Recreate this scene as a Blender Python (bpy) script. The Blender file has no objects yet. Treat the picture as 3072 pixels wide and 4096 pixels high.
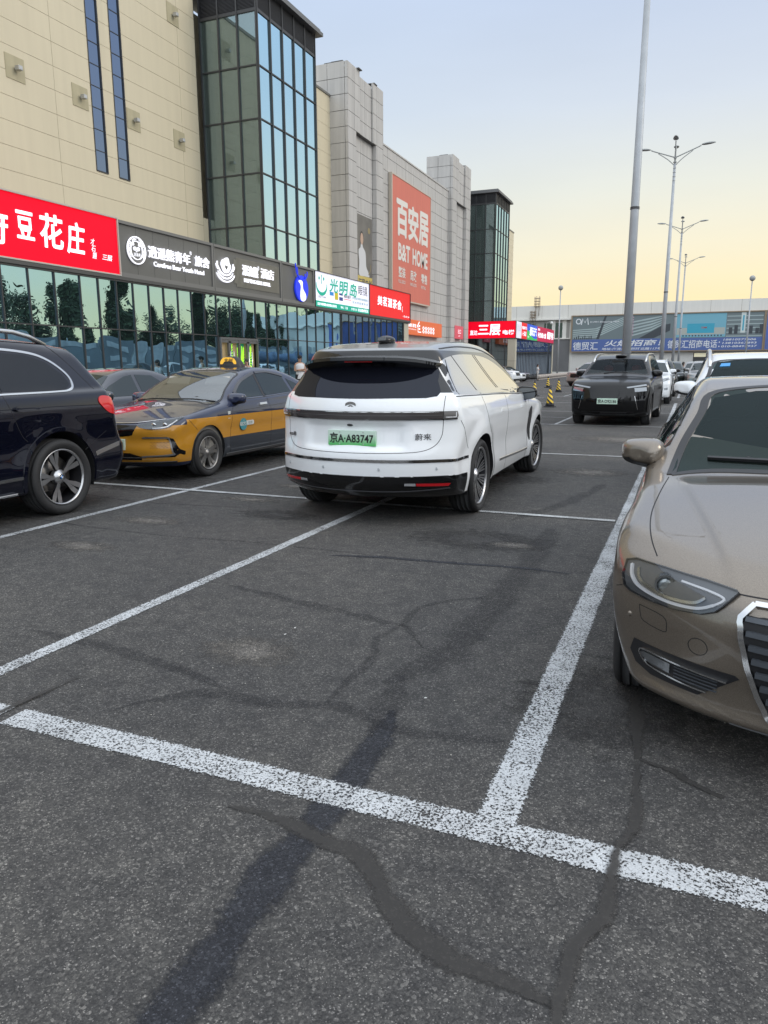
import bpy, bmesh, math, random
import numpy as np
from mathutils import Vector, Matrix
from mathutils.geometry import tessellate_polygon, delaunay_2d_cdt
random.seed(7); np.random.seed(7)
PI=math.pi
S=bpy.context.scene
COL=S.collection
# ---------------------------------------------------------------- camera
F_PX,PITCH,YAW,ROLL,CAM_H=2917.5,0.197606546,0.392141113,-0.00390727,1.48
def cam_setup():
    cd=bpy.data.cameras.new("camera"); co=bpy.data.objects.new("camera",cd); COL.objects.link(co)
    cy,sy=math.cos(YAW),math.sin(YAW)
    f=Vector((-sy*math.cos(PITCH),cy*math.cos(PITCH),-math.sin(PITCH))); r=Vector((cy,sy,0)); u=r.cross(f)
    r2=r*math.cos(ROLL)+u*math.sin(ROLL); u2=-r*math.sin(ROLL)+u*math.cos(ROLL)
    m=Matrix(((r2.x,u2.x,-f.x,0),(r2.y,u2.y,-f.y,0),(r2.z,u2.z,-f.z,CAM_H),(0,0,0,1)))
    co.matrix_world=m
    cd.sensor_fit='HORIZONTAL'; cd.sensor_width=36; cd.lens=36*F_PX/3072; cd.clip_start=.05; cd.clip_end=2000
    S.camera=co
cam_setup()
# ---------------------------------------------------------------- sky, sun, exposure
SUN_EL,SUN_AZ=math.radians(30),math.radians(75); GLOW_AZ=math.radians(14)     # azimuth to the right of +Y
w=bpy.data.worlds.new("World"); S.world=w; w.use_nodes=True
nt=w.node_tree; nt.nodes.clear()
def N(t,typ,**k):
    n=t.nodes.new(typ)
    for a,b in k.items():
        if hasattr(n,a): setattr(n,a,b)
    return n
out=N(nt,'ShaderNodeOutputWorld'); bg=N(nt,'ShaderNodeBackground'); bg.inputs['Strength'].default_value=1.0
sky=N(nt,'ShaderNodeTexSky'); sky.sky_type='NISHITA'; sky.sun_disc=False; sky.sun_elevation=SUN_EL; sky.sun_rotation=SUN_AZ; sky.dust_density=3.0; sky.air_density=1.0
sc=N(nt,'ShaderNodeVectorMath',operation='SCALE'); sc.inputs['Scale'].default_value=0.006
nt.links.new(sky.outputs[0],sc.inputs[0])
tc=N(nt,'ShaderNodeTexCoord'); sx=N(nt,'ShaderNodeSeparateXYZ'); nt.links.new(tc.outputs['Generated'],sx.inputs[0])
def ramp(t,stops,interp='EASE'):
    r=t.nodes.new('ShaderNodeValToRGB'); cr=r.color_ramp; cr.interpolation=interp
    while len(cr.elements)<len(stops): cr.elements.new(.5)
    for e,(p,c) in zip(cr.elements,stops): e.position=p; e.color=(*c,1)
    return r
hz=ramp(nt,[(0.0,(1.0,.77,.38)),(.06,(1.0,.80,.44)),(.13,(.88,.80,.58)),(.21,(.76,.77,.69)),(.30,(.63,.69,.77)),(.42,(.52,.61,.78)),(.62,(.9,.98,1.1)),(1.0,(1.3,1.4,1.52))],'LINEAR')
hz2=ramp(nt,[(0.0,(.64,.76,.78)),(.08,(.60,.74,.80)),(.22,(.56,.68,.79)),(.40,(.52,.63,.80)),(.62,(.9,.98,1.1)),(1.0,(1.3,1.4,1.52))],'LINEAR')  # upper stops of both ramps brightened above view for added fill
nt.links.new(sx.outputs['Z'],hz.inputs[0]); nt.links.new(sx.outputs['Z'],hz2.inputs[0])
dt=N(nt,'ShaderNodeVectorMath',operation='DOT_PRODUCT'); dt.inputs[1].default_value=(math.sin(GLOW_AZ),math.cos(GLOW_AZ),0)
nt.links.new(tc.outputs['Generated'],dt.inputs[0])
mr=N(nt,'ShaderNodeMapRange'); mr.interpolation_type='SMOOTHSTEP'; mr.inputs['From Min'].default_value=.45; mr.inputs['From Max'].default_value=.99
nt.links.new(dt.outputs['Value'],mr.inputs['Value'])
mx=N(nt,'ShaderNodeMix',data_type='RGBA'); nt.links.new(mr.outputs[0],mx.inputs[0]); nt.links.new(hz2.outputs[0],mx.inputs[6]); nt.links.new(hz.outputs[0],mx.inputs[7])
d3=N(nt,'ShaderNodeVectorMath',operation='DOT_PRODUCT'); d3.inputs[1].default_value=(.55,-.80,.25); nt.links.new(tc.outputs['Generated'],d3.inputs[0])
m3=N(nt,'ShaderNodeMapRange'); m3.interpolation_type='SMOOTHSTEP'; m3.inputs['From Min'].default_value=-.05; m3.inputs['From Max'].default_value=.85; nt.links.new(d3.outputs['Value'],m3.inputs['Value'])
mx3=N(nt,'ShaderNodeMix',data_type='RGBA'); mx3.inputs[7].default_value=(1.45,1.56,1.68,1); nt.links.new(m3.outputs[0],mx3.inputs[0]); nt.links.new(mx.outputs[2],mx3.inputs[6])  # sky behind the camera brightened as added fill light
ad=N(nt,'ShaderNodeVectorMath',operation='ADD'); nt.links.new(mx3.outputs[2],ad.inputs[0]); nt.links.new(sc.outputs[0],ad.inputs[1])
hn=N(nt,'ShaderNodeTexNoise'); hn.inputs['Scale'].default_value=2.2; hn.inputs['Detail'].default_value=4; hm=N(nt,'ShaderNodeMapping'); hm.inputs['Scale'].default_value=(1,1,4.5); nt.links.new(tc.outputs['Generated'],hm.inputs[0]); nt.links.new(hm.outputs[0],hn.inputs['Vector'])
hr=N(nt,'ShaderNodeMapRange'); hr.inputs['From Min'].default_value=.3; hr.inputs['From Max'].default_value=.7; hr.inputs['To Min'].default_value=.965; hr.inputs['To Max'].default_value=1.03; nt.links.new(hn.outputs['Fac'],hr.inputs['Value'])
hs=N(nt,'ShaderNodeVectorMath',operation='SCALE'); nt.links.new(ad.outputs[0],hs.inputs[0]); nt.links.new(hr.outputs[0],hs.inputs['Scale'])
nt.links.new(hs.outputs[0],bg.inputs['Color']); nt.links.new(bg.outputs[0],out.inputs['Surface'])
sl=bpy.data.lights.new("sun","SUN"); sl.energy=0.7; sl.angle=math.radians(22); sl.color=(1,.88,.72)
so=bpy.data.objects.new("sun",sl); COL.objects.link(so)
so.rotation_euler=(Vector((math.sin(SUN_AZ)*math.cos(SUN_EL),math.cos(SUN_AZ)*math.cos(SUN_EL),math.sin(SUN_EL)))).to_track_quat('Z','Y').to_euler()
S.view_settings.view_transform='Standard'; S.view_settings.look='None'; S.view_settings.exposure=0.13; S.view_settings.gamma=1.0
S.cycles.max_bounces=7; S.cycles.glossy_bounces=4; S.cycles.transparent_max_bounces=12; S.cycles.use_denoising=True
S.cycles.caustics_reflective=False; S.cycles.caustics_refractive=False; S.cycles.sample_clamp_indirect=6
# ---------------------------------------------------------------- materials
MATS={}
def mat(name,col=(.5,.5,.5),rough=.5,metal=0.,spec=.5,coat=0.,emit=None,es=1.,noise=0.,nscale=4.,bump=0.,bscale=30.,alpha=1.,trans=0.,ior=1.5,streak=0.):
    if name in MATS: return MATS[name]
    m=bpy.data.materials.new(name); m.use_nodes=True; t=m.node_tree; b=t.nodes['Principled BSDF']
    b.inputs['Base Color'].default_value=(*col,1); b.inputs['Roughness'].default_value=rough; b.inputs['Metallic'].default_value=metal
    b.inputs['Specular IOR Level'].default_value=spec; b.inputs['Coat Weight'].default_value=coat; b.inputs['Coat Roughness'].default_value=.03
    b.inputs['Alpha'].default_value=alpha; b.inputs['Transmission Weight'].default_value=trans; b.inputs['IOR'].default_value=ior
    if emit: b.inputs['Emission Color'].default_value=(*emit,1); b.inputs['Emission Strength'].default_value=es
    if noise or bump or streak:
        tc=t.nodes.new('ShaderNodeTexCoord'); nz=t.nodes.new('ShaderNodeTexNoise'); nz.inputs['Scale'].default_value=nscale; nz.inputs['Detail'].default_value=6
        t.links.new(tc.outputs['Object'],nz.inputs['Vector'])
        fac=nz.outputs['Fac']
        if streak:
            mp=t.nodes.new('ShaderNodeMapping'); mp.inputs['Scale'].default_value=(1.6,1.6,.12)
            n2=t.nodes.new('ShaderNodeTexNoise'); n2.inputs['Scale'].default_value=2.2; n2.inputs['Detail'].default_value=7
            t.links.new(tc.outputs['Object'],mp.inputs[0]); t.links.new(mp.outputs[0],n2.inputs['Vector'])
            ml=t.nodes.new('ShaderNodeMath'); ml.operation='MULTIPLY_ADD'; ml.inputs[1].default_value=streak; t.links.new(n2.outputs['Fac'],ml.inputs[0]); 
            m3=t.nodes.new('ShaderNodeMath'); m3.operation='MULTIPLY'; m3.inputs[1].default_value=1-streak; t.links.new(nz.outputs['Fac'],m3.inputs[0]); t.links.new(m3.outputs[0],ml.inputs[2]); fac=ml.outputs[0]
        a=noise or 0.
        r=ramp(t,[(.3,tuple(c*(1-a) for c in col)),(.7,tuple(min(1,c*(1+a)) for c in col))],'LINEAR')
        t.links.new(fac,r.inputs[0]); t.links.new(r.outputs[0],b.inputs['Base Color'])
        if bump:
            n3=t.nodes.new('ShaderNodeTexNoise'); n3.inputs['Scale'].default_value=bscale; n3.inputs['Detail'].default_value=4; t.links.new(tc.outputs['Object'],n3.inputs['Vector'])
            bp=t.nodes.new('ShaderNodeBump'); bp.inputs['Strength'].default_value=bump; bp.inputs['Distance'].default_value=.01; t.links.new(n3.outputs['Fac'],bp.inputs['Height']); t.links.new(bp.outputs[0],b.inputs['Normal'])
    MATS[name]=m; return m
def glassmat(name,tint=(.03,.05,.05),gloss=(.6,.8,.8),fac=.6,transp=0.,rough=.0,warp=0.,tcol=None):
    """pane: mirror layer over a dark (or see-through) body"""
    if name in MATS: return MATS[name]
    m=bpy.data.materials.new(name); m.use_nodes=True; t=m.node_tree; t.nodes.clear()
    o=t.nodes.new('ShaderNodeOutputMaterial'); g=t.nodes.new('ShaderNodeBsdfGlossy'); g.inputs['Color'].default_value=(*gloss,1); g.inputs['Roughness'].default_value=rough
    d=t.nodes.new('ShaderNodeBsdfDiffuse'); d.inputs['Color'].default_value=(*tint,1)
    body=d
    if transp>0:
        tr=t.nodes.new('ShaderNodeBsdfTransparent'); tr.inputs['Color'].default_value=(*(tcol or tuple(min(1,x*3+.5) for x in tint)),1)
        mx=t.nodes.new('ShaderNodeMixShader'); mx.inputs[0].default_value=transp; t.links.new(d.outputs[0],mx.inputs[1]); t.links.new(tr.outputs[0],mx.inputs[2]); body=mx
    m2=t.nodes.new('ShaderNodeMixShader')
    lw=t.nodes.new('ShaderNodeLayerWeight'); lw.inputs['Blend'].default_value=.35
    mr=t.nodes.new('ShaderNodeMapRange'); mr.inputs['To Min'].default_value=fac; mr.inputs['To Max'].default_value=min(1,fac+.45)
    t.links.new(lw.outputs['Fresnel'],mr.inputs['Value']); t.links.new(mr.outputs[0],m2.inputs[0])
    t.links.new(body.outputs[0],m2.inputs[1]); t.links.new(g.outputs[0],m2.inputs[2]); t.links.new(m2.outputs[0],o.inputs['Surface'])
    if warp:
        tc=t.nodes.new('ShaderNodeTexCoord'); nz=t.nodes.new('ShaderNodeTexNoise'); nz.inputs['Scale'].default_value=.9; nz.inputs['Detail'].default_value=1
        bp=t.nodes.new('ShaderNodeBump'); bp.inputs['Strength'].default_value=warp; bp.inputs['Distance'].default_value=.05
        t.links.new(tc.outputs['Object'],nz.inputs['Vector']); t.links.new(nz.outputs['Fac'],bp.inputs['Height']); t.links.new(bp.outputs[0],g.inputs['Normal'])
    MATS[name]=m; return m
# ---------------------------------------------------------------- object helpers
def link(o,parent=None):
    COL.objects.link(o)
    if parent is not None: o.parent=parent
    return o
def tag(o,label=None,cat=None,group=None,kind=None):
    if label: o['label']=label
    if cat: o['category']=cat
    if group: o['group']=group
    if kind: o['kind']=kind
    return o
def empty(name,loc=(0,0,0),rz=0.,label=None,cat=None,group=None,kind=None):
    o=bpy.data.objects.new(name,None); o.location=loc; o.rotation_euler=(0,0,rz); o.empty_display_size=.2; link(o)
    return tag(o,label,cat,group,kind)
def mk(name,v,f,m,parent=None,smooth=False,mi=None):
    me=bpy.data.meshes.new(name); me.from_pydata([tuple(map(float,p)) for p in v],[],[tuple(int(i) for i in q) for q in f])
    for a in (m if isinstance(m,(list,tuple)) else [m]): me.materials.append(a)
    if mi is not None: me.polygons.foreach_set('material_index',mi)
    if smooth: me.polygons.foreach_set('use_smooth',[True]*len(me.polygons))
    me.update(); o=bpy.data.objects.new(name,me); return link(o,parent)
class MB:
    def __init__(s): s.v=[];s.f=[];s.m=[];s.sm=[]
    def add(s,v,f,mi=0,sm=False):
        n=len(s.v); s.v+= [tuple(p) for p in v]; s.f+=[tuple(i+n for i in q) for q in f]; s.m+=[mi]*len(f); s.sm+=[sm]*len(f); return s
    def box(s,x0,x1,y0,y1,z0,z1,mi=0):
        if x0>x1:x0,x1=x1,x0
        if y0>y1:y0,y1=y1,y0
        if z0>z1:z0,z1=z1,z0
        v=[(x0,y0,z0),(x1,y0,z0),(x1,y1,z0),(x0,y1,z0),(x0,y0,z1),(x1,y0,z1),(x1,y1,z1),(x0,y1,z1)]
        return s.add(v,[(0,3,2,1),(4,5,6,7),(0,1,5,4),(1,2,6,5),(2,3,7,6),(3,0,4,7)],mi)
    def tube(s,pts,r,n=10,mi=0,cap=True,r2=None):
        P=[Vector(p) for p in pts]; rs=r if isinstance(r,(list,tuple)) else [r]*len(P)
        if r2: rs=[r+(r2-r)*i/(len(P)-1) for i in range(len(P))]
        v=[];f=[]
        t0=(P[1]-P[0]).normalized(); up=Vector((0,0,1)) if abs(t0.z)<.9 else Vector((1,0,0)); a=t0.cross(up).normalized()
        for i,p in enumerate(P):
            t=((P[min(i+1,len(P)-1)]-P[max(i-1,0)])).normalized(); a=(a-t*a.dot(t)).normalized(); b=t.cross(a)
            for k in range(n):
                c=2*PI*k/n; v.append(p+(a*math.cos(c)+b*math.sin(c))*rs[i])
        for i in range(len(P)-1):
            for k in range(n): f.append((i*n+k,i*n+(k+1)%n,(i+1)*n+(k+1)%n,(i+1)*n+k))
        if cap: f.append(tuple(range(n))[::-1]); f.append(tuple(range((len(P)-1)*n,len(P)*n)))
        return s.add(v,f,mi,True)
    def lathe(s,prof,n=24,c=(0,0,0),axis='z',mi=0,close=False):
        """prof: list of (r,h)"""
        v=[];f=[];m=len(prof)
        for k in range(n):
            a=2*PI*k/n
            for r,h in prof:
                if axis=='z': v.append((c[0]+r*math.cos(a),c[1]+r*math.sin(a),c[2]+h))
                elif axis=='y': v.append((c[0]+r*math.sin(a),c[1]+h,c[2]+r*math.cos(a)))
                else: v.append((c[0]+h,c[1]+r*math.cos(a),c[2]+r*math.sin(a)))
        for k in range(n):
            for j in range(m-1):
                f.append((k*m+j,((k+1)%n)*m+j,((k+1)%n)*m+j+1,k*m+j+1))
        return s.add(v,f,mi,True)
    def ell(s,c,r,n=16,k=10,mi=0):
        return s.lathe([(max(1e-4,math.sin(PI*i/k)),-math.cos(PI*i/k)) for i in range(k+1)],n,(0,0,0),'z',mi) if False else s._ell(c,r,n,k,mi)
    def _ell(s,c,r,n,k,mi):
        v=[];f=[]
        for i in range(k+1):
            for j in range(n):
                a=2*PI*j/n; b=PI*i/k; v.append((c[0]+r[0]*math.sin(b)*math.cos(a),c[1]+r[1]*math.sin(b)*math.sin(a),c[2]-r[2]*math.cos(b)))
        for i in range(k):
            for j in range(n): f.append((i*n+j,i*n+(j+1)%n,(i+1)*n+(j+1)%n,(i+1)*n+j))
        return s.add(v,f,mi,True)
    def build(s,name,m,parent=None,bevel=0.,weld=False):
        me=bpy.data.meshes.new(name); me.from_pydata([tuple(map(float,p)) for p in s.v],[],s.f)
        for a in (m if isinstance(m,(list,tuple)) else [m]): me.materials.append(a)
        me.polygons.foreach_set('material_index',s.m); me.polygons.foreach_set('use_smooth',s.sm)
        if weld or bevel:
            bm=bmesh.new(); bm.from_mesh(me); bmesh.ops.remove_doubles(bm,verts=bm.verts,dist=1e-5)
            if bevel: bmesh.ops.bevel(bm,geom=[e for e in bm.edges if len(e.link_faces)==2 and e.calc_face_angle(0)>.6],offset=bevel,segments=2,affect='EDGES',profile=.6)
            bm.normal_update(); bm.to_mesh(me); bm.free()
        me.update(); return link(bpy.data.objects.new(name,me),parent)
def spline(pts,n=8,closed=False):
    P=[Vector((*p,0)) if len(p)==2 else Vector(p) for p in pts]; out=[]; m=len(P)
    rng=range(m if closed else m-1)
    for i in rng:
        if closed: a,b,c,d=P[(i-1)%m],P[i],P[(i+1)%m],P[(i+2)%m]
        else: a,b,c,d=P[max(i-1,0)],P[i],P[i+1],P[min(i+2,m-1)]
        for k in range(n):
            t=k/n; out.append(.5*((2*b)+(c-a)*t+(2*a-5*b+4*c-d)*t*t+(3*b-a-3*c+d)*t**3))
    if not closed: out.append(P[-1])
    k=len(pts[0]); return [tuple(p)[:k] for p in out]
class Face:
    """a plane in the world: origin, right and up directions; depth grows towards the viewer"""
    def __init__(s,o,r,u,n): s.o=Vector(o);s.r=Vector(r);s.u=Vector(u);s.n=Vector(n)
    def p(s,a,b,d=0.): return s.o+s.r*a+s.u*b+s.n*d
    def rect(s,mb,a0,a1,b0,b1,d0,d1,mi=0):
        v=[s.p(a,b,d) for d in (d0,d1) for a,b in ((a0,b0),(a1,b0),(a1,b1),(a0,b1))]
        return mb.add(v,[(0,3,2,1),(4,5,6,7),(0,1,5,4),(1,2,6,5),(2,3,7,6),(3,0,4,7)],mi)
    def poly(s,mb,pts,d0,d1,mi=0):
        tris=tessellate_polygon([[Vector((a,b,0)) for a,b in pts]]); n=len(pts)
        v=[s.p(a,b,d1) for a,b in pts]+[s.p(a,b,d0) for a,b in pts]
        f=[tuple(t) for t in tris]+[(i,(i+1)%n,n+(i+1)%n,n+i) for i in range(n)]
        return mb.add(v,f,mi)
    def stroke(s,mb,pts,wd,d0,d1,mi=0,taper=False):
        n=len(pts); L=[];R=[]
        for i in range(n):
            a=Vector((*pts[max(i-1,0)],0)); b=Vector((*pts[min(i+1,n-1)],0)); t=(b-a).normalized(); nn=Vector((-t.y,t.x,0))
            ww=(wd[i] if isinstance(wd,(list,tuple)) else wd)/2
            if taper: ww*=.25+.75*math.sin(PI*min(1,max(0,i/(n-1)))) 
            p=Vector((*pts[i],0)); L.append(p+nn*ww); R.append(p-nn*ww)
        v=[];f=[]
        for i in range(n):
            for q in (L[i],R[i]):
                v.append(s.p(q.x,q.y,d0)); v.append(s.p(q.x,q.y,d1))
        for i in range(n-1):
            a=i*4;b=a+4
            f+=[(a+1,a+3,b+3,b+1),(a,a+1,b+1,b),(a+3,a+2,b+2,b+3)]
        f+=[(0,2,3,1),((n-1)*4,(n-1)*4+1,(n-1)*4+3,(n-1)*4+2)]
        return mb.add(v,f,mi)
TXT={}
def glyphs(body,off=0.,shear=0.,res=3):
    k=(body,off,shear)
    if k in TXT: return TXT[k]
    c=bpy.data.curves.new('lettering','FONT'); c.body=body; c.offset=off; c.shear=shear; c.resolution_u=res; c.fill_mode='FRONT'
    o=bpy.data.objects.new('lettering',c); COL.objects.link(o); bpy.context.view_layer.update()
    me=bpy.data.meshes.new_from_object(o.evaluated_get(bpy.context.evaluated_depsgraph_get()))
    v=[tuple(p.co) for p in me.vertices]; f=[tuple(p.vertices) for p in me.polygons]
    bpy.data.objects.remove(o); bpy.data.meshes.remove(me); bpy.data.curves.remove(c)
    TXT[k]=(v,f); return TXT[k]
def text(face,body,a0,a1,b0,b1,d,m,parent,off=0.,shear=0.,name='lettering',thick=.0,vertical=False,slant=0.,mirror=False):
    """fit the words into the rectangle a0..a1 x b0..b1 of a face"""
    mb=MB(); items=[(body,a0,a1,b0,b1)]
    if vertical:
        n=len(body); items=[(ch,a0,a1,b1-(b1-b0)*(i+1)/n+.04*(b1-b0)/n,b1-(b1-b0)*i/n) for i,ch in enumerate(body)]
    for bd,x0,x1,y0,y1 in items:
        v,f=glyphs(bd,min(off,.012),shear)
        if not v: continue
        X=[p[0] for p in v];Y=[p[1] for p in v]; mnx,mxx,mny,mxy=min(X),max(X),min(Y),max(Y)
        sx=(x1-x0)/max(1e-6,mxx-mnx); sy=(y1-y0)/max(1e-6,mxy-mny)
        q=[(x0+(p[0]-mnx)*sx,y0+(p[1]-mny)*sy+slant*(x0+(p[0]-mnx)*sx-a0)) for p in v]
        n=len(q); bo=max(0,off-.012)*(sy if vertical or len(bd)<2 else sy)*.55
        if bo>0:
            for k,(da,db) in enumerate(((bo,0),(-bo,0),(0,bo),(0,-bo))): mb.add([face.p(a+da,b+db,d+thick+.0006*(k+1)) for a,b in q],f)
        if thick>0:
            vv=[face.p(a,b,d+thick) for a,b in q]+[face.p(a,b,d) for a,b in q]
            ec={}
            for g in f:
                for i in range(len(g)):
                    e=(g[i],g[(i+1)%len(g)]); ec[e]=1
            side=[(a,n+a,n+b,b) for (a,b) in ec if (b,a) not in ec]
            mb.add(vv,[tuple(g) for g in f]+side)
        else: mb.add([face.p(a,b,d) for a,b in q],f)
    return mb.build(name,m,parent)
# ---------------------------------------------------------------- ground
def asphalt_nodes(t,dark=1.0,tint=(1,1,1)):
    tc=t.nodes.new('ShaderNodeTexCoord'); L=t.links.new
    vo=t.nodes.new('ShaderNodeTexVoronoi'); vo.inputs['Scale'].default_value=125; L(tc.outputs['Object'],vo.inputs['Vector'])
    vo2=t.nodes.new('ShaderNodeTexVoronoi'); vo2.inputs['Scale'].default_value=290; L(tc.outputs['Object'],vo2.inputs['Vector'])
    def sep(v):
        s=t.nodes.new('ShaderNodeSeparateColor'); L(v.outputs['Color'],s.inputs[0]); return s.outputs[0]
    r1=ramp(t,[(0,(.030,.030,.031)),(.45,(.055,.054,.054)),(.75,(.080,.078,.076)),(.92,(.135,.13,.125)),(1,(.27,.26,.245))],'LINEAR'); L(sep(vo),r1.inputs[0])
    r2=ramp(t,[(0,(.034,.034,.035)),(.6,(.064,.063,.062)),(.94,(.115,.112,.108)),(1,(.46,.44,.42))],'LINEAR'); L(sep(vo2),r2.inputs[0])
    m=t.nodes.new('ShaderNodeMix'); m.data_type='RGBA'; m.inputs[0].default_value=.5; L(r1.outputs[0],m.inputs[6]); L(r2.outputs[0],m.inputs[7])
    nz=t.nodes.new('ShaderNodeTexNoise'); nz.inputs['Scale'].default_value=.55; nz.inputs['Detail'].default_value=8; nz.inputs['Roughness'].default_value=.62; L(tc.outputs['Object'],nz.inputs['Vector'])
    r3=ramp(t,[(.25,(.72*dark,.73*dark,.76*dark)),(.55,(1.05*dark,1.04*dark,1.02*dark)),(.75,(1.32*dark,1.28*dark,1.22*dark))],'LINEAR'); L(nz.outputs['Fac'],r3.inputs[0])
    n4=t.nodes.new('ShaderNodeTexNoise'); n4.inputs['Scale'].default_value=9; n4.inputs['Detail'].default_value=5; L(tc.outputs['Object'],n4.inputs['Vector'])
    r4=ramp(t,[(.3,(.78,.78,.8)),(.7,(1.18,1.17,1.15))],'LINEAR'); L(n4.outputs['Fac'],r4.inputs[0])
    def mul(a,b):
        q=t.nodes.new('ShaderNodeMix'); q.data_type='RGBA'; q.blend_type='MULTIPLY'; q.inputs[0].default_value=1; L(a,q.inputs[6]); L(b,q.inputs[7]); return q.outputs[2]
    c=mul(mul(m.outputs[2],r3.outputs[0]),r4.outputs[0])
    q=t.nodes.new('ShaderNodeMix'); q.data_type='RGBA'; q.blend_type='MULTIPLY'; q.inputs[0].default_value=1; q.inputs[7].default_value=(*tint,1); L(c,q.inputs[6]); c=q.outputs[2]
    ad=t.nodes.new('ShaderNodeMath'); ad.operation='MULTIPLY_ADD'; ad.inputs[1].default_value=.5; L(vo2.outputs['Distance'],ad.inputs[0]); L(vo.outputs['Distance'],ad.inputs[2])
    bp=t.nodes.new('ShaderNodeBump'); bp.inputs['Strength'].default_value=.75; bp.inputs['Distance'].default_value=.004; bp.invert=True; L(ad.outputs[0],bp.inputs['Height'])
    return tc,c,bp.outputs[0],vo,nz,n4
def asphalt(name,dark=1.,tint=(1,1,1),rough=.82):
    m=bpy.data.materials.new(name); m.use_nodes=True; t=m.node_tree; b=t.nodes['Principled BSDF']
    tc,c,bp,*_=asphalt_nodes(t,dark,tint); t.links.new(c,b.inputs['Base Color']); t.links.new(bp,b.inputs['Normal']); b.inputs['Roughness'].default_value=rough; b.inputs['Specular IOR Level'].default_value=.35
    return m
def paintmat(name,wear=.5,col=(.56,.58,.60)):
    m=bpy.data.materials.new(name); m.use_nodes=True; t=m.node_tree; b=t.nodes['Principled BSDF']; L=t.links.new
    tc,c,bp,vo,nz,n4=asphalt_nodes(t)
    n=t.nodes.new('ShaderNodeTexNoise'); n.inputs['Scale'].default_value=120; n.inputs['Detail'].default_value=4; n.inputs['Roughness'].default_value=.65; L(tc.outputs['Object'],n.inputs['Vector'])
    n5=t.nodes.new('ShaderNodeTexNoise'); n5.inputs['Scale'].default_value=2.3; n5.inputs['Detail'].default_value=4; L(tc.outputs['Object'],n5.inputs['Vector'])
    a=t.nodes.new('ShaderNodeMath'); a.operation='MULTIPLY_ADD'; a.inputs[1].default_value=.28; L(n5.outputs['Fac'],a.inputs[0]); L(n.outputs['Fac'],a.inputs[2])
    # across-strip wear from UV.v
    uv=t.nodes.new('ShaderNodeSeparateXYZ'); L(tc.outputs['UV'],uv.inputs[0])
    pp=t.nodes.new('ShaderNodeMath'); pp.operation='PINGPONG'; pp.inputs[1].default_value=.5; L(uv.outputs[1],pp.inputs[0])
    e=t.nodes.new('ShaderNodeMapRange'); e.inputs['From Max'].default_value=.13; e.inputs['To Min'].default_value=-.26; e.inputs['To Max'].default_value=0; L(pp.outputs[0],e.inputs['Value'])
    a2=t.nodes.new('ShaderNodeMath'); a2.operation='ADD'; L(a.outputs[0],a2.inputs[0]); L(e.outputs[0],a2.inputs[1])
    r=ramp(t,[(wear-.02,(0,0,0)),(wear+.025,(1,1,1))],'LINEAR'); L(a2.outputs[0],r.inputs[0])
    n6=ramp(t,[(.3,tuple(x*.82 for x in col)),(.7,tuple(min(1,x*1.08) for x in col))],'LINEAR'); L(n4.outputs['Fac'],n6.inputs[0])
    mx=t.nodes.new('ShaderNodeMix'); mx.data_type='RGBA'; L(r.outputs[0],mx.inputs[0]); L(c,mx.inputs[6]); L(n6.outputs[0],mx.inputs[7])
    L(mx.outputs[2],b.inputs['Base Color']); L(bp,b.inputs['Normal']); b.inputs['Roughness'].default_value=.7; L(r.outputs[0],b.inputs['Alpha'])
    return m
A0=asphalt('asphalt'); PW=paintmat('worn_paint',.592); PW2=paintmat('worn_thin_paint',.575,(.55,.57,.58))
tag(mk('ground',[(-400,-300,0),(400,-300,0),(400,700,0),(-400,700,0)],[(0,1,2,3)],A0),kind='structure')
def strip(name,pts,wd,z,m,jit=0.,n=None):
    P=[Vector((a,b,0)) for a,b in pts]; out=[]; 
    for i in range(len(P)-1):
        k=max(1,int((P[i+1]-P[i]).length/.05)) if jit else 1
        for j in range(k): out.append(P[i].lerp(P[i+1],j/k))
    out.append(P[-1]); v=[];f=[];uv=[]; rnd=random.Random(hash(name+str(pts[0]))%1000 if False else int(abs(pts[0][0]*977+pts[0][1]*131))%997); a=b=0.; d=0
    for i,p in enumerate(out):
        t=(out[min(i+1,len(out)-1)]-out[max(i-1,0)]).normalized(); nn=Vector((-t.y,t.x,0)); 
        a=a*.6+rnd.uniform(-1,1)*jit; b=b*.6+rnd.uniform(-1,1)*jit
        tap=1. if not jit else min(1,.25+i*.15,.25+(len(out)-1-i)*.15)
        l=p+nn*(wd/2*tap+a); r=p-nn*(wd/2*tap+b)
        if i: d+=(p-out[i-1]).length
        v+=[(l.x,l.y,z),(r.x,r.y,z)]; uv+=[(d,0),(d,1)]
    for i in range(len(out)-1): f.append((2*i+1,2*i+3,2*i+2,2*i))
    o=mk(name,v,f,m); u=o.data.uv_layers.new(name='UVMap')
    for lp in o.data.loops: u.data[lp.index].uv=uv[lp.vertex_index]
    return tag(o,kind='structure')
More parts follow.
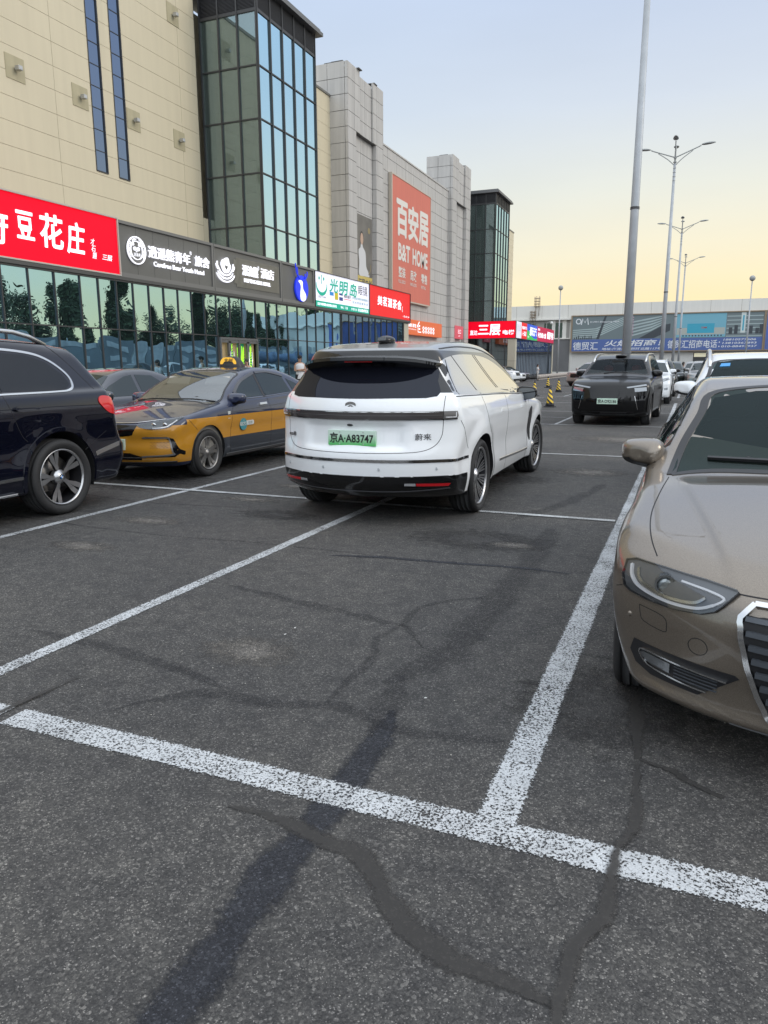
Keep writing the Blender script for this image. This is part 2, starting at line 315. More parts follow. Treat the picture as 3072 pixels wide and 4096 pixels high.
# painted bay lines
for a,b,wd,m in [((-9,2.083),(-2.66,2.083),.165,PW),((-2.6,2.083),(8,2.083),.165,PW)]: strip('painted_line',[a,b],wd,.0040,m)
for X,y0,y1,wd in [(-.49,2.13,12.45,.16),(-3.06,2.17,12.45,.115),(-5.56,-2.,12.45,.105),(2.15,2.17,12.45,.12),(-8.1,-2,12.45,.1),(-.437,18.95,31,.14),(-3.1,18.95,30,.1),(-5.6,18.95,30,.1),(-8.1,18.95,42,.1),(2.1,18.95,31,.1),(-.44,36,48,.13),(-3.1,36.4,50,.1),(-5.6,36.4,50,.1),(-10.6,18.95,50,.1),(-10.6,2,12.4,.1)]:
    strip('painted_line',[(X,y0),(X,y1)],wd,.0040+(.0004 if wd>.13 else 0),PW)
for Y,x0,x1,wd in [(7.21,-10.5,-.57,.1),(7.21,-.41,3,.1),(12.5,-11,3,.09),(18.88,-11,3,.09),(21.5,-11,-3.2,.06),(24.4,-11,3,.09),(28.6,-11,-5.7,.09),(30.1,-11,3,.09),(36.3,-11,3,.1),(42.,-11,3,.1),(50.5,-13,3,.1)]:
    strip('painted_line',[(x0,Y),(x1,Y)],wd,.0086,PW2)
strip('painted_line',[(-12.5,33.),(-8.2,42.)],.12,.0128,PW2); strip('painted_line',[(-9.5,28.8),(-6.2,34.5)],.12,.0128,PW2)
# crack sealant and damp bands
def softband(name,dark,tint,smooth=0.,amt=1.):
    m=bpy.data.materials.new(name); m.use_nodes=True; t=m.node_tree; b=t.nodes['Principled BSDF']; L=t.links.new
    tc,c,bp,vo,nz,n4=asphalt_nodes(t,dark,tint)
    q=t.nodes.new('ShaderNodeMix'); q.data_type='RGBA'; q.inputs[0].default_value=smooth; q.inputs[7].default_value=(.046*tint[0]*dark/.6,.046*tint[1]*dark/.6,.046*tint[2]*dark/.6,1); L(c,q.inputs[6]); L(q.outputs[2],b.inputs['Base Color'])
    if smooth<.5: L(bp,b.inputs['Normal'])
    b.inputs['Roughness'].default_value=.75; b.inputs['Specular IOR Level'].default_value=.3
    uv=t.nodes.new('ShaderNodeSeparateXYZ'); L(tc.outputs['UV'],uv.inputs[0]); pp=t.nodes.new('ShaderNodeMath'); pp.operation='PINGPONG'; pp.inputs[1].default_value=.5; L(uv.outputs[1],pp.inputs[0])
    n=t.nodes.new('ShaderNodeTexNoise'); n.inputs['Scale'].default_value=45; n.inputs['Detail'].default_value=6; n.inputs['Roughness'].default_value=.7; L(tc.outputs['Object'],n.inputs['Vector'])
    n7=t.nodes.new('ShaderNodeTexNoise'); n7.inputs['Scale'].default_value=4.; n7.inputs['Detail'].default_value=3; L(tc.outputs['Object'],n7.inputs['Vector'])
    a=t.nodes.new('ShaderNodeMath'); a.operation='MULTIPLY_ADD'; a.inputs[1].default_value=.55; L(n.outputs['Fac'],a.inputs[0]); L(pp.outputs[0],a.inputs[2])
    a2=t.nodes.new('ShaderNodeMath'); a2.operation='MULTIPLY_ADD'; a2.inputs[1].default_value=.5; L(n7.outputs['Fac'],a2.inputs[0]); L(a.outputs[0],a2.inputs[2])
    r=t.nodes.new('ShaderNodeMapRange'); r.inputs['From Min'].default_value=.60; r.inputs['From Max'].default_value=.80; r.inputs['To Max'].default_value=amt; L(a2.outputs[0],r.inputs['Value']); L(r.outputs[0],b.inputs['Alpha'])
    return m
SEALB=softband('blue_sealant',.56,(.86,.94,1.16),.12,.85); SEALG=softband('grey_sealant',.62,(1.02,.98,.95),.75,.85); STN=asphalt('pale_stain',1.45,(1.05,1.,.95)); DMP=softband('dark_stain',.66,(.95,.98,1.1),.05,.27)
Z1,Z2=.0022,.0165
A=[(-1.01,.5),(-1.01,1.11),(-1.02,1.29),(-1.03,1.5),(-1.05,1.68),(-1.03,1.85),(-1.02,1.99),(-1.03,2.17),(-1.05,2.31),(-1.06,2.49),(-1.1,2.75)]
strip('crack_sealant',A,.19,.0020,SEALB,.006)
strip('crack_sealant',[(-1.24,2.99),(-1.14,3.2),(-1.07,3.56),(-1.04,4.),(-1.03,4.43),(-1.05,4.92),(-1.02,5.46),(-1.09,6.66)],.30,.0022,DMP,.01)
strip('crack_sealant',[(-1.36,1.87),(-1.25,1.88),(-1.11,1.87),(-.98,1.85),(-.83,1.82),(-.73,1.73),(-.7,1.68),(-.59,1.59),(-.45,1.53),(-.27,1.52),(-.17,1.50)],.105,.0030,SEALG,.009)
strip('crack_sealant',[(-.165,1.30),(-.18,1.52),(-.17,1.69),(-.11,1.82),(-.115,1.99),(-.1,2.15),(-.06,2.31),(-.07,2.53),(-.08,2.72)],.062,.0105,SEALG,.009)
strip('crack_sealant',[(-.08,2.72),(-.1,3.0),(-.12,3.2),(-.11,3.39)],.11,.0034,SEALG,.006)
strip('crack_sealant',[(-.07,2.72),(.05,2.68),(.13,2.61),(.21,2.56)],.11,.0038,SEALG,.009)
strip('crack_sealant',[(-2.68,1.9),(-2.67,2.08),(-2.66,2.25),(-2.64,2.51)],.045,.0110,SEALG,.004)
strip('crack_sealant',[(-2.25,2.27),(-2.19,2.39),(-2.,2.57),(-1.84,2.61),(-1.64,2.59),(-1.5,2.65),(-1.35,2.7),(-1.21,2.67),(-1.08,2.61),(-.9,2.6),(-.55,2.68)],.11,.0026,DMP,.006)
strip('crack_sealant',[(-3.4,2.9),(-2.7,2.85),(-2.2,2.75),(-1.9,2.66)],.11,.0027,DMP,.008)
strip('crack_sealant',[(-2.56,5.04),(-2.13,5.14),(-1.57,5.18),(-1.05,5.24),(-.7,5.2)],.085,.0028,SEALB,.005)
strip('crack_sealant',[(-1.4,2.7),(-1.41,2.95),(-1.4,3.07),(-1.42,3.31),(-1.5,3.5),(-1.45,3.79)],.07,.0031,DMP,.004)
strip('crack_sealant',[(-1.14,4.43),(-1.3,4.32),(-1.46,4.1),(-1.45,3.79),(-1.27,3.55),(-1.21,3.47)],.07,.0032,DMP,.004)
strip('crack_sealant',[(-1.1,2.5),(-1.13,2.75),(-1.2,3.1)],.22,.0023,DMP,.01)
strip('crack_sealant',[(-1.5,6.9),(-1.15,8.),(-.9,9.5)],.22,.0016,DMP,.02)
strip('crack_sealant',[(-3.0,4.1),(-2.2,3.9),(-1.4,3.75)],.12,.0017,DMP,.02)
strip('crack_sealant',[(-.42,3.7),(-.2,3.71),(.1,3.65)],.09,.0033,DMP,.006)
strip('crack_sealant',[(-6.4,5.3),(-5.65,5.21),(-5.1,5.15),(-4.26,5.11),(-3.35,5.19),(-2.14,5.17)],.045,.0024,DMP,.006)
strip('crack_sealant',[(-9,9.3),(-6.2,7.9),(-4.6,9.0)],.05,.0024,DMP,.006)
strip('crack_sealant',[(-7,6.6),(-5.6,6.35),(-4.2,6.5)],.05,.0025,DMP,.006)
def blob(x,y,rx,ry,a,m,z):
    v=[(x,y,z)];k=26; rr=[random.uniform(.75,1.1) for _ in range(k)]; rr=[(rr[i-1]+rr[i]+rr[(i+1)%k])/3 for i in range(k)]
    for i in range(k):
        c=2*PI*i/k; px,py=rx*rr[i]*math.cos(c),ry*rr[i]*math.sin(c); v.append((x+px*math.cos(a)-py*math.sin(a),y+px*math.sin(a)+py*math.cos(a),z))
    tag(mk('stain_shade_patch',v,[(0,1+i,1+(i+1)%k) for i in range(k)],m),kind='structure')
def soft_stain_shade(name,col):
    m=bpy.data.materials.new(name); m.use_nodes=True; t=m.node_tree; b=t.nodes['Principled BSDF']; L=t.links.new
    tc,c,bp,*_=asphalt_nodes(t,*col); L(c,b.inputs['Base Color']); L(bp,b.inputs['Normal']); b.inputs['Roughness'].default_value=.85
    sx=t.nodes.new('ShaderNodeVectorMath'); sx.operation='LENGTH'; L(tc.outputs['UV'],sx.inputs[0])
    nz=t.nodes.new('ShaderNodeTexNoise'); nz.inputs['Scale'].default_value=14; nz.inputs['Detail'].default_value=6; L(tc.outputs['Object'],nz.inputs['Vector'])
    a=t.nodes.new('ShaderNodeMath'); a.operation='SUBTRACT'; L(nz.outputs['Fac'],a.inputs[0]); L(sx.outputs['Value'],a.inputs[1])
    r=ramp(t,[(-.0,(0,0,0)),(.5,(1,1,1))],'EASE'); 
    q=t.nodes.new('ShaderNodeMapRange'); q.inputs['From Min'].default_value=-.35; q.inputs['From Max'].default_value=.35; L(a.outputs[0],q.inputs['Value']); L(q.outputs[0],b.inputs['Alpha'])
    return m
SS=soft_stain_shade('pale_dust',(1.75,(1.05,1.,.93))); SD=soft_stain_shade('oil_stain_car_shade',(.62,(1,1,1.02)))
def stain_shade(x,y,rx,ry,m,z=.0018,a=0.):
    k=28; v=[(0,0)]+[(math.cos(2*PI*i/k),math.sin(2*PI*i/k)) for i in range(k)]
    o=mk('stain_shade_patch',[(x+(p[0]*rx*math.cos(a)-p[1]*ry*math.sin(a)),y+(p[0]*rx*math.sin(a)+p[1]*ry*math.cos(a)),z) for p in v],[(0,1+i,1+(i+1)%k) for i in range(k)],m)
    u=o.data.uv_layers.new(name='UVMap')
    for lp in o.data.loops: u.data[lp.index].uv=v[lp.vertex_index]
    tag(o,kind='structure')
for s in [(-4.8,5.6,.5,.22,SS),(-4.65,4.55,.45,.2,SS,.0015),(-4.5,6.95,.5,.18,SS),(-4.4,7.95,.5,.2,SS),(-2.05,3.1,.35,.25,SS),(-3.75,6.3,.6,.3,SD,.0014),(-.25,3.15,.5,.55,SD,.0014),(-1.6,6.,.8,.5,SD,.0013),(-1.25,5.9,.3,.15,SS),(-2.4,9.5,1.,.6,SD,.0012),(-1.2,10.5,.7,.5,SS,.0019),(-6.6,7.6,1.4,.9,SD,.0011),(-1.,15.5,1.6,1.2,SS,.0010),(-6.7,10,1.2,2.2,SD,.0009),(-2.9,9,1.05,2.6,SD,.0008),(-1.7,21,1.1,2.4,SD,.0008),(.65,5,1.,2.2,SD,.0007),(-6.7,3.8,1.1,2.5,SD,.0009)]: stain_shade(*s)  # car-sized dark ellipses paint shade under the parked cars; the rest are stains
# grit and scraps
rnd=random.Random(3); mb=MB()
for i in range(260):
    x,y=rnd.uniform(-3.4,1.6),rnd.uniform(.95,9)**1.; r=rnd.uniform(.0015,.0045)
    mb._ell((x,y,.003),(r,r*rnd.uniform(.6,1),r*.5),5,3,0)
tag(mb.build('gravel',mat('pale_grit',(.42,.40,.36),.8)),'loose pale grit scattered over the dark asphalt','grit',kind='stuff')
mb=MB()
for x,y in [(-1.99,3.47),(-1.99,3.36),(-1.0,2.9)]:
    k=[(x+rnd.uniform(.004,.010)*math.cos(a*1.26+.2),y+rnd.uniform(.004,.012)*math.sin(a*1.26+.2),.012) for a in range(5)]; mb.add(k,[(0,1,2,3,4)])
tag(mb.build('litter',mat('scrap_paper',(.6,.6,.58),.7)),'tiny pale scraps lying on the asphalt','litter',kind='stuff')
# pavement before the shops
PV=mat('paving',(.26,.25,.24),.8,noise=.15,nscale=2.)
mb=MB(); mb.box(-40,-14.2,-30,66,-.3,.15); mb.box(-40,-16.6,66.003,112,-.3,.15); tag(mb.build('pavement',PV),kind='structure')
mb=MB(); 
for k in range(96): mb.box(-14.2,-14.05,-30+k,-30.01+k+1,-.3,.152)
tag(mb.build('kerb',mat('kerb_stone',(.34,.33,.31),.8,noise=.1)),kind='structure')
# ---------------------------------------------------------------- mall building
FX=lambda X,Y=0.,Z=0.: Face((X,Y,Z),(0,1,0),(0,0,1),(1,0,0))      # faces +X: a = world Y, b = world z
FY=lambda Yv,X=0.,Z=0.: Face((X,Yv,Z),(1,0,0),(0,0,1),(0,-1,0))   # faces -Y: a = world X, b = world z
def sub(rects,h):
    out=[]
    for a0,a1,b0,b1 in rects:
        x0,x1,y0,y1=max(a0,h[0]),min(a1,h[1]),max(b0,h[2]),min(b1,h[3])
        if x0>=x1 or y0>=y1: out.append((a0,a1,b0,b1)); continue
        if a0<x0: out.append((a0,x0,b0,b1))
        if x1<a1: out.append((x1,a1,b0,b1))
        if b0<y0: out.append((x0,x1,b0,y0))
        if y1<b1: out.append((x0,x1,y1,b1))
    return out
def panels(face,us,vs,d0,d1,holes=(),gap=.012,mb=None,mi=0,jit=0.):
    mb=mb or MB(); rp=random.Random(5)
    for i in range(len(us)-1):
        for j in range(len(vs)-1):
            R=[(us[i]+gap/2,us[i+1]-gap/2,vs[j]+gap/2,vs[j+1]-gap/2)]
            for h in holes: R=sub(R,h)
            dd=rp.uniform(-jit,jit)
            for a0,a1,b0,b1 in R:
                if a1-a0>.03 and b1-b0>.03: face.rect(mb,a0,a1,b0,b1,d0,d1+dd,mi)
    return mb
BEI=mat('beige_panel',(.62,.545,.39),.55,noise=.05,nscale=.35,streak=.6); BEID=mat('panel_joint',(.22,.19,.14),.8)
FRM=mat('dark_frame',(.055,.055,.055),.45,metal=.3); BLK=mat('black_void',(.012,.012,.014),.6); GRYM=mat('grey_cladding',(.17,.165,.15),.5,noise=.04)
XW=-21.2
mall=empty('shopping_mall',(XW,30,0),0,'beige panelled shopping mall with two tall slot windows and a low glazed shop front','building')
def childmb(mb,name,m,parent,**k):
    o=mb.build(name,m,None,**k); o.parent=parent; o.matrix_parent_inverse=parent.matrix_world.inverted(); return o
bpy.context.view_layer.update()
def adopt(o,parent):
    o.parent=parent; o.location=o.location-parent.location
    return o
def put(mb,name,m,parent,**k):      # world coordinates into an unrotated parent at parent.location
    L=parent.location; mb.v=[(p[0]-L.x,p[1]-L.y,p[2]-L.z) for p in mb.v]; return mb.build(name,m,parent,**k)
def ptext(face,body,a0,a1,b0,b1,d,m,parent,**k):
    f=Face(face.o-parent.location,face.r,face.u,face.n); return text(f,body,a0,a1,b0,b1,d,m,parent,**k)
W=FX(XW)
rows=[.2+(7.85-.2)/10*i for i in range(10)]+[7.85+.7755*i for i in range(12)]+[17.33]
holes=[(23.09,23.72,8.72,17.4),(24.29,24.92,8.72,17.4)]
for y0_,y1_,cl,bk in ((-6,29.68,[-6.9,.19,7.28,14.28,21.37,28.46,29.68],42.98),(35.6,42.98,[35.6,41.3,42.98],None),(78.2,93.2,[78.2,85.2,92.2,93.2],93.2)):
    mb=MB(); W.rect(mb,y0_,y1_,0,17.3,-.8,-.05,1); panels(W,cl,rows,-.05,0,holes if y0_<0 else (),mb=mb)
    if bk: mb.box(XW-20,XW-.8,y0_,bk,0,17.2)
    put(mb,'wall',[BEI,BEID],mall)
    mb=MB(); W.rect(mb,y0_,y1_,17.33,17.45,-.9,.06); put(mb,'coping',GRYM,mall)
mb=MB(); W.rect(mb,29.7,30.12,8.2,17.3,-.4,-.3); put(mb,'reveal',BLK,mall)
mb=MB(); W.rect(mb,29.7,30.12,0,8.2,-.4,-.01); put(mb,'wall',BEI,mall)
SLG=glassmat('slot_glass',(.02,.03,.05),(.26,.33,.46),.75)
for a0,a1 in ((23.09,23.72),(24.29,24.92)):
    mb=MB(); W.rect(mb,a0+.03,a1-.03,8.74,17.3,-.045,-.03); wn=put(mb,'window',SLG,mall)
    mb=MB(); W.rect(mb,a0,a0+.035,8.74,17.3,-.13,.02); W.rect(mb,a1-.035,a1,8.74,17.3,-.13,.02); W.rect(mb,a0+.035,a1-.035,8.72,8.77,-.13,.02)
    z=8.74
    while z<17.2: W.rect(mb,a0+.035,a1-.035,z-.012,z+.012,-.029,-.012); z+=.745
    mb.v=[(p[0]-mall.location.x,p[1]-mall.location.y,p[2]) for p in mb.v]; fr=mb.build('frame',FRM,wn)
# wall lamps on square plates
PLT=mat('weathered_plate',(.42,.37,.24),.7,noise=.12,streak=.8); STL=mat('galvanised',(.45,.45,.44),.4,metal=.6); DRK=mat('dark_steel',(.06,.06,.065),.4,metal=.5)
def wall_lamp(a,b,lab):
    e=empty('wall_lamp',(XW,a,b),0,lab,'wall lamp',group='box lamps on the beige wall')
    f=Face((0,0,0),(0,1,0),(0,0,1),(1,0,0)); mb=MB(); f.rect(mb,-.38,.38,-.37,.37,.001,.018); mb.build('plate',PLT,e)
    mb=MB(); f.rect(mb,-.08,.08,-.09,.05,.09,.27); f.rect(mb,-.03,.03,-.03,.03,.02,.10); mb.build('lamp_body',STL,e,bevel=.01)
    mb=MB(); f.rect(mb,-.06,.06,-.07,.03,.271,.276); mb.build('lens',mat('lens_grey',(.5,.5,.5),.2),e)
wall_lamp(19.72,11.1,'box lamp on the beige wall farthest from the glass stair tower')
wall_lamp(22.54,11.1,'box lamp just before the first dark slot window')
wall_lamp(25.34,11.1,'box lamp just beyond the second dark slot window')
wall_lamp(28.2,11.1,'box lamp beside the glass stair tower, lower of two there')
wall_lamp(28.2,15.98,'box lamp high beside the glass stair tower near the roof')
# first stair tower
TWG=glassmat('tower_glass_front',(.04,.07,.08),(.62,.88,1.0),.84,.35,warp=.12)
TWS=glassmat('tower_glass_side',(.16,.20,.185),(.55,.68,.70),.26,.60,warp=.06,tcol=(.75,.82,.80))
LOU=mat('louvre',(.035,.035,.038),.5)
INT=mat('stair_concrete',(.58,.60,.58),.8); RAIL=mat('pale_rail',(.55,.56,.54),.5)
def tower(Y0,Y1,par,zt,zr,z0,floors,cols_r,cols_l,lab):
    X1=-18.3; X0=-21.2
    t=empty('glass_stair_tower',(X1,(Y0+Y1)/2,0),0,lab,'glass tower',group='glass stair towers of the mall')
    fr,fl=FX(X1),FY(Y0)
    mb=MB(); fr.rect(mb,Y0+.04,Y1,z0,zt,-.03,0); put(mb,'glass_pane',TWG,t)
    mb=MB(); fl.rect(mb,X0,X1-.04,z0,zt,-.03,0); put(mb,'glass_pane',TWS,t)
    mb=MB()
    for i in range(cols_r+1):
        a=Y0+(Y1-Y0)*i/cols_r; fr.rect(mb,a-.035,a+.035,z0,zr,.001,.07)
    for i in range(cols_l+1):
        a=X1-(X1-X0)*i/cols_l; fl.rect(mb,a-.035,a+.035,z0,zr,.001,.07)
    for z in floors+[zt]:
        wdt=.03 if z!=zt else .06
        fr.rect(mb,Y0+.04,Y1-.04,z-wdt,z+wdt,.002,.045); fl.rect(mb,X0+.04,X1-.04,z-wdt,z+wdt,.002,.045)
    put(mb,'mullions',FRM,t)
    mb=MB(); n=int((zr-zt)/.055)
    for k in range(n):
        z=zt+.07+k*(zr-zt-.1)/n; fr.rect(mb,Y0+.05,Y1-.05,z,z+.022,-.03,.035); fl.rect(mb,X0,X1-.05,z,z+.022,-.03,.035)
    fr.rect(mb,Y0+.05,Y1-.05,zt,zr,-.08,-.031); fl.rect(mb,X0,X1-.08,zt,zr,-.08,-.031)
    put(mb,'louvres',LOU,t)
    mb=MB(); mb.box(X0-1,X1+.32,Y0-.30,Y1+.4,zr,zr+.16); mb.box(X0-.9,X1+.22,Y0-.2,Y1+.3,zr+.16,zr+.3); put(mb,'roof',mat('roof_edge',(.13,.13,.13),.5),t)
    mb=MB(); mb.box(X0-.05,X0,Y0+.1,Y1,0,zr); mb.box(X0,X1-.1,Y1-.15,Y1-.02,0,zr)
    zz=[z0-.4]+sorted(floors)+[zt]
    for z in sorted(floors)+[z0+.2]:
        mb.box(X0+.1,X1-.25,Y0+.9,Y0+2.1,z-.28,z-.06); mb.box(X0+.1,X1-.25,Y1-1.3,Y1-.2,z+.8,z+1.0)
        for k in range(7):
            f=k/7; mb.box(X0+.3+.0*k,X0+1.5,Y0+2.1+f*(Y1-Y0-3.5),Y0+2.5+f*(Y1-Y0-3.5),z-.2+f*1.05,z-.08+f*1.05)
            mb.box(X0+1.7,X1-.3,Y0+2.1+f*(Y1-Y0-3.5),Y0+2.5+f*(Y1-Y0-3.5),z+1.95-f*1.05,z+2.05-f*1.05)
    for x,y in ((X0+.25,Y0+.45),(X1-.4,Y0+.45),(X1-.4,Y1-.5),(X0+1.5,Y0+.5)): mb.box(x-.1,x+.1,y-.1,y+.1,0,zr)
    put(mb,'staircase',INT,t)
    mb=MB()
    for z in sorted(floors)+[z0+.2]:
        for k in range(20):
            x=X0+.2+k*.13; mb.box(x-.012,x+.012,Y0+.85,Y0+.875,z-.06,z+.75)
        mb.box(X0+.15,X1-.3,Y0+.84,Y0+.885,z+.75,z+.8)
        for k in range(26):
            y=Y0+1.+k*.155
            if y<Y1-.3: mb.box(X1-.34,X1-.315,y-.012,y+.012,z+.05,z+.8)
        mb.box(X1-.35,X1-.305,Y0+.9,Y1-.3,z+.8,z+.85)
    put(mb,'railing',RAIL,t)
    return t
tower(30.12,35.45,mall,16.48,17.45,4.3,[14.33,12.18,9.95,7.73,5.5],5,3,'tall glass stair tower between the beige wall and the grey stone front')
tower(72.5,78.05,mall,16.68,17.62,4.3,[14.36,12.15,9.93,7.70,5.5],5,3,'distant glass stair tower above the red three-storey lift sign')
# glazed shop front
pod=empty('shop_arcade',(-18,28,0),0,'long dark glazed shop front below the row of shop signs','shop front')
G=FX(-18.05)
POD=glassmat('shop_glass',(.03,.045,.05),(.48,.78,.95),.76,0,warp=.13)
POD2=glassmat('shop_glass_dark',(.008,.014,.016),(.45,.62,.72),.5,0,warp=.10)
mul=[7.6+.97*i for i in range(8)]; mul=[m for m in mul if m<15.3]+[15.6,16.54,17.51,18.53,19.32,20.14,20.95]+[20.95+.812*i for i in range(1,6)]+[25.82,26.78,27.69,28.76]+[29.67+.97*i for i in range(9)]
mul2=[37.6+(47.06-37.6)/10*i for i in range(11)]
cuts=sorted(set(mul))
mb=MB(); rp=random.Random(9)
def pane(mb,a0,a1,b0,b1):
    t1,t2=rp.uniform(-.004,.004),rp.uniform(-.004,.004)
    v=[G.p(a0,b0,t1),G.p(a1,b0,t2),G.p(a1,b1,-t1),G.p(a0,b1,-t2)]; mb.add(v,[(0,1,2,3)])
for i in range(len(cuts)-1):
    a0,a1=cuts[i],cuts[i+1]
    if a1-a0<.3: continue
    if 25.8<(a0+a1)/2<28.76: pane(mb,a0,a1,2.72,4.31)
    else: pane(mb,a0,a1,2.745,4.31); pane(mb,a0,a1,.3,2.715)
pane(mb,cuts[-1],37.6,.3,4.31)
put(mb,'glass_pane',POD,pod)
mb=MB()
for i in range(10): pane(mb,mul2[i],mul2[i+1],.3,4.31)
put(mb,'glass_pane',POD2,pod)
mb=MB()
for a in cuts+mul2[:-1]:
    lo=2.74 if 25.9<a<28.7 else .15
    G.rect(mb,a-.02,a+.02,lo,4.31,-.05,.04)
G.rect(mb,7.6,25.79,2.705,2.745,-.03,.03); G.rect(mb,28.79,37.58,2.705,2.745,-.03,.03); G.rect(mb,47.06,47.2,.15,4.3,-.05,.05)
G.rect(mb,7,47.2,.15,.3,-.04,.05); put(mb,'mullions',FRM,pod)
mb=MB(); G.rect(mb,7,48.3,4.31,4.36,-.3,.06); G.rect(mb,7,48.3,4.365,4.47,-.3,.11); put(mb,'fascia_trim',mat('fascia_trim',(.075,.073,.068),.5),pod)
mb=MB(); G.rect(mb,47.2,48.2,.15,4.31,-.3,-.01); mb.box(-21.15,-18.1,48.0,48.25,.15,4.3); put(mb,'corner_column',mat('beige_column',(.5,.46,.36),.6),pod)
mb=MB(); mb.box(-21.19,-18.4,7,48.0,0.,.14); mb.box(-21.19,-18.35,7,48.0,4.5,6.1); mb.box(-21.15,-21.0,7,48,.15,4.5); put(mb,'canopy_body',GRYM,pod)
# doors
DF=mat('door_frame',(.15,.15,.15),.4,metal=.4); dr=empty('entrance_doors',(-18,27.3,.15),0,'grey framed glass entrance doors with bright green leaf poster behind','door')
mb=MB(); H=FX(-18.02)
H.rect(mb,25.86,28.74,2.58,2.68,0,.1)
for a in (25.86,27.22,28.66): H.rect(mb,a,a+.08,.15,2.58,0,.1)
H.rect(mb,26.45,26.63,.15,2.52,0,.08); H.rect(mb,27.85,28.03,.15,2.52,0,.08); H.rect(mb,25.94,28.66,2.46,2.58,0,.08); H.rect(mb,25.94,28.66,.15,.45,0,.08); put(mb,'door_frame',DF,dr)
LEAF=mat('leaf_green',(.32,.62,.03),.5,emit=(.35,.8,.03),es=.9); LEAF2=mat('leaf_dark',(.02,.16,.08),.5,emit=(.01,.25,.10),es=.4); WARM=mat('warm_panel',(.36,.27,.15),.6,emit=(.4,.28,.12),es=.18); PAW=mat('paw_brown',(.20,.12,.07),.6)
mb=MB(); H.rect(mb,25.94,28.66,.15,2.5,-.12,-.1); put(mb,'back_panel',WARM,dr)
mb=MB(); H.rect(mb,26.63,26.98,1.45,2.45,-.099,-.095); H.rect(mb,27.3,27.85,1.35,2.45,-.099,-.095); H.rect(mb,28.03,28.45,1.45,2.45,-.099,-.095); put(mb,'poster',LEAF2,dr)
mb=MB(); rp2=random.Random(4)
for a0,a1,cx,cz in ((26.63,26.98,26.55,1.9),(27.3,27.85,27.6,1.6),(28.03,28.45,28.05,1.7)):
    for k in range(22):
        an=-.5+k*.18; l=.75; p=[(cx+.05*math.cos(an),cz+.05*math.sin(an)),(cx+l*math.cos(an),cz+l*math.sin(an))]
        q=[(min(a1-.02,max(a0+.02,x)),min(2.42,max(1.4,z))) for x,z in p]
        if abs(q[0][0]-q[1][0])+abs(q[0][1]-q[1][1])>.15: H.stroke(mb,q,.045,-.094,-.090+.0002*k)
put(mb,'leaf_print',LEAF,dr)
mb=MB()
for cx,cz in ((26.2,1.25),(27.55,1.05),(28.25,1.1),(26.2,.7),(27.5,.6)):
    for dx,dz,r in ((0,0,.13),(-.17,.16,.06),(-.06,.24,.06),(.07,.24,.06),(.17,.16,.06)):
        H.poly(mb,[(cx+dx+r*math.cos(2*PI*i/12),cz+dz+r*math.sin(2*PI*i/12)) for i in range(12)],-.099,-.088)
put(mb,'paw_print',PAW,dr)
for a in (26.48,26.72,27.88,28.12):
    mb=MB(); mb.tube([H.p(a,.9,.14),H.p(a,2.1,.14)],.02); mb.tube([H.p(a,1.0,.08),H.p(a,1.0,.14)],.012); mb.tube([H.p(a,2.0,.08),H.p(a,2.0,.14)],.012); put(mb,'handle',mat('chrome',(.7,.7,.7),.12,metal=1.),dr)
# ---------------------------------------------------------------- shop signs
SG=FX(-18.)
WL=mat('white_lit',(.85,.85,.9),.4,emit=(.92,.92,1.),es=.75)
REDL=mat('red_lit',(.45,.0,.012),.6,spec=.2,emit=(1.,.0,.02),es=.66); REDM=mat('red_sign',(.70,.03,.03),.6,spec=.2,emit=(1,.03,.03),es=.30)
SGRY=mat('sign_grey',(.135,.132,.12),.5,noise=.05,nscale=1.); SGF=mat('sign_frame_grey',(.17,.165,.155),.45)
TRIMW=mat('pale_trim',(.5,.45,.4),.5)
def sign(a0,a1,b0,b1,lab,m,face=SG,depth=.28,cat='shop sign',frame=None,fw=.04,d=0.):
    o=face.p((a0+a1)/2,(b0+b1)/2,0); e=empty('shop_sign',o,0,lab,cat)
    mb=MB(); face.rect(mb,a0,a1,b0,b1,-depth,d); put(mb,'board',m,e)
    if frame:
        mb=MB(); face.rect(mb,a0,a1,b1,b1+fw,-depth,d+.05); face.rect(mb,a0,a1,b0-fw,b0,-depth,d+.05); face.rect(mb,a0-fw,a0,b0-fw,b1+fw,-depth,d+.05); face.rect(mb,a1,a1+fw,b0-fw,b1+fw,-depth,d+.05); put(mb,'frame',frame,e)
    return e
# 1 red calligraphy sign
e=sign(7,20.32,4.53,6.30,'long glowing red shop sign with white brush characters nearest the camera',REDL,frame=TRIMW,fw=.045)
for ch,a0,a1,b0,b1,sh in [('府',15.0,15.98,4.84,5.75,.1),('豆',16.26,16.86,5.10,5.86,.0),('花',17.08,17.95,4.98,5.95,.05),('庄',18.08,18.84,4.93,5.88,.12)]:
    ptext(SG,ch,a0,a1,b0,b1,.012,WL,e,off=.028,shear=sh,thick=.02)
for i,ch in enumerate('才石题'): ptext(SG,ch,19.08+.02*i,19.26+.03*i,5.32-.21*i,5.51-.21*i,.012,WL,e,off=.0,shear=.2,thick=.01)
ptext(SG,'三层',19.55,20.0,4.91,5.09,.012,WL,e,off=.01,shear=.15,thick=.01)
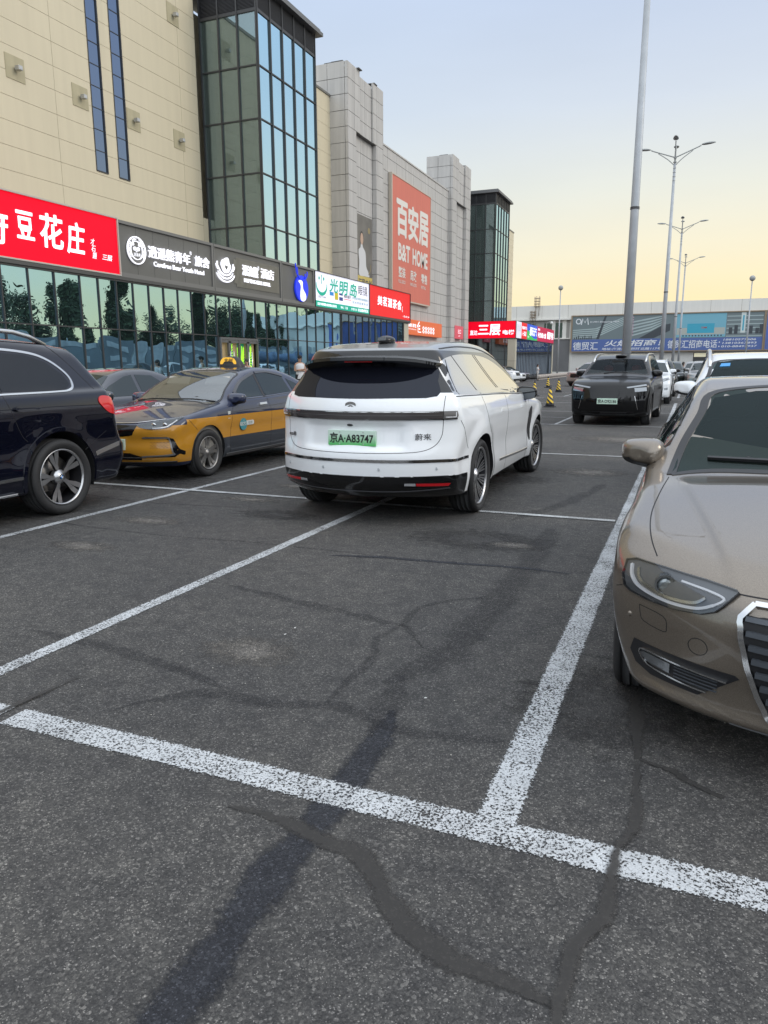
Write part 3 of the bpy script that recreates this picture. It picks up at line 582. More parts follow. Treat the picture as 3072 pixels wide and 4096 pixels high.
# 2 grey hotel sign
def greysign(a0,a1,lab,inset=True):
    e=sign(a0,a1,4.53,6.20,lab,SGRY,depth=.28,d=-.04)
    mb=MB(); SG.rect(mb,a0,a1,6.20,6.30,-.28,.03); SG.rect(mb,a0,a1,4.47,4.62,-.28,.02); SG.rect(mb,a1-.11,a1,4.62,6.2,-.28,.02); SG.rect(mb,a0,a0+.05,4.62,6.2,-.28,.02)
    put(mb,'frame',SGF,e); return e
e=greysign(20.37,25.72,'grey youth hotel sign with round bear badge and white letters')
mb=MB(); c=(21.2,5.42)
for k in range(1,6): SG.rect(mb,20.42+k*.87,20.43+k*.87,4.62,6.19,-.04,-.037)
put(mb,'panel_seam',FRM,e)
def ring(mb,face,c,r0,r1,d0,d1,n=40,sx=1.):
    v=[];f=[]
    for i in range(n):
        a=2*PI*i/n
        for r in (r0,r1):
            for d in (d0,d1): v.append(face.p(c[0]+r*sx*math.cos(a),c[1]+r*math.sin(a),d))
    for i in range(n):
        p=i*4;q=((i+1)%n)*4; f+=[(p+1,p+3,q+3,q+1),(p+2,p+3,q+3,q+2)[::-1],(p,p+1,q+1,q)]
    mb.add(v,f)
def disc(mb,face,c,r,d0,d1,n=28,sx=1.): face.poly(mb,[(c[0]+r*sx*math.cos(2*PI*i/n),c[1]+r*math.sin(2*PI*i/n)) for i in range(n)],d0,d1)
mb=MB(); ring(mb,SG,c,.43,.46,.0,.06); ring(mb,SG,c,.29,.31,0,.06); put(mb,'badge_ring',WL,e)
mb=MB(); disc(mb,SG,c,.45,-.03,.01); put(mb,'badge_back',SGF,e)
for i,ch in enumerate('Carefree Bear Youth Hotel'):
    an=math.radians(215-i*10.4); 
    if ch==' ': continue
    cx,cz=c[0]+.37*math.cos(an),c[1]+.37*math.sin(an)
    fr_=Face(SG.p(cx,cz,0),(0,math.cos(an-PI/2),math.sin(an-PI/2)),(0,math.cos(an),math.sin(an)),(1,0,0))
    hw=.03 if ch not in 'ilr' else .014
    ptext(fr_,ch,-hw,hw,-.04,.04,.05,WL,e,off=.02)
mb=MB(); 
for s in (-1,1):
    SG.poly(mb,[(c[0]+s*.17+.055*math.cos(2*PI*i/12),c[1]+.19+.05*math.sin(2*PI*i/12)) for i in range(12)],0,.05)
    ring(mb,SG,(c[0]+s*.085,c[1]+.05),.035,.065,0,.055,16)
SG.poly(mb,[(c[0]-.03,c[1]-.02),(c[0]+.03,c[1]-.02),(c[0],c[1]-.06)],0,.05)
put(mb,'panda_face',WL,e); ptext(SG,'逍遥熊',c[0]-.17,c[0]+.17,c[1]-.2,c[1]-.08,.05,WL,e,off=.01)
ptext(SG,'逍遥熊青年',21.78,24.15,5.27,5.68,.03,WL,e,off=.006,thick=.05); ptext(SG,'®',24.16,24.3,5.66,5.8,.03,WL,e,off=.01); ptext(SG,'旅舍',24.44,25.37,5.29,5.68,.03,WL,e,off=.006,thick=.05)
ptext(SG,'Carefree Bear Youth Hotel',22.04,25.0,5.0,5.17,.03,WL,e,off=.01,thick=.03)
# 3 grey hotel sign with bear in waves
e=greysign(25.75,31.08,'grey hotel sign with white bear logo and ribbed lettering panel')
LOU2=mat('sign_rib',(.30,.28,.23),.5); mb=MB()
for k in range(40): SG.rect(mb,27.2+k*.092,27.23+k*.092,4.8+(.12 if k<2 else 0),5.98-(.1 if k<2 else 0),-.04,.01)
put(mb,'ribs',LOU2,e)
mb=MB(); c=(26.5,5.45)
bear=spline([(-.03,.36),(.08,.42),(.16,.36),(.2,.2),(.27,.1),(.2,-.08),(.05,-.2),(-.1,-.15),(-.2,.0),(-.24,.15),(-.16,.3)],5,True)
heart=[(0.0,.0),(-.09,.09),(-.1,.16),(-.05,.19),(0,.15),(.05,.19),(.1,.16),(.09,.09)]
SG.poly(mb,[(c[0]+x*1.25,c[1]+z) for x,z in bear],0,.08)
for k in range(3):
    r=.36+k*.09; pts=[(c[0]+r*1.25*math.cos(a),c[1]+.02-k*.05+r*.85*math.sin(a)) for a in [math.radians(200+i*7) for i in range(21)]]
    SG.stroke(mb,pts,.06,0,.06,taper=True)
for s in (-1,1):
    for k in range(2): SG.stroke(mb,spline([(c[0]+s*(.42+.1*k),c[1]-.1),(c[0]+s*(.56+.06*k),c[1]+.05),(c[0]+s*(.56+.08*k),c[1]+.22-.1*k)],5),.05,0,.06,taper=True)
put(mb,'bear_logo',WL,e); mb=MB(); SG.poly(mb,[(c[0]+x,c[1]-.08+z) for x,z in heart],.081,.085); put(mb,'heart',SGRY,e)
ptext(SG,'漂流熊',27.72,28.95,5.30,5.74,.03,WL,e,off=.006,thick=.05); ptext(SG,'®',28.97,29.12,5.65,5.82,.03,WL,e,off=.01); ptext(SG,'酒店',29.2,30.3,5.33,5.76,.03,WL,e,off=.006,thick=.05)
ptext(SG,'DRIFTING BEAR HOTEL',27.85,30.0,5.03,5.19,.03,WL,e,off=.01,thick=.03)
# 4 deer badge
e=greysign(31.11,34.36,'grey panel with round blue badge of a white antlered deer')
BLU=mat('blue_lit',(.01,.03,.65),.4,emit=(.01,.05,.9),es=.35); c=(32.92,5.22)
mb=MB(); disc(mb,SG,c,.62,0,.08,sx=1.05); put(mb,'badge',BLU,e)
mb=MB()
deer=spline([(-.16,-.52),(-.18,-.2),(-.12,.05),(-.2,.22),(-.34,.3),(-.3,.36),(-.16,.38),(-.02,.36),(.04,.28),(.04,.1),(.1,-.05),(.28,-.2),(.36,-.34),(.3,-.5),(.1,-.6)],4,True)
SG.poly(mb,[(c[0]+x*1.02,c[1]+z) for x,z in deer],.081,.1); put(mb,'deer',WL,e)
mb=MB()
for P in ([(-.12,.4),(-.3,.5),(-.52,.66),(-.62,.95),(-.64,1.12)],[(-.45,.58),(-.45,.75),(-.5,.95)],[(.0,.38),(.2,.42),(.42,.55),(.52,.72),(.5,.84)],[(.3,.46),(.3,.6),(.34,.72)]):
    SG.stroke(mb,spline([(c[0]+x,c[1]+z) for x,z in P],5),.055,.081,.12)
put(mb,'antlers',BLU,e)
# 5 optician
e=sign(34.42,41.3,4.50,6.24,'white and green optician sign with smiling face and brush characters',mat('sign_white',(.75,.75,.85),.4,emit=(.85,.85,1.),es=.45),frame=FRM,fw=.03)
GRN=mat('sign_green',(.0,.36,.24),.5,emit=(.0,.45,.3),es=.3); TXD=mat('sign_dark',(.06,.06,.08),.5)
mb=MB(); SG.rect(mb,34.42,41.3,4.50,4.80,.002,.012); put(mb,'green_band',GRN,e)
ptext(SG,'北京市眼镜协会理事会员单位',34.65,36.9,4.58,4.72,.014,WL,e,off=.02); ptext(SG,'地址：三层',37.4,38.3,4.58,4.72,.014,WL,e,off=.01); ptext(SG,'护眼热线：',38.75,39.6,4.58,4.72,.014,WL,e); ptext(SG,'010-88499576',39.7,41.15,4.57,4.74,.014,WL,e,off=.03)
mb=MB(); pts=[(35.17+.60*math.cos(a)*1.,5.62+.46*math.sin(a)) for a in [math.radians(170+i*10) for i in range(21)]]
SG.stroke(mb,pts,[.02+.15*math.sin(PI*i/20) for i in range(21)],.002,.014)
for dx in (-.27,.25): disc(mb,SG,(35.17+dx,5.93),.085,.002,.014,16,.8)
SG.stroke(mb,spline([(35.2,6.12),(35.14,5.9),(35.18,5.66)],5),.04,.002,.014); put(mb,'smile_logo',GRN,e)
ptext(SG,'创立于1995',34.78,35.62,4.96,5.08,.012,TXD,e)
for ch,a0,a1,b0,b1 in [('光',36.05,37.1,5.35,6.05),('明',37.25,38.38,5.32,6.03),('岛',38.57,39.56,5.32,6.03)]: ptext(SG,ch,a0,a1,b0,b1,.012,GRN,e,off=.03,shear=.12)
ptext(SG,'眼镜',39.78,41.05,5.5,6.05,.012,TXD,e)
mb=MB(); SG.rect(mb,36.1,36.55,5.18,5.36,.002,.012); put(mb,'badge',mat('sky_blue',(.03,.3,.75),.5),e); mb=MB(); SG.rect(mb,36.7,37.1,5.0,5.38,.002,.012); put(mb,'badge',mat('sign_yellow',(.75,.6,.03),.5),e); mb=MB(); SG.rect(mb,37.25,37.7,5.28,5.38,.002,.012); SG.rect(mb,37.25,37.7,5.0,5.18,.002,.012); put(mb,'badge',mat('navy',(.05,.08,.3),.5),e)
ptext(SG,'眼科镜片',37.85,38.75,5.18,5.36,.012,TXD,e,off=.01); ptext(SG,'依视路尼康蔡司豪雅旗舰',38.95,41.1,5.2,5.34,.012,mat('teal',(.05,.3,.32),.5),e); ptext(SG,'授 权 授 配 服 务 店',38.95,41.1,4.97,5.1,.012,MATS['teal'],e)
mb=MB(); SG.rect(mb,37.85,38.75,5.1,5.13,.002,.01); put(mb,'underline',REDM,e)
# 6 red tea house
e=sign(41.36,48.28,4.50,6.24,'red tea house sign with white brush characters at the far end',REDM,frame=FRM,fw=.03)
for i,ch in enumerate('美茗滙茶舍'): ptext(SG,ch,42.6+i*.83,43.34+i*.83,5.16-.015*i,5.72-.01*i,.012,WL,e,off=.03,shear=.05)
ptext(SG,'老班章',46.75,46.9,4.98,5.35,.012,WL,e,vertical=True); ptext(SG,'一层 A区 108',46.9,48.1,4.66,4.78,.012,WL,e,off=.01)
# ---------------------------------------------------------------- grey stone store front
STN_=mat('stone_panel',(.46,.44,.415),.6,noise=.12,nscale=.5,streak=.85); STJ=mat('stone_joint',(.13,.125,.12),.8)
st=empty('stone_store',(-20.4,56,0),0,'grey stone clad store front with two stepped pylons','building')
zr=[19.17-.895*i for i in range(22)][::-1]; zr=[z for z in zr if z>.2]; zr=[.15]+zr
SW=FX(-20.4); mb=MB()
cols=[48.5+(64.1-48.5)/9*i for i in range(10)]
SW.rect(mb,43,70,0,16.0,-1.2,-.045,1); panels(SW,cols,[z for z in zr if z<16]+[16.2],-.045,0,mb=mb,gap=.03,jit=.004)
put(mb,'wall',[STN_,STJ],st)
mb=MB(); SW.rect(mb,48.5,64.1,16.2,16.3,-1.2,.05); put(mb,'coping',STN_,st)
mb=MB(); mb.box(-40,-21.6,43.1,70,0,15.9); put(mb,'wall',STN_,st)
mb=MB(); mb.box(-24.5,-23.6,60.5,61.6,16,17.6); put(mb,'rooftop_box',mat('pale_box',(.6,.6,.58),.6),st)
def pylon(y0,y1,ya,yb,top,lab):
    P=FX(-20.); mb=MB(); cc=[z for z in zr if z<top+.01]
    if cc[-1]<top-.1: cc=cc+[top]
    m0=(y0+ya)/2
    zn=15.6
    lo=[z for z in cc if z<zn-.1]+[zn]; hi=[zn]+[z for z in cc if z>zn+.1]
    # core
    mb.box(-22.4,-20.33,y0+.04,y1-.04,0,top-.25,1)
    yl,yr=ya-.59,yb+.48
    mb.box(-21,-20.045,y0+.04,yl-.04,0,zn,1); mb.box(-21,-20.045,yr+.04,y1-.04,0,zn,1); mb.box(-21,-20.17,y0+.04,y1-.04,zn,top-.3,1)
    panels(P,[y0,yl],lo,-.045,0,mb=mb,gap=.03); panels(P,[yr,y1],lo,-.045,0,mb=mb,gap=.03)
    panels(P,[y0,m0+.05,ya],hi,-.045,0,mb=mb,gap=.03); panels(P,[yb,yb+.55,y1],hi,-.045,0,mb=mb,gap=.03)
    panels(FX(-20.13),[ya,(ya+yb)/2,yb],[z for z in hi if z<top-.1]+[top-.2],-.04,0,mb=mb,gap=.03)
    panels(FX(-20.3),[yl,(yl+yr)/2-.3,yr],lo,-.03,0,mb=mb,gap=.03)
    # side facing the camera, reveal sides
    L=FY(y0+0.0); 
    panels(L,[-22.4,-21.35,-20.2,-20.0],cc,-.035,0.01,mb=mb,gap=.03)
    panels(FY(yr-.0),[-20.3,-20.0],lo,-.03,0.005,mb=mb,gap=.03); panels(FY(yb),[-20.13,-20.0],hi,-.03,.004,mb=mb,gap=.03)
    mb.box(-20.3,-20.02,yl,yr,zn-.02,zn+.01,1)
    return mb
mb=pylon(42.98,48.5,44.75,46.8,19.17,''); py=put(mb,'pylon',[STN_,STJ],st)
mb=pylon(64.1,69.7,65.9,67.9,19.25,''); put(mb,'pylon',[STN_,STJ],st)
mb=MB()
for x,y,z,a in [(-21.1,43.1,19.2,.2),(-20.6,43.05,19.2,-.3),(-20.1,44.3,19.15,.2),(-20.2,46.9,19.15,.1),(-20.8,64.3,19.2,.1),(-20.3,67.9,19.1,.2)]:
    mb.box(x-.5,x+.25,y,y+.5,z,z+.05)
put(mb,'torn_capping',mat('torn_metal',(.10,.10,.10),.6),st)
# B&T banner
BAN=mat('banner_red',(.62,.17,.12),.65,noise=.06,nscale=.4,streak=.6); BTX=mat('banner_text',(.72,.68,.62),.6); BT=FX(-20.15)
e=empty('banner_sign',(-20.15,54.7,10.5),0,'big faded red home store banner with white letters on the stone wall','banner')
mb=MB(); BT.rect(mb,50.45,58.7,6.3,14.6,-.2,0); put(mb,'board',BAN,e)
mb=MB(); BT.rect(mb,50.30,50.445,6.3,14.68,-.22,.03); BT.rect(mb,50.45,58.7,14.6,14.68,-.22,.03); BT.rect(mb,58.7,58.78,6.3,14.68,-.22,.03); BT.rect(mb,50.45,58.7,6.2,6.295,-.22,.03); put(mb,'frame',mat('banner_edge',(.5,.44,.36),.6),e)
for i,ch in enumerate('百安居'): ptext(BT,ch,51.3+i*2.35,53.45+i*2.35,10.75,13.15,.012,BTX,e,off=.055)
ptext(BT,'B&T',51.6,54.0,9.05,10.2,.012,BTX,e,off=.05); ptext(BT,'HOME',54.6,58.0,9.05,10.2,.012,BTX,e,off=.05)
for i,(cn,en) in enumerate((('整装','FULL DECO'),('局改','PARTIAL DECO'),('零售','RETAIL'))):
    a=51.65+i*2.45; ptext(BT,cn,a,a+1.4,7.85,8.6,.012,BTX,e,off=.03); ptext(BT,en,a,a+1.4-.3*(i==2),7.45,7.68,.012,BTX,e,off=.01)
# fencing poster
PT=FX(-20.27); e=empty('fencing_poster',(-20.27,46,8),0,'tall dark poster of a fencer in white above yellow lettering','poster')
mb=MB(); PT.rect(mb,44.75,47.1,5.75,11.0,-.02,0); put(mb,'sheet',mat('poster_dark',(.15,.14,.125),.5,noise=.2,nscale=1.),e)
mb=MB(); PT.rect(mb,44.75,47.1,6.35,7.25,.001,.006); put(mb,'yellow_band',mat('poster_yellow',(.55,.43,.12),.6),e)
ptext(PT,'万国击剑',44.85,46.95,6.5,7.1,.008,TXD,e,off=.02); ptext(PT,'VANGO FENCING',44.8,47.05,5.85,6.3,.004,mat('poster_white',(.6,.6,.6),.6),e,off=.03)
c=(45.35,0)
mb=MB(); body=spline([(44.95,7.3),(45.0,8.0),(44.9,8.6),(44.95,8.85),(45.2,9.0),(45.3,9.25),(45.5,9.25),(45.6,9.05),(45.95,8.8),(46.05,8.4),(46.1,7.9),(46.4,7.6),(46.6,7.35),(46.5,7.28),(45.8,7.27)],4,True)
PT.poly(mb,body,.001,.009); put(mb,'fencer_jacket',mat('poster_white',(.6,.6,.6),.6),e)
mb=MB(); PT.poly(mb,[(45.42+.23*math.cos(a),9.55+.36*math.sin(a)) for a in [2*PI*i/18 for i in range(18)]],.010,.012); put(mb,'face',mat('poster_skin',(.5,.34,.25),.6),e)
mb=MB(); PT.poly(mb,[(45.42+.27*math.cos(a),9.62+.40*math.sin(a)) for a in [math.radians(-10+i*10) for i in range(21)]],.003,.008); put(mb,'hair',mat('poster_hair',(.05,.045,.04),.6),e)
mb=MB(); PT.stroke(mb,spline([(46.4,7.4),(46.75,7.7),(46.85,8.1)],5),.06,.004,.01); disc(mb,PT,(46.6,10.2),.2,.002,.005,10); put(mb,'foil_guard',mat('poster_gold',(.30,.24,.12),.6),e)
# orange sign and exit sign
e=sign(51.2,61.35,3.83,4.95,'orange store sign with white house shaped character on the stone wall',mat('orange_sign',(.75,.16,.05),.5,emit=(1,.15,.03),es=.10),face=FX(-19.95),depth=.4)
OS=FX(-19.95); ptext(OS,'好装修 就在',52.6,54.9,4.38,4.66,.02,WL,e,off=.02); ptext(OS,'The better home starts here',52.6,54.9,4.2,4.3,.02,WL,e)
mb=MB(); OS.stroke(mb,[(55.6,4.85),(55.15,4.5),(55.3,4.5),(55.3,4.08),(56.0,4.08)],.07,.01,.03); OS.rect(mb,55.5,55.75,4.5,4.6,.01,.03); OS.rect(mb,55.5,55.75,4.25,4.38,.01,.03); put(mb,'house_mark',WL,e)
mb=MB()
for i in range(5):
    for j in range(2): ring(mb,OS,(56.6+i*.62,4.42-.27*j+.0),.09,.15,.01,.02,4,1.8)
put(mb,'tile_row',WL,e)
e=sign(65.2,67.85,3.9,5.05,'pink red exit sign above a store doorway',mat('exit_red',(.62,.10,.13),.5,emit=(.9,.08,.12),es=.12),face=FX(-19.95),depth=.25)
ptext(FX(-19.95),'出口',66.1,67.0,4.35,4.75,.02,WL,e); ptext(FX(-19.95),'EXIT',66.3,66.8,4.1,4.22,.02,WL,e)
mb=MB(); FX(-20.25).rect(mb,65.6,67.6,.15,3.2,0,.02); put(mb,'doorway',BLK,st)
# ---------------------------------------------------------------- pavilion with lift sign
pv=empty('corner_pavilion',(-15.84,80,0),0,'glazed corner pavilion under red and coloured sign boards','pavilion')
X1=-15.84; PF=FX(X1); PL=FY(71.6)
PVG=glassmat('pavilion_glass',(.015,.022,.03),(.50,.58,.70),.55,0,warp=.04); PVG2=glassmat('pavilion_glass_side',(.012,.016,.016),(.35,.42,.45),.4,0,warp=.04)
mb=MB(); PF.rect(mb,72.1,92.3,.2,4.03,-.1,-.05); put(mb,'glass_pane',PVG,pv)
mb=MB(); PL.rect(mb,-21.1,X1-.75,.2,4.03,-.1,-.05); put(mb,'glass_pane',PVG2,pv)
mb=MB()
for i in range(27): 
    a=72.3+i*.77; PF.rect(mb,a-.025,a+.025,.15,4.0,-.048,-.025)
for i in range(4): PL.rect(mb,-20.9+i*1.35-.03,-20.9+i*1.35+.03,.15,4.0,-.048,.04)
PF.rect(mb,72.1,92.3,.15,.4,-.046,.02); put(mb,'mullions',FRM,pv)
mb=MB(); PF.rect(mb,92.3,93.0,.1,4.03,-.7,.0); put(mb,'corner_column',MATS['beige_column'],pv)
mb=MB(); PL.rect(mb,X1-.72,X1,.1,4.03,-.7,0); PL.rect(mb,X1-.73,X1+.005,1.9,1.93,-.6,.005,1); put(mb,'corner_column',[MATS['beige_column'],BEID],pv)
mb=MB(); mb.box(-21.15,X1-.2,71.9,93,4.05,5.5); mb.box(-21.15,-21.0,71.9,93,0,4); put(mb,'roof',GRYM,pv)
mb=MB(); PF.rect(mb,71.6,93.1,4.035,4.09,-.3,.1); PL.rect(mb,-21,X1+.1,4.035,4.09,-.3,.1); put(mb,'fascia_trim',FRM,pv)
e=sign(-20.9,X1,4.10,5.69,'wide glowing red sign pointing to the third floor lift on the pavilion',REDL,face=PL,frame=FRM,fw=.02)
ptext(PL,'直达',-20.35,-19.6,4.42,4.87,.015,WL,e,off=.04,thick=.02); ptext(PL,'三层',-19.52,-17.33,4.38,5.4,.015,WL,e,off=.045,thick=.02); ptext(PL,'电梯',-17.08,-15.97,4.42,4.85,.015,WL,e,off=.04,thick=.02)
def psign(a0,a1,lab,m): return sign(a0,a1,4.12,5.68,lab,m,face=PF,depth=.28)
e=psign(71.64,74.3,'white board with small grey notices on the pavilion corner',mat('white_board',(.7,.68,.74),.4,emit=(.85,.82,.95),es=.4))
GT=mat('grey_print',(.35,.33,.35),.6)
for i,s_ in enumerate(('欢迎光临','品质生活','三层电梯','营业时间')): ptext(PF,s_,72.1+i*.5,72.35+i*.5,4.75,5.45,.01,GT,e,vertical=True)
e=psign(74.34,77.0,'red panel with white words beside the white board',REDM); ptext(PF,'精品家居广场',74.6,76.8,5.05,5.35,.01,WL,e,off=.02); ptext(PF,'L 一层北区',74.6,76.6,4.4,4.85,.01,WL,e,off=.02)
e=psign(77.04,82.5,'blue and green shop panel with large white characters',mat('blue_panel',(.02,.08,.55),.4,emit=(.02,.1,.75),es=.35))
mb=MB(); PF.poly(mb,[(77.04,4.12),(82.5,4.12),(82.5,4.35),(81,4.25),(79.3,4.5),(78.2,4.95),(77.04,5.05)],.002,.008); put(mb,'green_swoosh',mat('green_panel',(.05,.45,.08),.5,emit=(.05,.6,.1),es=.3),e)
ptext(PF,'通讯元气',78.3,82.1,4.55,5.45,.012,WL,e,off=.045,shear=.15); ptext(PF,'24h营业',77.3,78.1,4.3,4.5,.012,WL,e)
e=psign(82.55,88.0,'dark red shop panel with white tobacco words',mat('crimson_panel',(.55,.01,.06),.5,emit=(.7,.0,.08),es=.22)); ptext(PF,'利烈爆火爆',82.8,87.8,4.5,5.05,.012,WL,e,off=.04); ptext(PF,'手作',82.8,84.0,5.2,5.5,.012,WL,e,off=.03)
e=psign(88.05,93.1,'dark red liquor shop panel farthest along the pavilion',MATS['crimson_panel']); ptext(PF,'烟酒专卖',88.5,92.7,4.5,5.35,.012,WL,e,off=.05)
# ---------------------------------------------------------------- far building
fb=empty('far_mall',(-6,118,0),0,'long low white building closing the end of the car park','building')
FB=FY(118.); WHT=mat('white_render',(.72,.70,.65),.7,noise=.05,nscale=.2,streak=.6); CORR=mat('corrugated',(.70,.69,.66),.6); DGR=mat('dark_grey_wall',(.15,.15,.155),.7,noise=.1,nscale=.5)
mb=MB(); FB.rect(mb,-34,40,8.55,10.55,-.1,.25); FB.rect(mb,-34,40,0,8.5,-.5,-.05); FB.rect(mb,-34,40,8.33,8.549,-.1,.55); mb.box(-34,40,118.5,150,0,10.4)
for i in range(19): FB.rect(mb,-34+i*4,-33.97+i*4,8.55,10.54,.25,.255,1)
FB.rect(mb,-24,-17.3,0.,.5,-.04,.0)
put(mb,'wall',[WHT,BEID],fb)
mb=MB(); FB.rect(mb,-34,-17.5,5.6,8.32,-.04,0); put(mb,'grey_wall',mat('mid_grey_wall',(.32,.31,.29),.7),fb)
mb=MB(); FB.rect(mb,-20.4,-19.9,5.5,8.32,.0,.03); FB.rect(mb,-18.8,-18.2,5.5,8.32,0,.03); FB.rect(mb,-22.9,-17.4,5.45,5.62,0,.2); FB.rect(mb,-17.7,-17.4,5.6,8.32,0,.03); put(mb,'white_trim',WHT,fb)
for a0,a1 in ((-21.6,-20.4),(-19.9,-18.8),(-24.6,-23.0)):
    mb=MB(); FB.rect(mb,a0,a1,5.65,7.9,.0,.04); wn=put(mb,'window',glassmat('far_window',(.03,.06,.06),(.4,.5,.5),.25),fb)
mb=MB(); FB.rect(mb,-20.5,-17.6,.5,5.43,-.04,.02); put(mb,'boarded_wall',DGR,fb)
mb=MB()
x=-17.4
while x<34: FB.rect(mb,x,x+.17,0,3.4,-.04,.05); x+=.3
FB.rect(mb,-17.4,34,0,3.4,-.04,.0); put(mb,'corrugated_wall',CORR,fb)
for a0,a1 in ((0.2,2.4),(2.9,5.6)):
    mb=MB(); FB.rect(mb,a0,a1,.1,3.2,.06,.12); d_=put(mb,'doorway',FRM,fb)
    mb=MB(); FB.rect(mb,a0+.1,a1-.1,2.6,3.15,.121,.14); put(mb,'door_sign',mat('door_sign_white',(.7,.66,.5),.5,emit=(.8,.75,.5),es=.3),fb)
mb=MB(); FB.rect(mb,2.9,5.6,1.2,2.55,.121,.14); put(mb,'notice_board',mat('notice',(.65,.66,.68),.5),fb)
mb=MB(); FB.rect(mb,3.1,3.6,2.2,2.6,.141,.15); FB.rect(mb,3.3,4.2,1.6,1.9,.141,.15); put(mb,'notice_print',mat('orange_print',(.8,.3,.08),.5),fb)
RUST=mat('rust_cage',(.30,.24,.18),.7)
mb=MB()
for s in (-.25,.25): mb.tube([(-23.3+s,117.6,4.5),(-23.3+s,117.6,9.8)],.04,6); mb.tube([(-22.7+s,117.6,9.0),(-22.7+s,117.6,12.0)],.04,6)
for k in range(12): mb.tube([(-23.55,117.6,4.7+k*.45),(-23.05,117.6,4.7+k*.45)],.03,6)
for k in range(4): 
    ringp=[(-22.7+.45*math.cos(a),117.3+.4*math.sin(a),10.4+k*.4) for a in [i*PI/6 for i in range(13)]]; mb.tube(ringp,.035,5,cap=False)
    ringp=[(-23.3+.45*math.cos(a),117.3+.4*math.sin(a),8.4+k*.4) for a in [i*PI/6 for i in range(13)]]; mb.tube(ringp,.035,5,cap=False)
for a in (0,1.2,2.4,3.6,4.8): mb.tube([(-22.7+.45*math.cos(a),117.3+.4*math.sin(a),10.3),(-22.7+.45*math.cos(a),117.3+.4*math.sin(a),11.9)],.03,5); mb.tube([(-23.3+.45*math.cos(a),117.3+.4*math.sin(a),8.3),(-23.3+.45*math.cos(a),117.3+.4*math.sin(a),9.8)],.03,5)
put(mb,'caged_ladder',RUST,fb)
# billboard on it
bb=empty('billboard',(-4,117.4,3.4),0,'very wide shopping mall billboard with interior pictures and blue band','billboard')
BB=FY(117.4); mb=MB(); BB.rect(mb,-17.2,9.0,3.55,8.75,-.3,0); put(mb,'backing',mat('bb_base',(.16,.20,.21),.6),bb)
mb=MB(); BB.rect(mb,-17.4,-17.2,3.4,8.9,-.3,.12); BB.rect(mb,-17.2,9.2,8.75,8.9,-.3,.12); BB.rect(mb,-17.2,9.2,3.4,3.55,-.3,.12); BB.rect(mb,9.,9.2,3.55,8.75,-.3,.12); put(mb,'frame',mat('bb_frame',(.28,.21,.14),.6),bb)
mb=MB(); BB.rect(mb,-17.2,9.,3.56,5.3,.002,.01); put(mb,'blue_band',mat('bb_blue',(.085,.14,.36),.55,noise=.05),bb)
PW_=mat('bb_pale',(.38,.46,.46),.6); PT_=mat('bb_teal',(.05,.36,.50),.6); PD_=mat('bb_dark',(.05,.06,.07),.6); PS_=mat('bb_sky',(.18,.42,.52),.6); PR_=mat('bb_red',(.5,.08,.06),.6)
mb=MB()
for k in range(5): BB.poly(mb,[(-17.1,5.5+k*.28),(-13.6,5.6+k*.3),(-9.4,7.5+k*.25),(-9.4,7.62+k*.25),(-13.7,5.75+k*.3),(-17.1,5.64+k*.28)],.003,.008+.001*k)
for k in range(5): BB.poly(mb,[(-9.2,5.5+k*.5),(-5.8,6.4+k*.42),(-4.4,7.2+k*.3),(-4.4,7.3+k*.3),(-5.9,6.6+k*.42),(-9.2,5.68+k*.5)],.003,.008+.001*k)
for k in range(6): BB.rect(mb,4.3,8.9,5.4+k*.55,5.52+k*.55,.003,.008)
put(mb,'picture_balconies',PW_,bb)
mb=MB(); BB.rect(mb,-2.4,4.2,5.4,8.7,.002,.006); put(mb,'picture_sky',PS_,bb)
mb=MB(); BB.rect(mb,-2.3,4.1,5.75,6.7,.0065,.010); put(mb,'picture_hall',mat('bb_hall',(.42,.44,.40),.6),bb)
mb=MB(); BB.rect(mb,-.9,2.7,5.95,7.3,.0105,.014); put(mb,'picture_facade',PT_,bb)
mb=MB(); BB.rect(mb,6.1,6.7,5.9,8.7,.012,.016); put(mb,'picture_column',mat('bb_white',(.6,.66,.64),.6),bb)
mb=MB(); BB.rect(mb,6.3,6.5,6.2,8.3,.0165,.018); put(mb,'picture_column',PT_,bb)
mb=MB()
for k in range(14): BB.rect(mb,-1.9+k*.42,-1.7+k*.42,5.5,5.7,.011,.015)
for x0,h in ((4.6,.9),(5.3,1.2),(7.2,1.1),(8.0,.8),(8.5,1.3)): BB.rect(mb,x0,x0+.45,5.75,5.75+h,.012,.016)
BB.poly(mb,[(-7.5,5.35),(-4.2,7.2),(-3.2,7.4),(-3.2,6.4),(-5.4,5.35)],.012,.016); BB.poly(mb,[(-13.6,5.35),(-12.5,8.7),(-12.2,8.7),(-13.2,5.35)],.012,.016)
for k in range(9): BB.rect(mb,-16.9+k*.31,-16.75+k*.31,5.35,5.6+.15*(k%3),.012,.016)
put(mb,'picture_dark',PD_,bb)
mb=MB(); 
for k in range(8): BB.rect(mb,-9.0+.0*k,-8.3,5.8+k*.36,6.0+k*.36,.012,.016)
put(mb,'picture_banner',mat('bb_pink',(.42,.30,.36),.6),bb)
BW=mat('bb_text',(.72,.74,.76),.5)
mb=MB(); ring(mb,BB,(-16.3,8.0),.28,.42,.02,.03,20); BB.stroke(mb,[(-15.9,7.5),(-15.7,8.4),(-15.35,7.8),(-15.0,8.5),(-14.85,7.5)],.15,.02,.03); put(mb,'logo',BW,bb)
ptext(BB,'D.MH Shopping Mall',-14.6,-10.4,7.7,8.0,.02,BW,bb,off=.01,shear=.1); ptext(BB,'OM',1.0,1.7,6.6,6.85,.02,PR_,bb,off=.03)
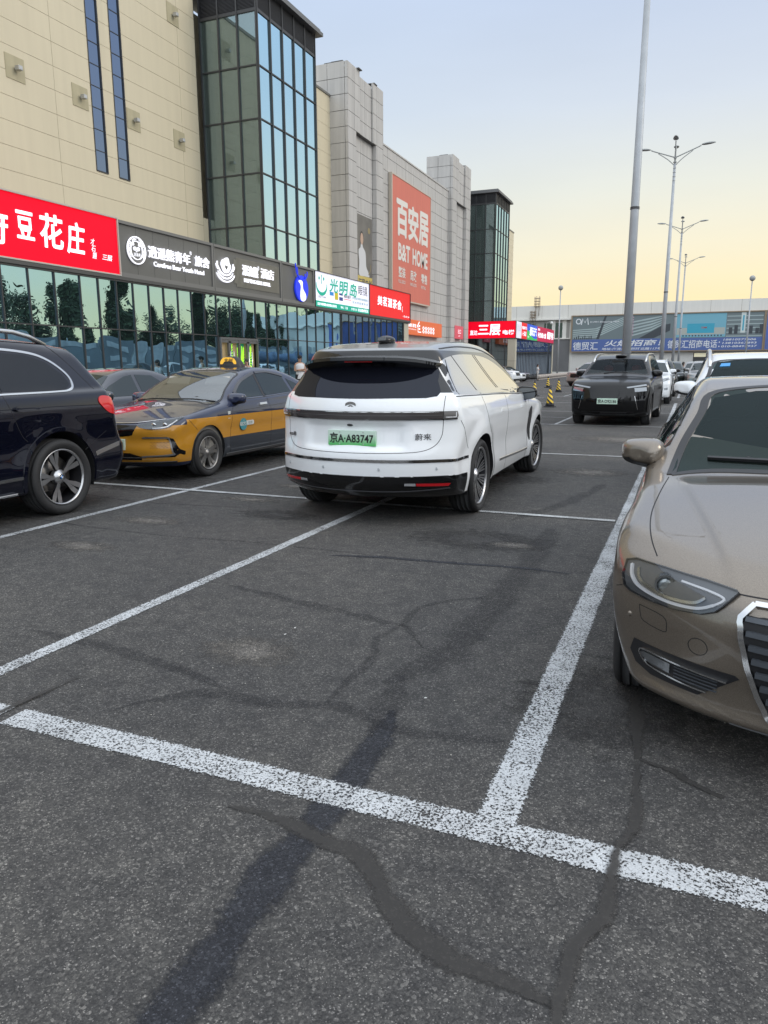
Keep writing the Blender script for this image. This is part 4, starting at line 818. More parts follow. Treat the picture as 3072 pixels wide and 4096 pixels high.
ptext(BB,'德贸汇',-17.0,-13.3,3.75,4.95,.02,BW,bb,off=.01); ptext(BB,'火爆招商！',-12.4,-4.2,4.25,5.15,.02,BW,bb,off=.03,shear=.2); ptext(BB,'地址:海淀区西四环北路117号',-12.7,-4.2,3.68,4.05,.02,BW,bb,off=.02,shear=.15)
ptext(BB,'德贸汇招商电话：',-3.4,3.6,3.85,5.0,.02,BW,bb,off=.01,shear=.05)
for i,s_ in enumerate(('18810577606','13810367893','010-88497937')): ptext(BB,s_,4.0-.1*i,8.2+.1*i,4.85-.47*i,5.12-.47*i,.02,BW,bb,off=.02,shear=.15)
bb2=empty('billboard',(15,117.4,3.4),0,'blue edge of a second billboard at the right border','billboard'); mb=MB(); BB.rect(mb,9.35,22,3.55,8.75,-.3,0); put(mb,'board',mat('bb2_blue',(.10,.16,.45),.5,noise=.3,nscale=.3),bb2)
mb=MB(); BB.rect(mb,9.23,9.34,3.4,8.9,-.3,.12); BB.rect(mb,9.34,22,8.75,8.9,-.3,.12); BB.rect(mb,9.34,22,3.4,3.55,-.3,.12); put(mb,'frame',MATS['bb_frame'],bb2)
# ---------------------------------------------------------------- lamp masts
POLEM=mat('mast_grey',(.40,.42,.44),.5,metal=.2,noise=.08,nscale=3.); LMP=mat('lamp_grey',(.34,.35,.34),.5); RINGM=mat('dark_band',(.05,.05,.05),.5)
def mast(x,y,lab,h=14.0,first=None,r0=.145,src=None,scale=1.):
    if src:
        c=src.copy(); COL.objects.link(c); c.location=(x,y,0); c['label']=lab
        for ch in src.children:
            d=ch.copy(); COL.objects.link(d); d.parent=c
            for g in ch.children: q=g.copy(); COL.objects.link(q); q.parent=d
        return c
    e=empty('lamp_mast',(x,y,0),0,lab,'street lamp',group='four-headed lamp masts along the bay line')
    mb=MB(); mb.tube([(0,0,0),(0,0,6),(0,0,h)],[r0,r0*.86,r0*.52],20); mb.lathe([(.22,0),(.22,.03),(.16,.04),(.15,.3)],20); mb.build('mast',POLEM,e)
    mb=MB(); mb.lathe([(r0*.86+.012,6.12),(r0*.86+.012,6.19)],20); mb.build('dark_ring',RINGM,e)
    mb=MB(); mb.lathe([(.075,h),(.075,h+.05),(.11,h+.06),(.11,h+.1),(.06,h+.12),(.06,h+.28),(.09,h+.3),(.09,h+.33),(.055,h+.35),(.05,h+1.)],14)
    for k in range(4): mb.lathe([(.06,h-.3-.25*k),(.1,h-.28-.25*k),(.06,h-.24-.25*k)],14)
    mb.build('collar',LMP,e)
    for k in range(4):
        a=k*PI/2; dx,dy=math.cos(a),math.sin(a); R=2.05; zt=h+1.0
        if k in (1,3): R,zt=(.9,h+1.25)
        P=spline([(0,0,h+.35),(dx*.35*R,dy*.35*R,h+.62),(dx*.65*R,dy*.65*R,h+.85),(dx*.72*R,dy*.72*R,zt-.08)],5)
        mb=MB(); mb.tube(P,.035,8); P2=spline([(0,0,h-.15),(dx*.2*R,dy*.2*R,h+.25),(dx*.5*R,dy*.5*R,h+.68)],5); mb.tube(P2,.026,8); arm=mb.build('arm',LMP,e)
        m2=MB(); m2._ell((0,0,0),(.42,.14,.085),14,8,0); v=[]
        for p in m2.v:
            x_,y_,z_=p; y_*=(1.15-.35*(x_/.42)); z_=z_*(.6 if z_<0 else 1.1)+.12*(x_+.42)*.6; r_=.9*R+x_*1.
            v.append((dx*(R*.72+.42+x_-0)-dy*y_,dy*(R*.72+.42+x_)+dx*y_,zt-.05+z_))
        m2.v=v; hd=m2.build('lamp_head',LMP,e); hd.parent=e
    return e
m0=mast(-1.92,24.7,'nearest lamp mast rising behind the black people carrier')
mast(-1.86,53,'second lamp mast, highest lamp heads in view',src=m0); mast(-1.73,80,'third lamp mast back along the row',src=m0); mast(-1.60,106,'fourth and farthest four-headed lamp mast',src=m0)
def single(x,y,h,lab):
    e=empty('lamp_post',(x,y,0),0,lab,'street lamp'); mb=MB(); mb.tube([(0,0,0),(0,0,h)],[.11,.055],12); mb.build('post',POLEM,e); mb=MB(); mb._ell((0,0,h+.1),(.3,.3,.3),12,8,0); mb.build('globe_head',LMP,e); return e
single(-15.3,93.5,10.6,'thin lamp post with a round head beside the pavilion'); single(5.4,90,10.4,'thin lamp post with a round head in front of the right billboard')
def camera_on_pole(): 
    e=empty('security_camera',(-13.8,100,0),0,'white dome security camera on a bent arm by the pavilion','camera'); mb=MB(); mb.tube([(-4.2,0,0),(-4.2,0,6.9),(-3.9,0,7.1),(-3.6,0,7.1)],.05,8); mb.build('arm',LMP,e); mb=MB(); mb._ell((-3.55,0,6.95),(.2,.2,.2),10,8,0); mb.build('dome',mat('white_plastic',(.7,.7,.7),.4),e)
camera_on_pole()
# ---------------------------------------------------------------- cones and bollards
CB=mat('cone_black',(.025,.025,.028),.6); CYL=mat('cone_yellow',(.72,.50,.03),.5)
def conemat():
    m=bpy.data.materials.new('cone_stripes'); m.use_nodes=True; t=m.node_tree; b=t.nodes['Principled BSDF']; tc=t.nodes.new('ShaderNodeTexCoord'); L=t.links.new
    s=t.nodes.new('ShaderNodeSeparateXYZ'); L(tc.outputs['Object'],s.inputs[0]); at=t.nodes.new('ShaderNodeMath'); at.operation='MULTIPLY_ADD'; at.inputs[1].default_value=.9; L(s.outputs[0],at.inputs[0]); L(s.outputs[2],at.inputs[2])
    fr=t.nodes.new('ShaderNodeMath'); fr.operation='MODULO'; fr.inputs[1].default_value=.20
    ad=t.nodes.new('ShaderNodeMath'); ad.operation='ADD'; ad.inputs[1].default_value=2.0; L(at.outputs[0],ad.inputs[0]); L(ad.outputs[0],fr.inputs[0])
    gt=t.nodes.new('ShaderNodeMath'); gt.operation='GREATER_THAN'; gt.inputs[1].default_value=.10; L(fr.outputs[0],gt.inputs[0])
    mx=t.nodes.new('ShaderNodeMix'); mx.data_type='RGBA'; mx.inputs[6].default_value=(.025,.025,.028,1); mx.inputs[7].default_value=(.75,.50,.03,1); L(gt.outputs[0],mx.inputs[0]); L(mx.outputs[2],b.inputs['Base Color']); b.inputs['Roughness'].default_value=.5; return m
CS=conemat()
def cone(x,y,lab,src=None,rz=0.):
    if src:
        c=src.copy(); COL.objects.link(c); c.location=(x,y,0); c.rotation_euler=(0,0,rz); c['label']=lab
        for ch in src.children: d=ch.copy(); COL.objects.link(d); d.parent=c
        return c
    e=empty('traffic_cone',(x,y,0),rz,lab,'traffic cone',group='striped traffic cones across the aisle')
    mb=MB(); e.scale=(.79,.79,.79); mb.box(-.24,.24,-.24,.24,0,.05); mb.build('base',CB,e,bevel=.012)
    mb=MB(); mb.tube([(0,0,.05),(0,0,.20)],[.21,.165],4,cap=True); mb.build('skirt',CB,e)
    mb=MB(); n=16; mb.lathe([(.165,.18),(.055,.80),(.05,.80)],n); mb.build('striped_body',CS,e)
    mb=MB(); mb.lathe([(.055,.80),(.045,.90),(.03,.92),(.0001,.92)],12); ring_=[( .035*math.cos(a),0,.945+.035*math.sin(a)) for a in [i*PI/6 for i in range(13)]]; mb.tube(ring_,.01,6,cap=False); mb.build('top_ring',CB,e)
    return e
c0=cone(-4.62,26.9,'nearest striped traffic cone, largest of the group'); cone(-7.0,36.3,'striped cone left of and beyond the nearest one',c0,.5); cone(-8.81,50.3,'small striped cone farthest left in the aisle',c0,1.); cone(-6.78,42.1,'striped cone midway behind the nearest one',c0,.2); cone(-8.0,56.7,'smallest striped cone, farthest back in the group',c0,.7)
BOL=mat('bollard_stone',(.42,.37,.33),.8,noise=.1,nscale=6.)
b0=None
BL=['pinkish stone ball bollard at the near end of its row','second stone ball bollard in the row before the pavilion']
for i in range(22):
    t_=i/21; x,y=-14.55-.9*t_,77.5+30*t_
    if b0 is None:
        b0=empty('stone_bollard',(x,y,0),0,'pinkish stone ball bollard at the near end of the row before the pavilion','bollard','stone ball bollards in a row'); mb=MB(); mb._ell((0,0,.31),(.235,.235,.235),14,10,0); mb.build('ball',BOL,b0); mb=MB(); mb.lathe([(.16,0),(.16,.09),(.10,.11)],14); mb.build('foot',BOL,b0)
    else:
        c=b0.copy(); COL.objects.link(c); c.location=(x,y,0)
        c['label']='stone ball bollard at the far end of its row by the lamp post' if i==21 else 'round pinkish stone ball in the middle of the row before the pavilion'
        for ch in b0.children: d=ch.copy(); COL.objects.link(d); d.parent=c
# ---------------------------------------------------------------- across the car park (seen in the shop glass)
TRK=mat('bark',(.12,.09,.07),.9); LFM=mat('leaves',(.035,.055,.018),.7,noise=.5,nscale=1.5)
def tree(x,y,h,w,lab,src=None,rz=0.,sc=1.,poplar=False):
    if src:
        c=src.copy(); COL.objects.link(c); c.location=(x,y,0); c.rotation_euler=(0,0,rz); c.scale=(sc,sc,sc*random.uniform(.9,1.1)); c['label']=lab
        for ch in src.children: d=ch.copy(); COL.objects.link(d); d.parent=c
        return c
    e=empty('tree',(x,y,0),0,lab,'tree',group='trees across the car park'); rn=random.Random(int(h*10))
    mb=MB(); mb.tube([(0,0,0),(.05,0,h*.3),(.0,.1,h*.6),(0,0,h*.92)],[.2,.16,.09,.03],8); tips=[]
    for k in range(34):
        z=h*(.2+.76*rn.random()); a=rn.uniform(0,6.28); l=w*(1.0-.55*abs(z/h-.5)*1.6)*rn.uniform(.6,1.)
        if poplar: l*=.75*(1.2-z/h)
        p=(l*math.cos(a),l*math.sin(a),z+l*(.7 if not poplar else 1.5)); mb.tube([(0,0,z),(p[0]*.5,p[1]*.5,z+(p[2]-z)*.4),p],[.06,.035,.015],5); tips.append((p,l))
    mb.build('trunk',TRK,e)
    V=[];Fc=[]
    for p,l in tips:
        for j in range(230):
            t_=rn.random(); sp=.45+.35*l*.5; c=Vector((p[0]*(.45+.55*t_)+rn.gauss(0,sp*.6),p[1]*(.45+.55*t_)+rn.gauss(0,sp*.6),p[2]*1.+rn.gauss(0,sp*.8)-l*.3*(1-t_)))
            d1=Vector((rn.uniform(-1,1),rn.uniform(-1,1),rn.uniform(-1,1))).normalized(); d2=d1.orthogonal().normalized(); s_=rn.uniform(.10,.2); n=len(V)
            V+=[c+d1*s_,c+d2*s_*.7,c-d1*s_,c-d2*s_*.7]; Fc.append((n,n+1,n+2,n+3))
    mk('crown',V,Fc,LFM,e); return e
ta=tree(31,50,8.8,2.9,'broad leafy tree across the car park, reflected in the shop glass'); tb=tree(33,58,11.,2.3,'tall narrow tree across the car park behind the hoarding',poplar=True)
rn=random.Random(11); k=0
for i in range(34):
    y=64+i*4.1; s=ta if i%3==0 else tb
    tree((33 if i%2 else 35.5)+rn.uniform(-1,1),y+rn.uniform(-1,1),0,0,('broad leafy tree in the line across the car park' if i%3==0 else 'narrow upright tree in the line across the car park'),src=s,rz=rn.uniform(0,6),sc=rn.uniform(.85,1.25))
for i in range(6): tree(30+i*3.0,18-i*9.,0,0,'leafy tree in the line across the car park',src=(ta,tb)[i%2],rz=i,sc=1.05)
HD=mat('hoarding_blue',(.17,.205,.23),.5,noise=.25,nscale=.4); RB=mat('blue_roof',(.11,.17,.28),.45); WB=mat('white_wall',(.52,.52,.50),.7)
e=empty('hoarding',(28,70,0),0,'long blue printed hoarding across the car park','hoarding'); mb=MB()
HD2=mat('hoarding_pale',(.42,.46,.48),.5,noise=.3,nscale=.8)
for k in range(14): mb.box(27.9,28.1,52+k*5.2,56.9+k*5.2,1.1,5.0-.4*(k%3),0 if k%4 else 1)
for k in range(14): mb.box(27.85,27.9,52.4+k*5.2,56.3+k*5.2,3.6,4.2,1); mb.box(27.85,27.9,53+k*5.2,55.2+k*5.2,2.1,2.8,1)
put(mb,'panel',[HD,HD2],e); mb=MB()
for k in range(29): mb.box(28.1,28.25,51.95+k*2.6,52.1+k*2.6,0,4.6)
mb.box(27.95,28.3,52,125,.9,1.0); put(mb,'posts',POLEM,e)
e=empty('low_building',(30,110,0),0,'low white building with blue curved roof across the car park','building'); mb=MB(); mb.box(29,31,96,176,0,2.8); put(mb,'wall',WB,e)
mb=MB()
for k in range(16): mb.tube([(28.2,96+k*5,2.9),(28.2,100.9+k*5,2.9)],[.9,.9],12)
put(mb,'roof',RB,e); mb=MB()
for k in range(20): mb.box(28.93,28.99,98+k*4,99.6+k*4,.9,2.2)
put(mb,'window',SLG,e)

e=empty('added_rear_building',(0,-48,0),0,'long grey trade building behind the camera with a dark window band','building'); mb=MB(); mb.box(-60,40,-60,-48,0,7.5); put(mb,'wall',WHT,e)  # unseen building, trees and mast, added to be mirrored in the car paint
mb=MB()
for k in range(24): mb.box(-58+k*4,-55+k*4,-47.98,-47.9,1,4.2)
put(mb,'window',SLG,e)
for i in range(7): tree(-26+i*9.5,-38-(i%2)*3,0,0,'leafy tree in front of the trade building behind the camera',src=(ta,tb)[i%2],rz=i*1.3,sc=.9)
mast(-1.9,-9,'lamp mast standing behind the camera',src=m0)
# ---------------------------------------------------------------- cars
def pchip(pts):
    x=np.array([p[0] for p in pts],float); y=np.array([p[1] for p in pts],float); h=np.diff(x); d=np.diff(y)/h; m=np.zeros_like(y)
    m[0],m[-1]=d[0],d[-1]
    for i in range(1,len(x)-1):
        if d[i-1]*d[i]>0:
            w1,w2=2*h[i]+h[i-1],h[i]+2*h[i-1]; m[i]=(w1+w2)/(w1/d[i-1]+w2/d[i])
    def f(q):
        q=np.clip(np.asarray(q,float),x[0],x[-1]); i=np.clip(np.searchsorted(x,q)-1,0,len(x)-2); t=(q-x[i])/h[i]
        return (2*t**3-3*t**2+1)*y[i]+(t**3-2*t**2+t)*h[i]*m[i]+(-2*t**3+3*t**2)*y[i+1]+(t**3-t**2)*h[i]*m[i+1]
    return f
def smax(a,b,k):
    h=np.maximum(k-np.abs(a-b),0); return np.maximum(a,b)+h*h/(4*k)
def sstep(x,a,b):
    t=np.clip((x-a)/(b-a),0,1); return t*t*(3-2*t)
class Car:
    """body surface = zero set of a smooth blend of side, top, nose, tail and floor; s runs back from the nose"""
    def __init__(c,L,top,plan,belt,side,nose,tail,wf,wr,R,tumble=.36,ledge=.035,bowF=.16,bowR=.10,crown=.03,bf=.22,br=.16,zb=.2,k=(.07,.07,.09,.08),flare=.02,rec=None,crease=None,extra=None,brp=2.8):
        c.brp=brp;
        c.rec=rec;c.crease=crease
        c.L=L;c.top=pchip(top);c.plan=pchip(plan);c.belt=pchip(belt);c.side=pchip(side);c.nose=pchip(nose);c.tail=pchip(tail)
        c.wf,c.wr,c.R=wf,wr,R; c.tumble,c.ledge,c.bowF,c.bowR,c.crown,c.bf,c.br,c.zb,c.k,c.flare=tumble,ledge,bowF,bowR,crown,bf,br,zb,k,flare; c.extra=extra; c.mid=L*.52
    def f(c,s,y,z,off=0.):
        ay=np.abs(y); W=c.plan(s)-c.side(z); b=c.belt(s); up=np.maximum(z-b,0)
        W=W-np.where(z>b,c.ledge*sstep(z-b,0,.05)+c.tumble*up,0)
        for w in (c.wf,c.wr):
            r=np.sqrt((s-w)**2+(z-c.R)**2); W=W+c.flare*(1-sstep(r,c.R+.07,c.R+.24))*sstep(z,0.0,.1)*(z<b+.1)
        if c.extra: W=W+c.extra(s,z)
        gs=ay-W
        fr=1-sstep(s,c.mid-.5,c.mid+.5); ss=s-c.bowF*ay*ay*fr*sstep(z,.75,1.0)+c.bowR*ay*ay*(1-fr)
        T=c.top(ss); dT=(c.top(ss+.02)-c.top(ss-.02))/.04; T=T-c.crown*ay*ay*1.3
        if c.crease: yc,hh=c.crease(s); T=T+hh*(1-sstep(ay,yc-.008,yc+.030))
        gt=(z-T)/np.sqrt(1+dT*dT)
        yn=ay/1.0
        gf=(c.bf*yn**2.6+c.nose(z))-s
        gr=s-(c.L-c.br*yn**c.brp-c.tail(z))
        if c.rec: gr=gr+c.rec(y,z)
        gb=c.zb-z
        g=smax(gs,gt,c.k[0]); g=smax(g,gf,c.k[2]); g=smax(g,gr,c.k[3]); g=smax(g,gb,.04)
        return g+off
    def solve(c,A,B,off=0.,n=26,march=0):
        """points on the surface along segments from A (outside) to B (inside)"""
        A=np.asarray(A,float);B=np.asarray(B,float); lo=np.zeros(len(A)); hi=np.ones(len(A))
        if march:
            found=np.zeros(len(A),bool)
            for t in np.linspace(0,1,march+1)[1:]:
                P=A+(B-A)*t; v=c.f(P[:,0],P[:,1],P[:,2],off); new=(v<0)&~found; hi[new]=t; lo[new]=t-1/march; found|=new
            c.hit=found
        for _ in range(n):
            m=(lo+hi)/2; P=A+(B-A)*m[:,None]; v=c.f(P[:,0],P[:,1],P[:,2],off); o=v>0; lo=np.where(o,m,lo); hi=np.where(o,hi,m)
        return A+(B-A)*hi[:,None]
    def normal(c,P,e=.004):
        g=[]
        for i in range(3):
            d=np.zeros(3); d[i]=e; q=P+d; r=P-d; g.append(c.f(q[:,0],q[:,1],q[:,2])-c.f(r[:,0],r[:,1],r[:,2]))
        g=np.stack(g,1); return g/np.maximum(1e-9,np.linalg.norm(g,axis=1))[:,None]
    def loc(c,P): return np.stack([c.L/2-P[:,0],P[:,1],P[:,2]],1)
    def proj(c,view,uv,lift=0.):
        uv=np.asarray(uv,float); n=len(uv); L=c.L
        if view in('L','R'):
            s=1 if view=='L' else -1; A=np.stack([uv[:,0],np.full(n,1.4*s),uv[:,1]],1); B=np.stack([uv[:,0],np.full(n,.02*s),uv[:,1]],1)
        elif view=='F': A=np.stack([np.full(n,-.4),uv[:,0],uv[:,1]],1); B=np.stack([np.full(n,L*.55),uv[:,0],uv[:,1]],1)
        elif view=='B': A=np.stack([np.full(n,L+.4),uv[:,0],uv[:,1]],1); B=np.stack([np.full(n,L*.5),uv[:,0],uv[:,1]],1)
        else: A=np.stack([uv[:,0],uv[:,1],np.full(n,2.4)],1); B=np.stack([uv[:,0],uv[:,1],np.full(n,.3)],1)
        P=c.solve(A,B,march=90); 
        if lift: P=P+c.normal(P)*lift
        return P
    def grid(c,nx,ny,nz,off=0.):
        L=c.L; xo=np.linspace(0,1,nx+1); xo=(xo*.72+.28*(.5-.5*np.cos(PI*xo)))*(L+.6)-.3; yo=np.linspace(-1.35,1.35,ny+1); zo=np.linspace(0,1,nz+1)*2.2-.05
        idx={};V=[];F=[]
        def vid(i,j,k):
            q=(i,j,k)
            if q not in idx: idx[q]=len(V); V.append((xo[i],yo[j],zo[k]))
            return idx[q]
        def side(fn,a,b,flip):
            for i in range(a):
                for j in range(b):
                    q=[fn(i,j),fn(i+1,j),fn(i+1,j+1),fn(i,j+1)]; F.append(q[::-1] if flip else q)
        side(lambda i,j:vid(i,j,nz),nx,ny,False); side(lambda i,j:vid(i,j,0),nx,ny,True)
        side(lambda i,j:vid(i,ny,j),nx,nz,True); side(lambda i,j:vid(i,0,j),nx,nz,False)
        side(lambda i,j:vid(nx,i,j),ny,nz,False); side(lambda i,j:vid(0,i,j),ny,nz,True)
        A=np.array(V); B=A.copy()
        B[:,0]=.7+(A[:,0]+.3)/(L+.6)*(L-1.3); B[:,1]=A[:,1]*.22; B[:,2]=.5+(A[:,2]+.05)/2.2*.14
        return c.solve(A,B,off),F
def poly_grid(poly,step):
    """fill an outline with a constrained triangulation carrying interior points"""
    P=[]; n=len(poly)
    for i in range(n):
        a=Vector(poly[i]);b=Vector(poly[(i+1)%n]); k=max(1,int((b-a).length/step))
        for j in range(k): P.append(a.lerp(b,j/k))
    m=len(P); xs=[p.x for p in P]; ys=[p.y for p in P]
    def inside(x,y):
        c=False;j=m-1
        for i in range(m):
            if (ys[i]>y)!=(ys[j]>y) and x<(xs[j]-xs[i])*(y-ys[i])/(ys[j]-ys[i])+xs[i]: c=not c
            j=i
        return c
    Q=list(P); x=min(xs)+step/2; 
    while x<max(xs):
        y=min(ys)+step/2
        while y<max(ys):
            if inside(x,y) and min((x-px)**2+(y-py)**2 for px,py in zip(xs,ys))>(step*.4)**2: Q.append(Vector((x,y)))
            y+=step
        x+=step
    vo,_,fo,_,_,_=delaunay_2d_cdt([Vector((p[0],p[1])) for p in Q],[],[list(range(m))],1,1e-5)
    return [tuple(v) for v in vo],[tuple(f) for f in fo],m
def patch(c,view,poly,m,parent,name,lift=.003,step=.06,both=False,inset=0.,label=None,thick=True):
    """a panel that follows the body: glass, lamp, trim"""
    if both:
        a=patch(c,view if view!='L' else 'L',poly,m,parent,name,lift,step,False,inset,label)
        if view=='L': b=patch(c,'R',poly,m,parent,name,lift,step,False,inset,label)
        else: b=patch(c,view,[(-u,v) for u,v in poly],m,parent,name,lift,step,False,inset,label)
        return a,b
    V,F,nb=poly_grid(poly,step); P=c.proj(view,V); ok=c.hit; N_=c.normal(P); Q=P+N_*lift; n=len(Q)
    E={}
    for f in F:
        for i in range(len(f)): E[(f[i],f[(i+1)%len(f)])]=1
    cnt=[e for e in E if (e[1],e[0]) not in E]
    VV=list(c.loc(Q)); F2=[tuple(f) for f in F]
    if thick:
        VV+=list(c.loc(P-N_*.012)); F2+=[(a,n+a,n+b,b) for a,b in cnt]
    # orient outward
    l=c.loc(Q); f0=F[len(F)//2]; nn=np.cross(l[f0[1]]-l[f0[0]],l[f0[2]]-l[f0[0]]); nl=N_[f0[0]]*np.array([-1,1,1])
    if nn@nl<0: F2=[f[::-1] for f in F2]
    o=mk(name,VV,F2,m,parent,smooth=False); me=o.data; sm=[i<len(F) for i in range(len(me.polygons))]; me.polygons.foreach_set('use_smooth',sm)
    me.set_sharp_from_angle(angle=.7) if hasattr(me,'set_sharp_from_angle') else None
    if label: o['label']=label
    return o
def band(c,view,pts,wd,m,parent,name='trim',lift=.004,n=8,smooth=True,taper=False,prof=None):
    """a moulding laid along the body"""
    uv=spline(pts,n) if smooth and len(pts)>2 else [tuple(Vector(pts[0]).lerp(Vector(pts[1]),i/12)) for i in range(13)] if len(pts)==2 else pts
    uv=np.array(uv); P=c.proj(view,uv); N_=c.normal(P); V=[];F=[]; k=len(P)
    for i in range(k):
        t=P[min(i+1,k-1)]-P[max(i-1,0)]; t/=max(1e-9,np.linalg.norm(t)); b=np.cross(t,N_[i]); b/=max(1e-9,np.linalg.norm(b)); w_=wd/2*(1 if not taper else min(1,.15+4*i/k,.15+4*(k-1-i)/k))
        for a,h in ((-1,-.006),(-.8,lift),(.8,lift),(1,-.006)): V.append(P[i]+b*w_*a+N_[i]*h)
    for i in range(k-1):
        for j in range(3): F.append((i*4+j,(i+1)*4+j,(i+1)*4+j+1,i*4+j+1))
    F+=[(0,1,2,3),tuple((k-1)*4+j for j in (3,2,1,0))]
    V=c.loc(np.array(V)); o=mk(name,V,F,m,parent)
    bm=bmesh.new(); bm.from_mesh(o.data); bmesh.ops.recalc_face_normals(bm,faces=bm.faces); bm.to_mesh(o.data); bm.free()
    o.data.polygons.foreach_set('use_smooth',[True]*len(o.data.polygons)); 
    if hasattr(o.data,'set_sharp_from_angle'): o.data.set_sharp_from_angle(angle=.6)
    return o
def cut(bm,faces,poly,ax):
    cur=set(faces); n=len(poly); cx=sum(p[0] for p in poly)/n; cy=sum(p[1] for p in poly)/n
    for i in range(n):
        a,b=poly[i],poly[(i+1)%n]; no=[0,0,0]; no[ax[0]]=b[1]-a[1]; no[ax[1]]=-(b[0]-a[0]); co=[0,0,0]; co[ax[0]],co[ax[1]]=a
        no=Vector(no); co=Vector(co); q=Vector((0,0,0)); q[ax[0]],q[ax[1]]=cx,cy
        if (q-co).dot(no)>0: no=-no
        keep=[];mid=[]
        for f in cur:
            d=[(v.co-co).dot(no) for v in f.verts]; mx=max(d); mn=min(d)
            if mx<=1e-6: keep.append(f)
            elif mn<-1e-6: mid.append(f)
        if mid:
            g=set()
            for f in mid: g.add(f); g.update(f.edges); g.update(f.verts)
            r=bmesh.ops.bisect_plane(bm,geom=list(g),dist=1e-5,plane_co=co,plane_no=no)
            keep+=[x for x in r['geom'] if isinstance(x,bmesh.types.BMFace) and (x.calc_center_median()-co).dot(no)<0]
        cur=set(keep)
    return list(cur)
def shell(c,m,parent,nx=130,ny=40,nz=44,arch=True,holes=(),name='body',liner=None,archR=None,inner=None,mfun=None):
    P,F=c.grid(nx,ny,nz); V=c.loc(P); bm=bmesh.new(); vs=[bm.verts.new(p) for p in V]
    for f in F:
        try: bm.faces.new([vs[i] for i in f])
        except ValueError: pass
    bmesh.ops.recalc_face_normals(bm,faces=bm.faces); bm.normal_update(); H=c.L/2; lin=[]
    if arch:
        for w in (c.wf,c.wr):
            for sgn in (1,-1):
                Ra=(archR or c.R+.055); cx=H-w; poly=[(cx+Ra*math.cos(a),c.R+.01+Ra*math.sin(a)) for a in [2*PI*i/32 for i in range(32)]]
                fs=[f for f in bm.faces if f.calc_center_median().y*sgn>.45 and abs(f.calc_center_median().x-cx)<Ra+.12 and f.calc_center_median().z<c.R+Ra+.12 and f.normal.y*sgn>.2]
                ins=cut(bm,fs,poly,(0,2))
                if not ins: continue
                bmesh.ops.delete(bm,geom=ins,context='FACES')
                # liner: a drum inside the arch
                N_=28; lv=[];lf=[]; a0,a1=-.35,PI+.35
                AA=[a0+(a1-a0)*i/N_ for i in range(N_+1)]; SP=c.proj('L',[(w-Ra*math.cos(a),max(c.zb+.03,c.R+.01+Ra*math.sin(a))) for a in AA])
                for i,a in enumerate(AA):
                    yo=SP[i][1]-.004
                    lv+=[(H-w+Ra*1.0*math.cos(a),yo*sgn,max(c.zb-.02,c.R+.01+Ra*math.sin(a))),(H-w+(Ra)*math.cos(a),(yo-.36)*sgn,max(c.zb-.02,c.R+.01+Ra*math.sin(a)))]
                for i in range(N_): lf.append((2*i,2*i+2,2*i+3,2*i+1))
                k0=len(lv); lv.append((H-w,(yo-.36)*sgn,c.R))
                for i in range(N_): lf.append((2*i+1,2*i+3,k0))
                lin.append((lv,lf))
    for view,poly,rng in holes:
        if view=='F': fs=[f for f in bm.faces if rng[0]<H-f.calc_center_median().x<rng[1] and f.normal.x>.15 and f.normal.z>-.2 and abs(f.normal.y)<.8]; ins=cut(bm,fs,poly,(1,2))
        elif view in 'LR':
            sg=1 if view=='L' else -1; fs=[f for f in bm.faces if f.calc_center_median().y*sg>.3 and f.normal.y*sg>.3]; ins=cut(bm,fs,[(H-a,b) for a,b in poly],(0,2))
        bmesh.ops.delete(bm,geom=ins,context='FACES')
    me=bpy.data.meshes.new(name); bm.to_mesh(me); bm.free()
    for a in (m if isinstance(m,(list,tuple)) else [m]): me.materials.append(a)
    me.polygons.foreach_set('use_smooth',[True]*len(me.polygons)); me.update(); o=link(bpy.data.objects.new(name,me),parent)
    if lin:
        for lv,lf in lin: MB().add(lv,lf).build('wheel_arch_liner',liner or LINER,parent)
    return o
LINER=mat('arch_liner',(.012,.012,.013),.85); RUB=mat('tyre_rubber',(.022,.022,.023),.72,noise=.15,nscale=9.,bump=.1,bscale=60); CHR=mat('chrome',(.75,.75,.76),.1,metal=1.); BPL=mat('black_plastic',(.018,.018,.02),.45); GBL=mat('gloss_black',(.004,.004,.005),.04,spec=.45)
ALU=mat('machined_alloy',(.52,.52,.53),.28,metal=.9); ALG=mat('grey_alloy',(.30,.29,.28),.35,metal=.8); ALD=mat('dark_alloy',(.04,.04,.045),.35,metal=.6); DISC=mat('brake_disc',(.22,.21,.20),.4,metal=.8); SEAM=mat('panel_gap',(.01,.01,.012),.7)
RED=mat('red_lens',(.45,.01,.015),.12,coat=.6,emit=(.6,.0,.01),es=.05); LGR=glassmat('lamp_glass',(.05,.055,.06),(.75,.78,.8),.06,.97,tcol=(.93,.94,.95))
PRIV=glassmat('privacy_glass',(.010,.012,.016),(.62,.62,.62),.055,0); PRIVR=glassmat('side_mirror_glass',(.02,.02,.02),(1.,.95,.88),.80,0); TINT=glassmat('tinted_glass',(.012,.018,.018),(.62,.66,.68),.10,0)
WSC=glassmat('windscreen_glass',(.018,.03,.028),(.34,.42,.43),.04,.9,tcol=(.34,.40,.385))
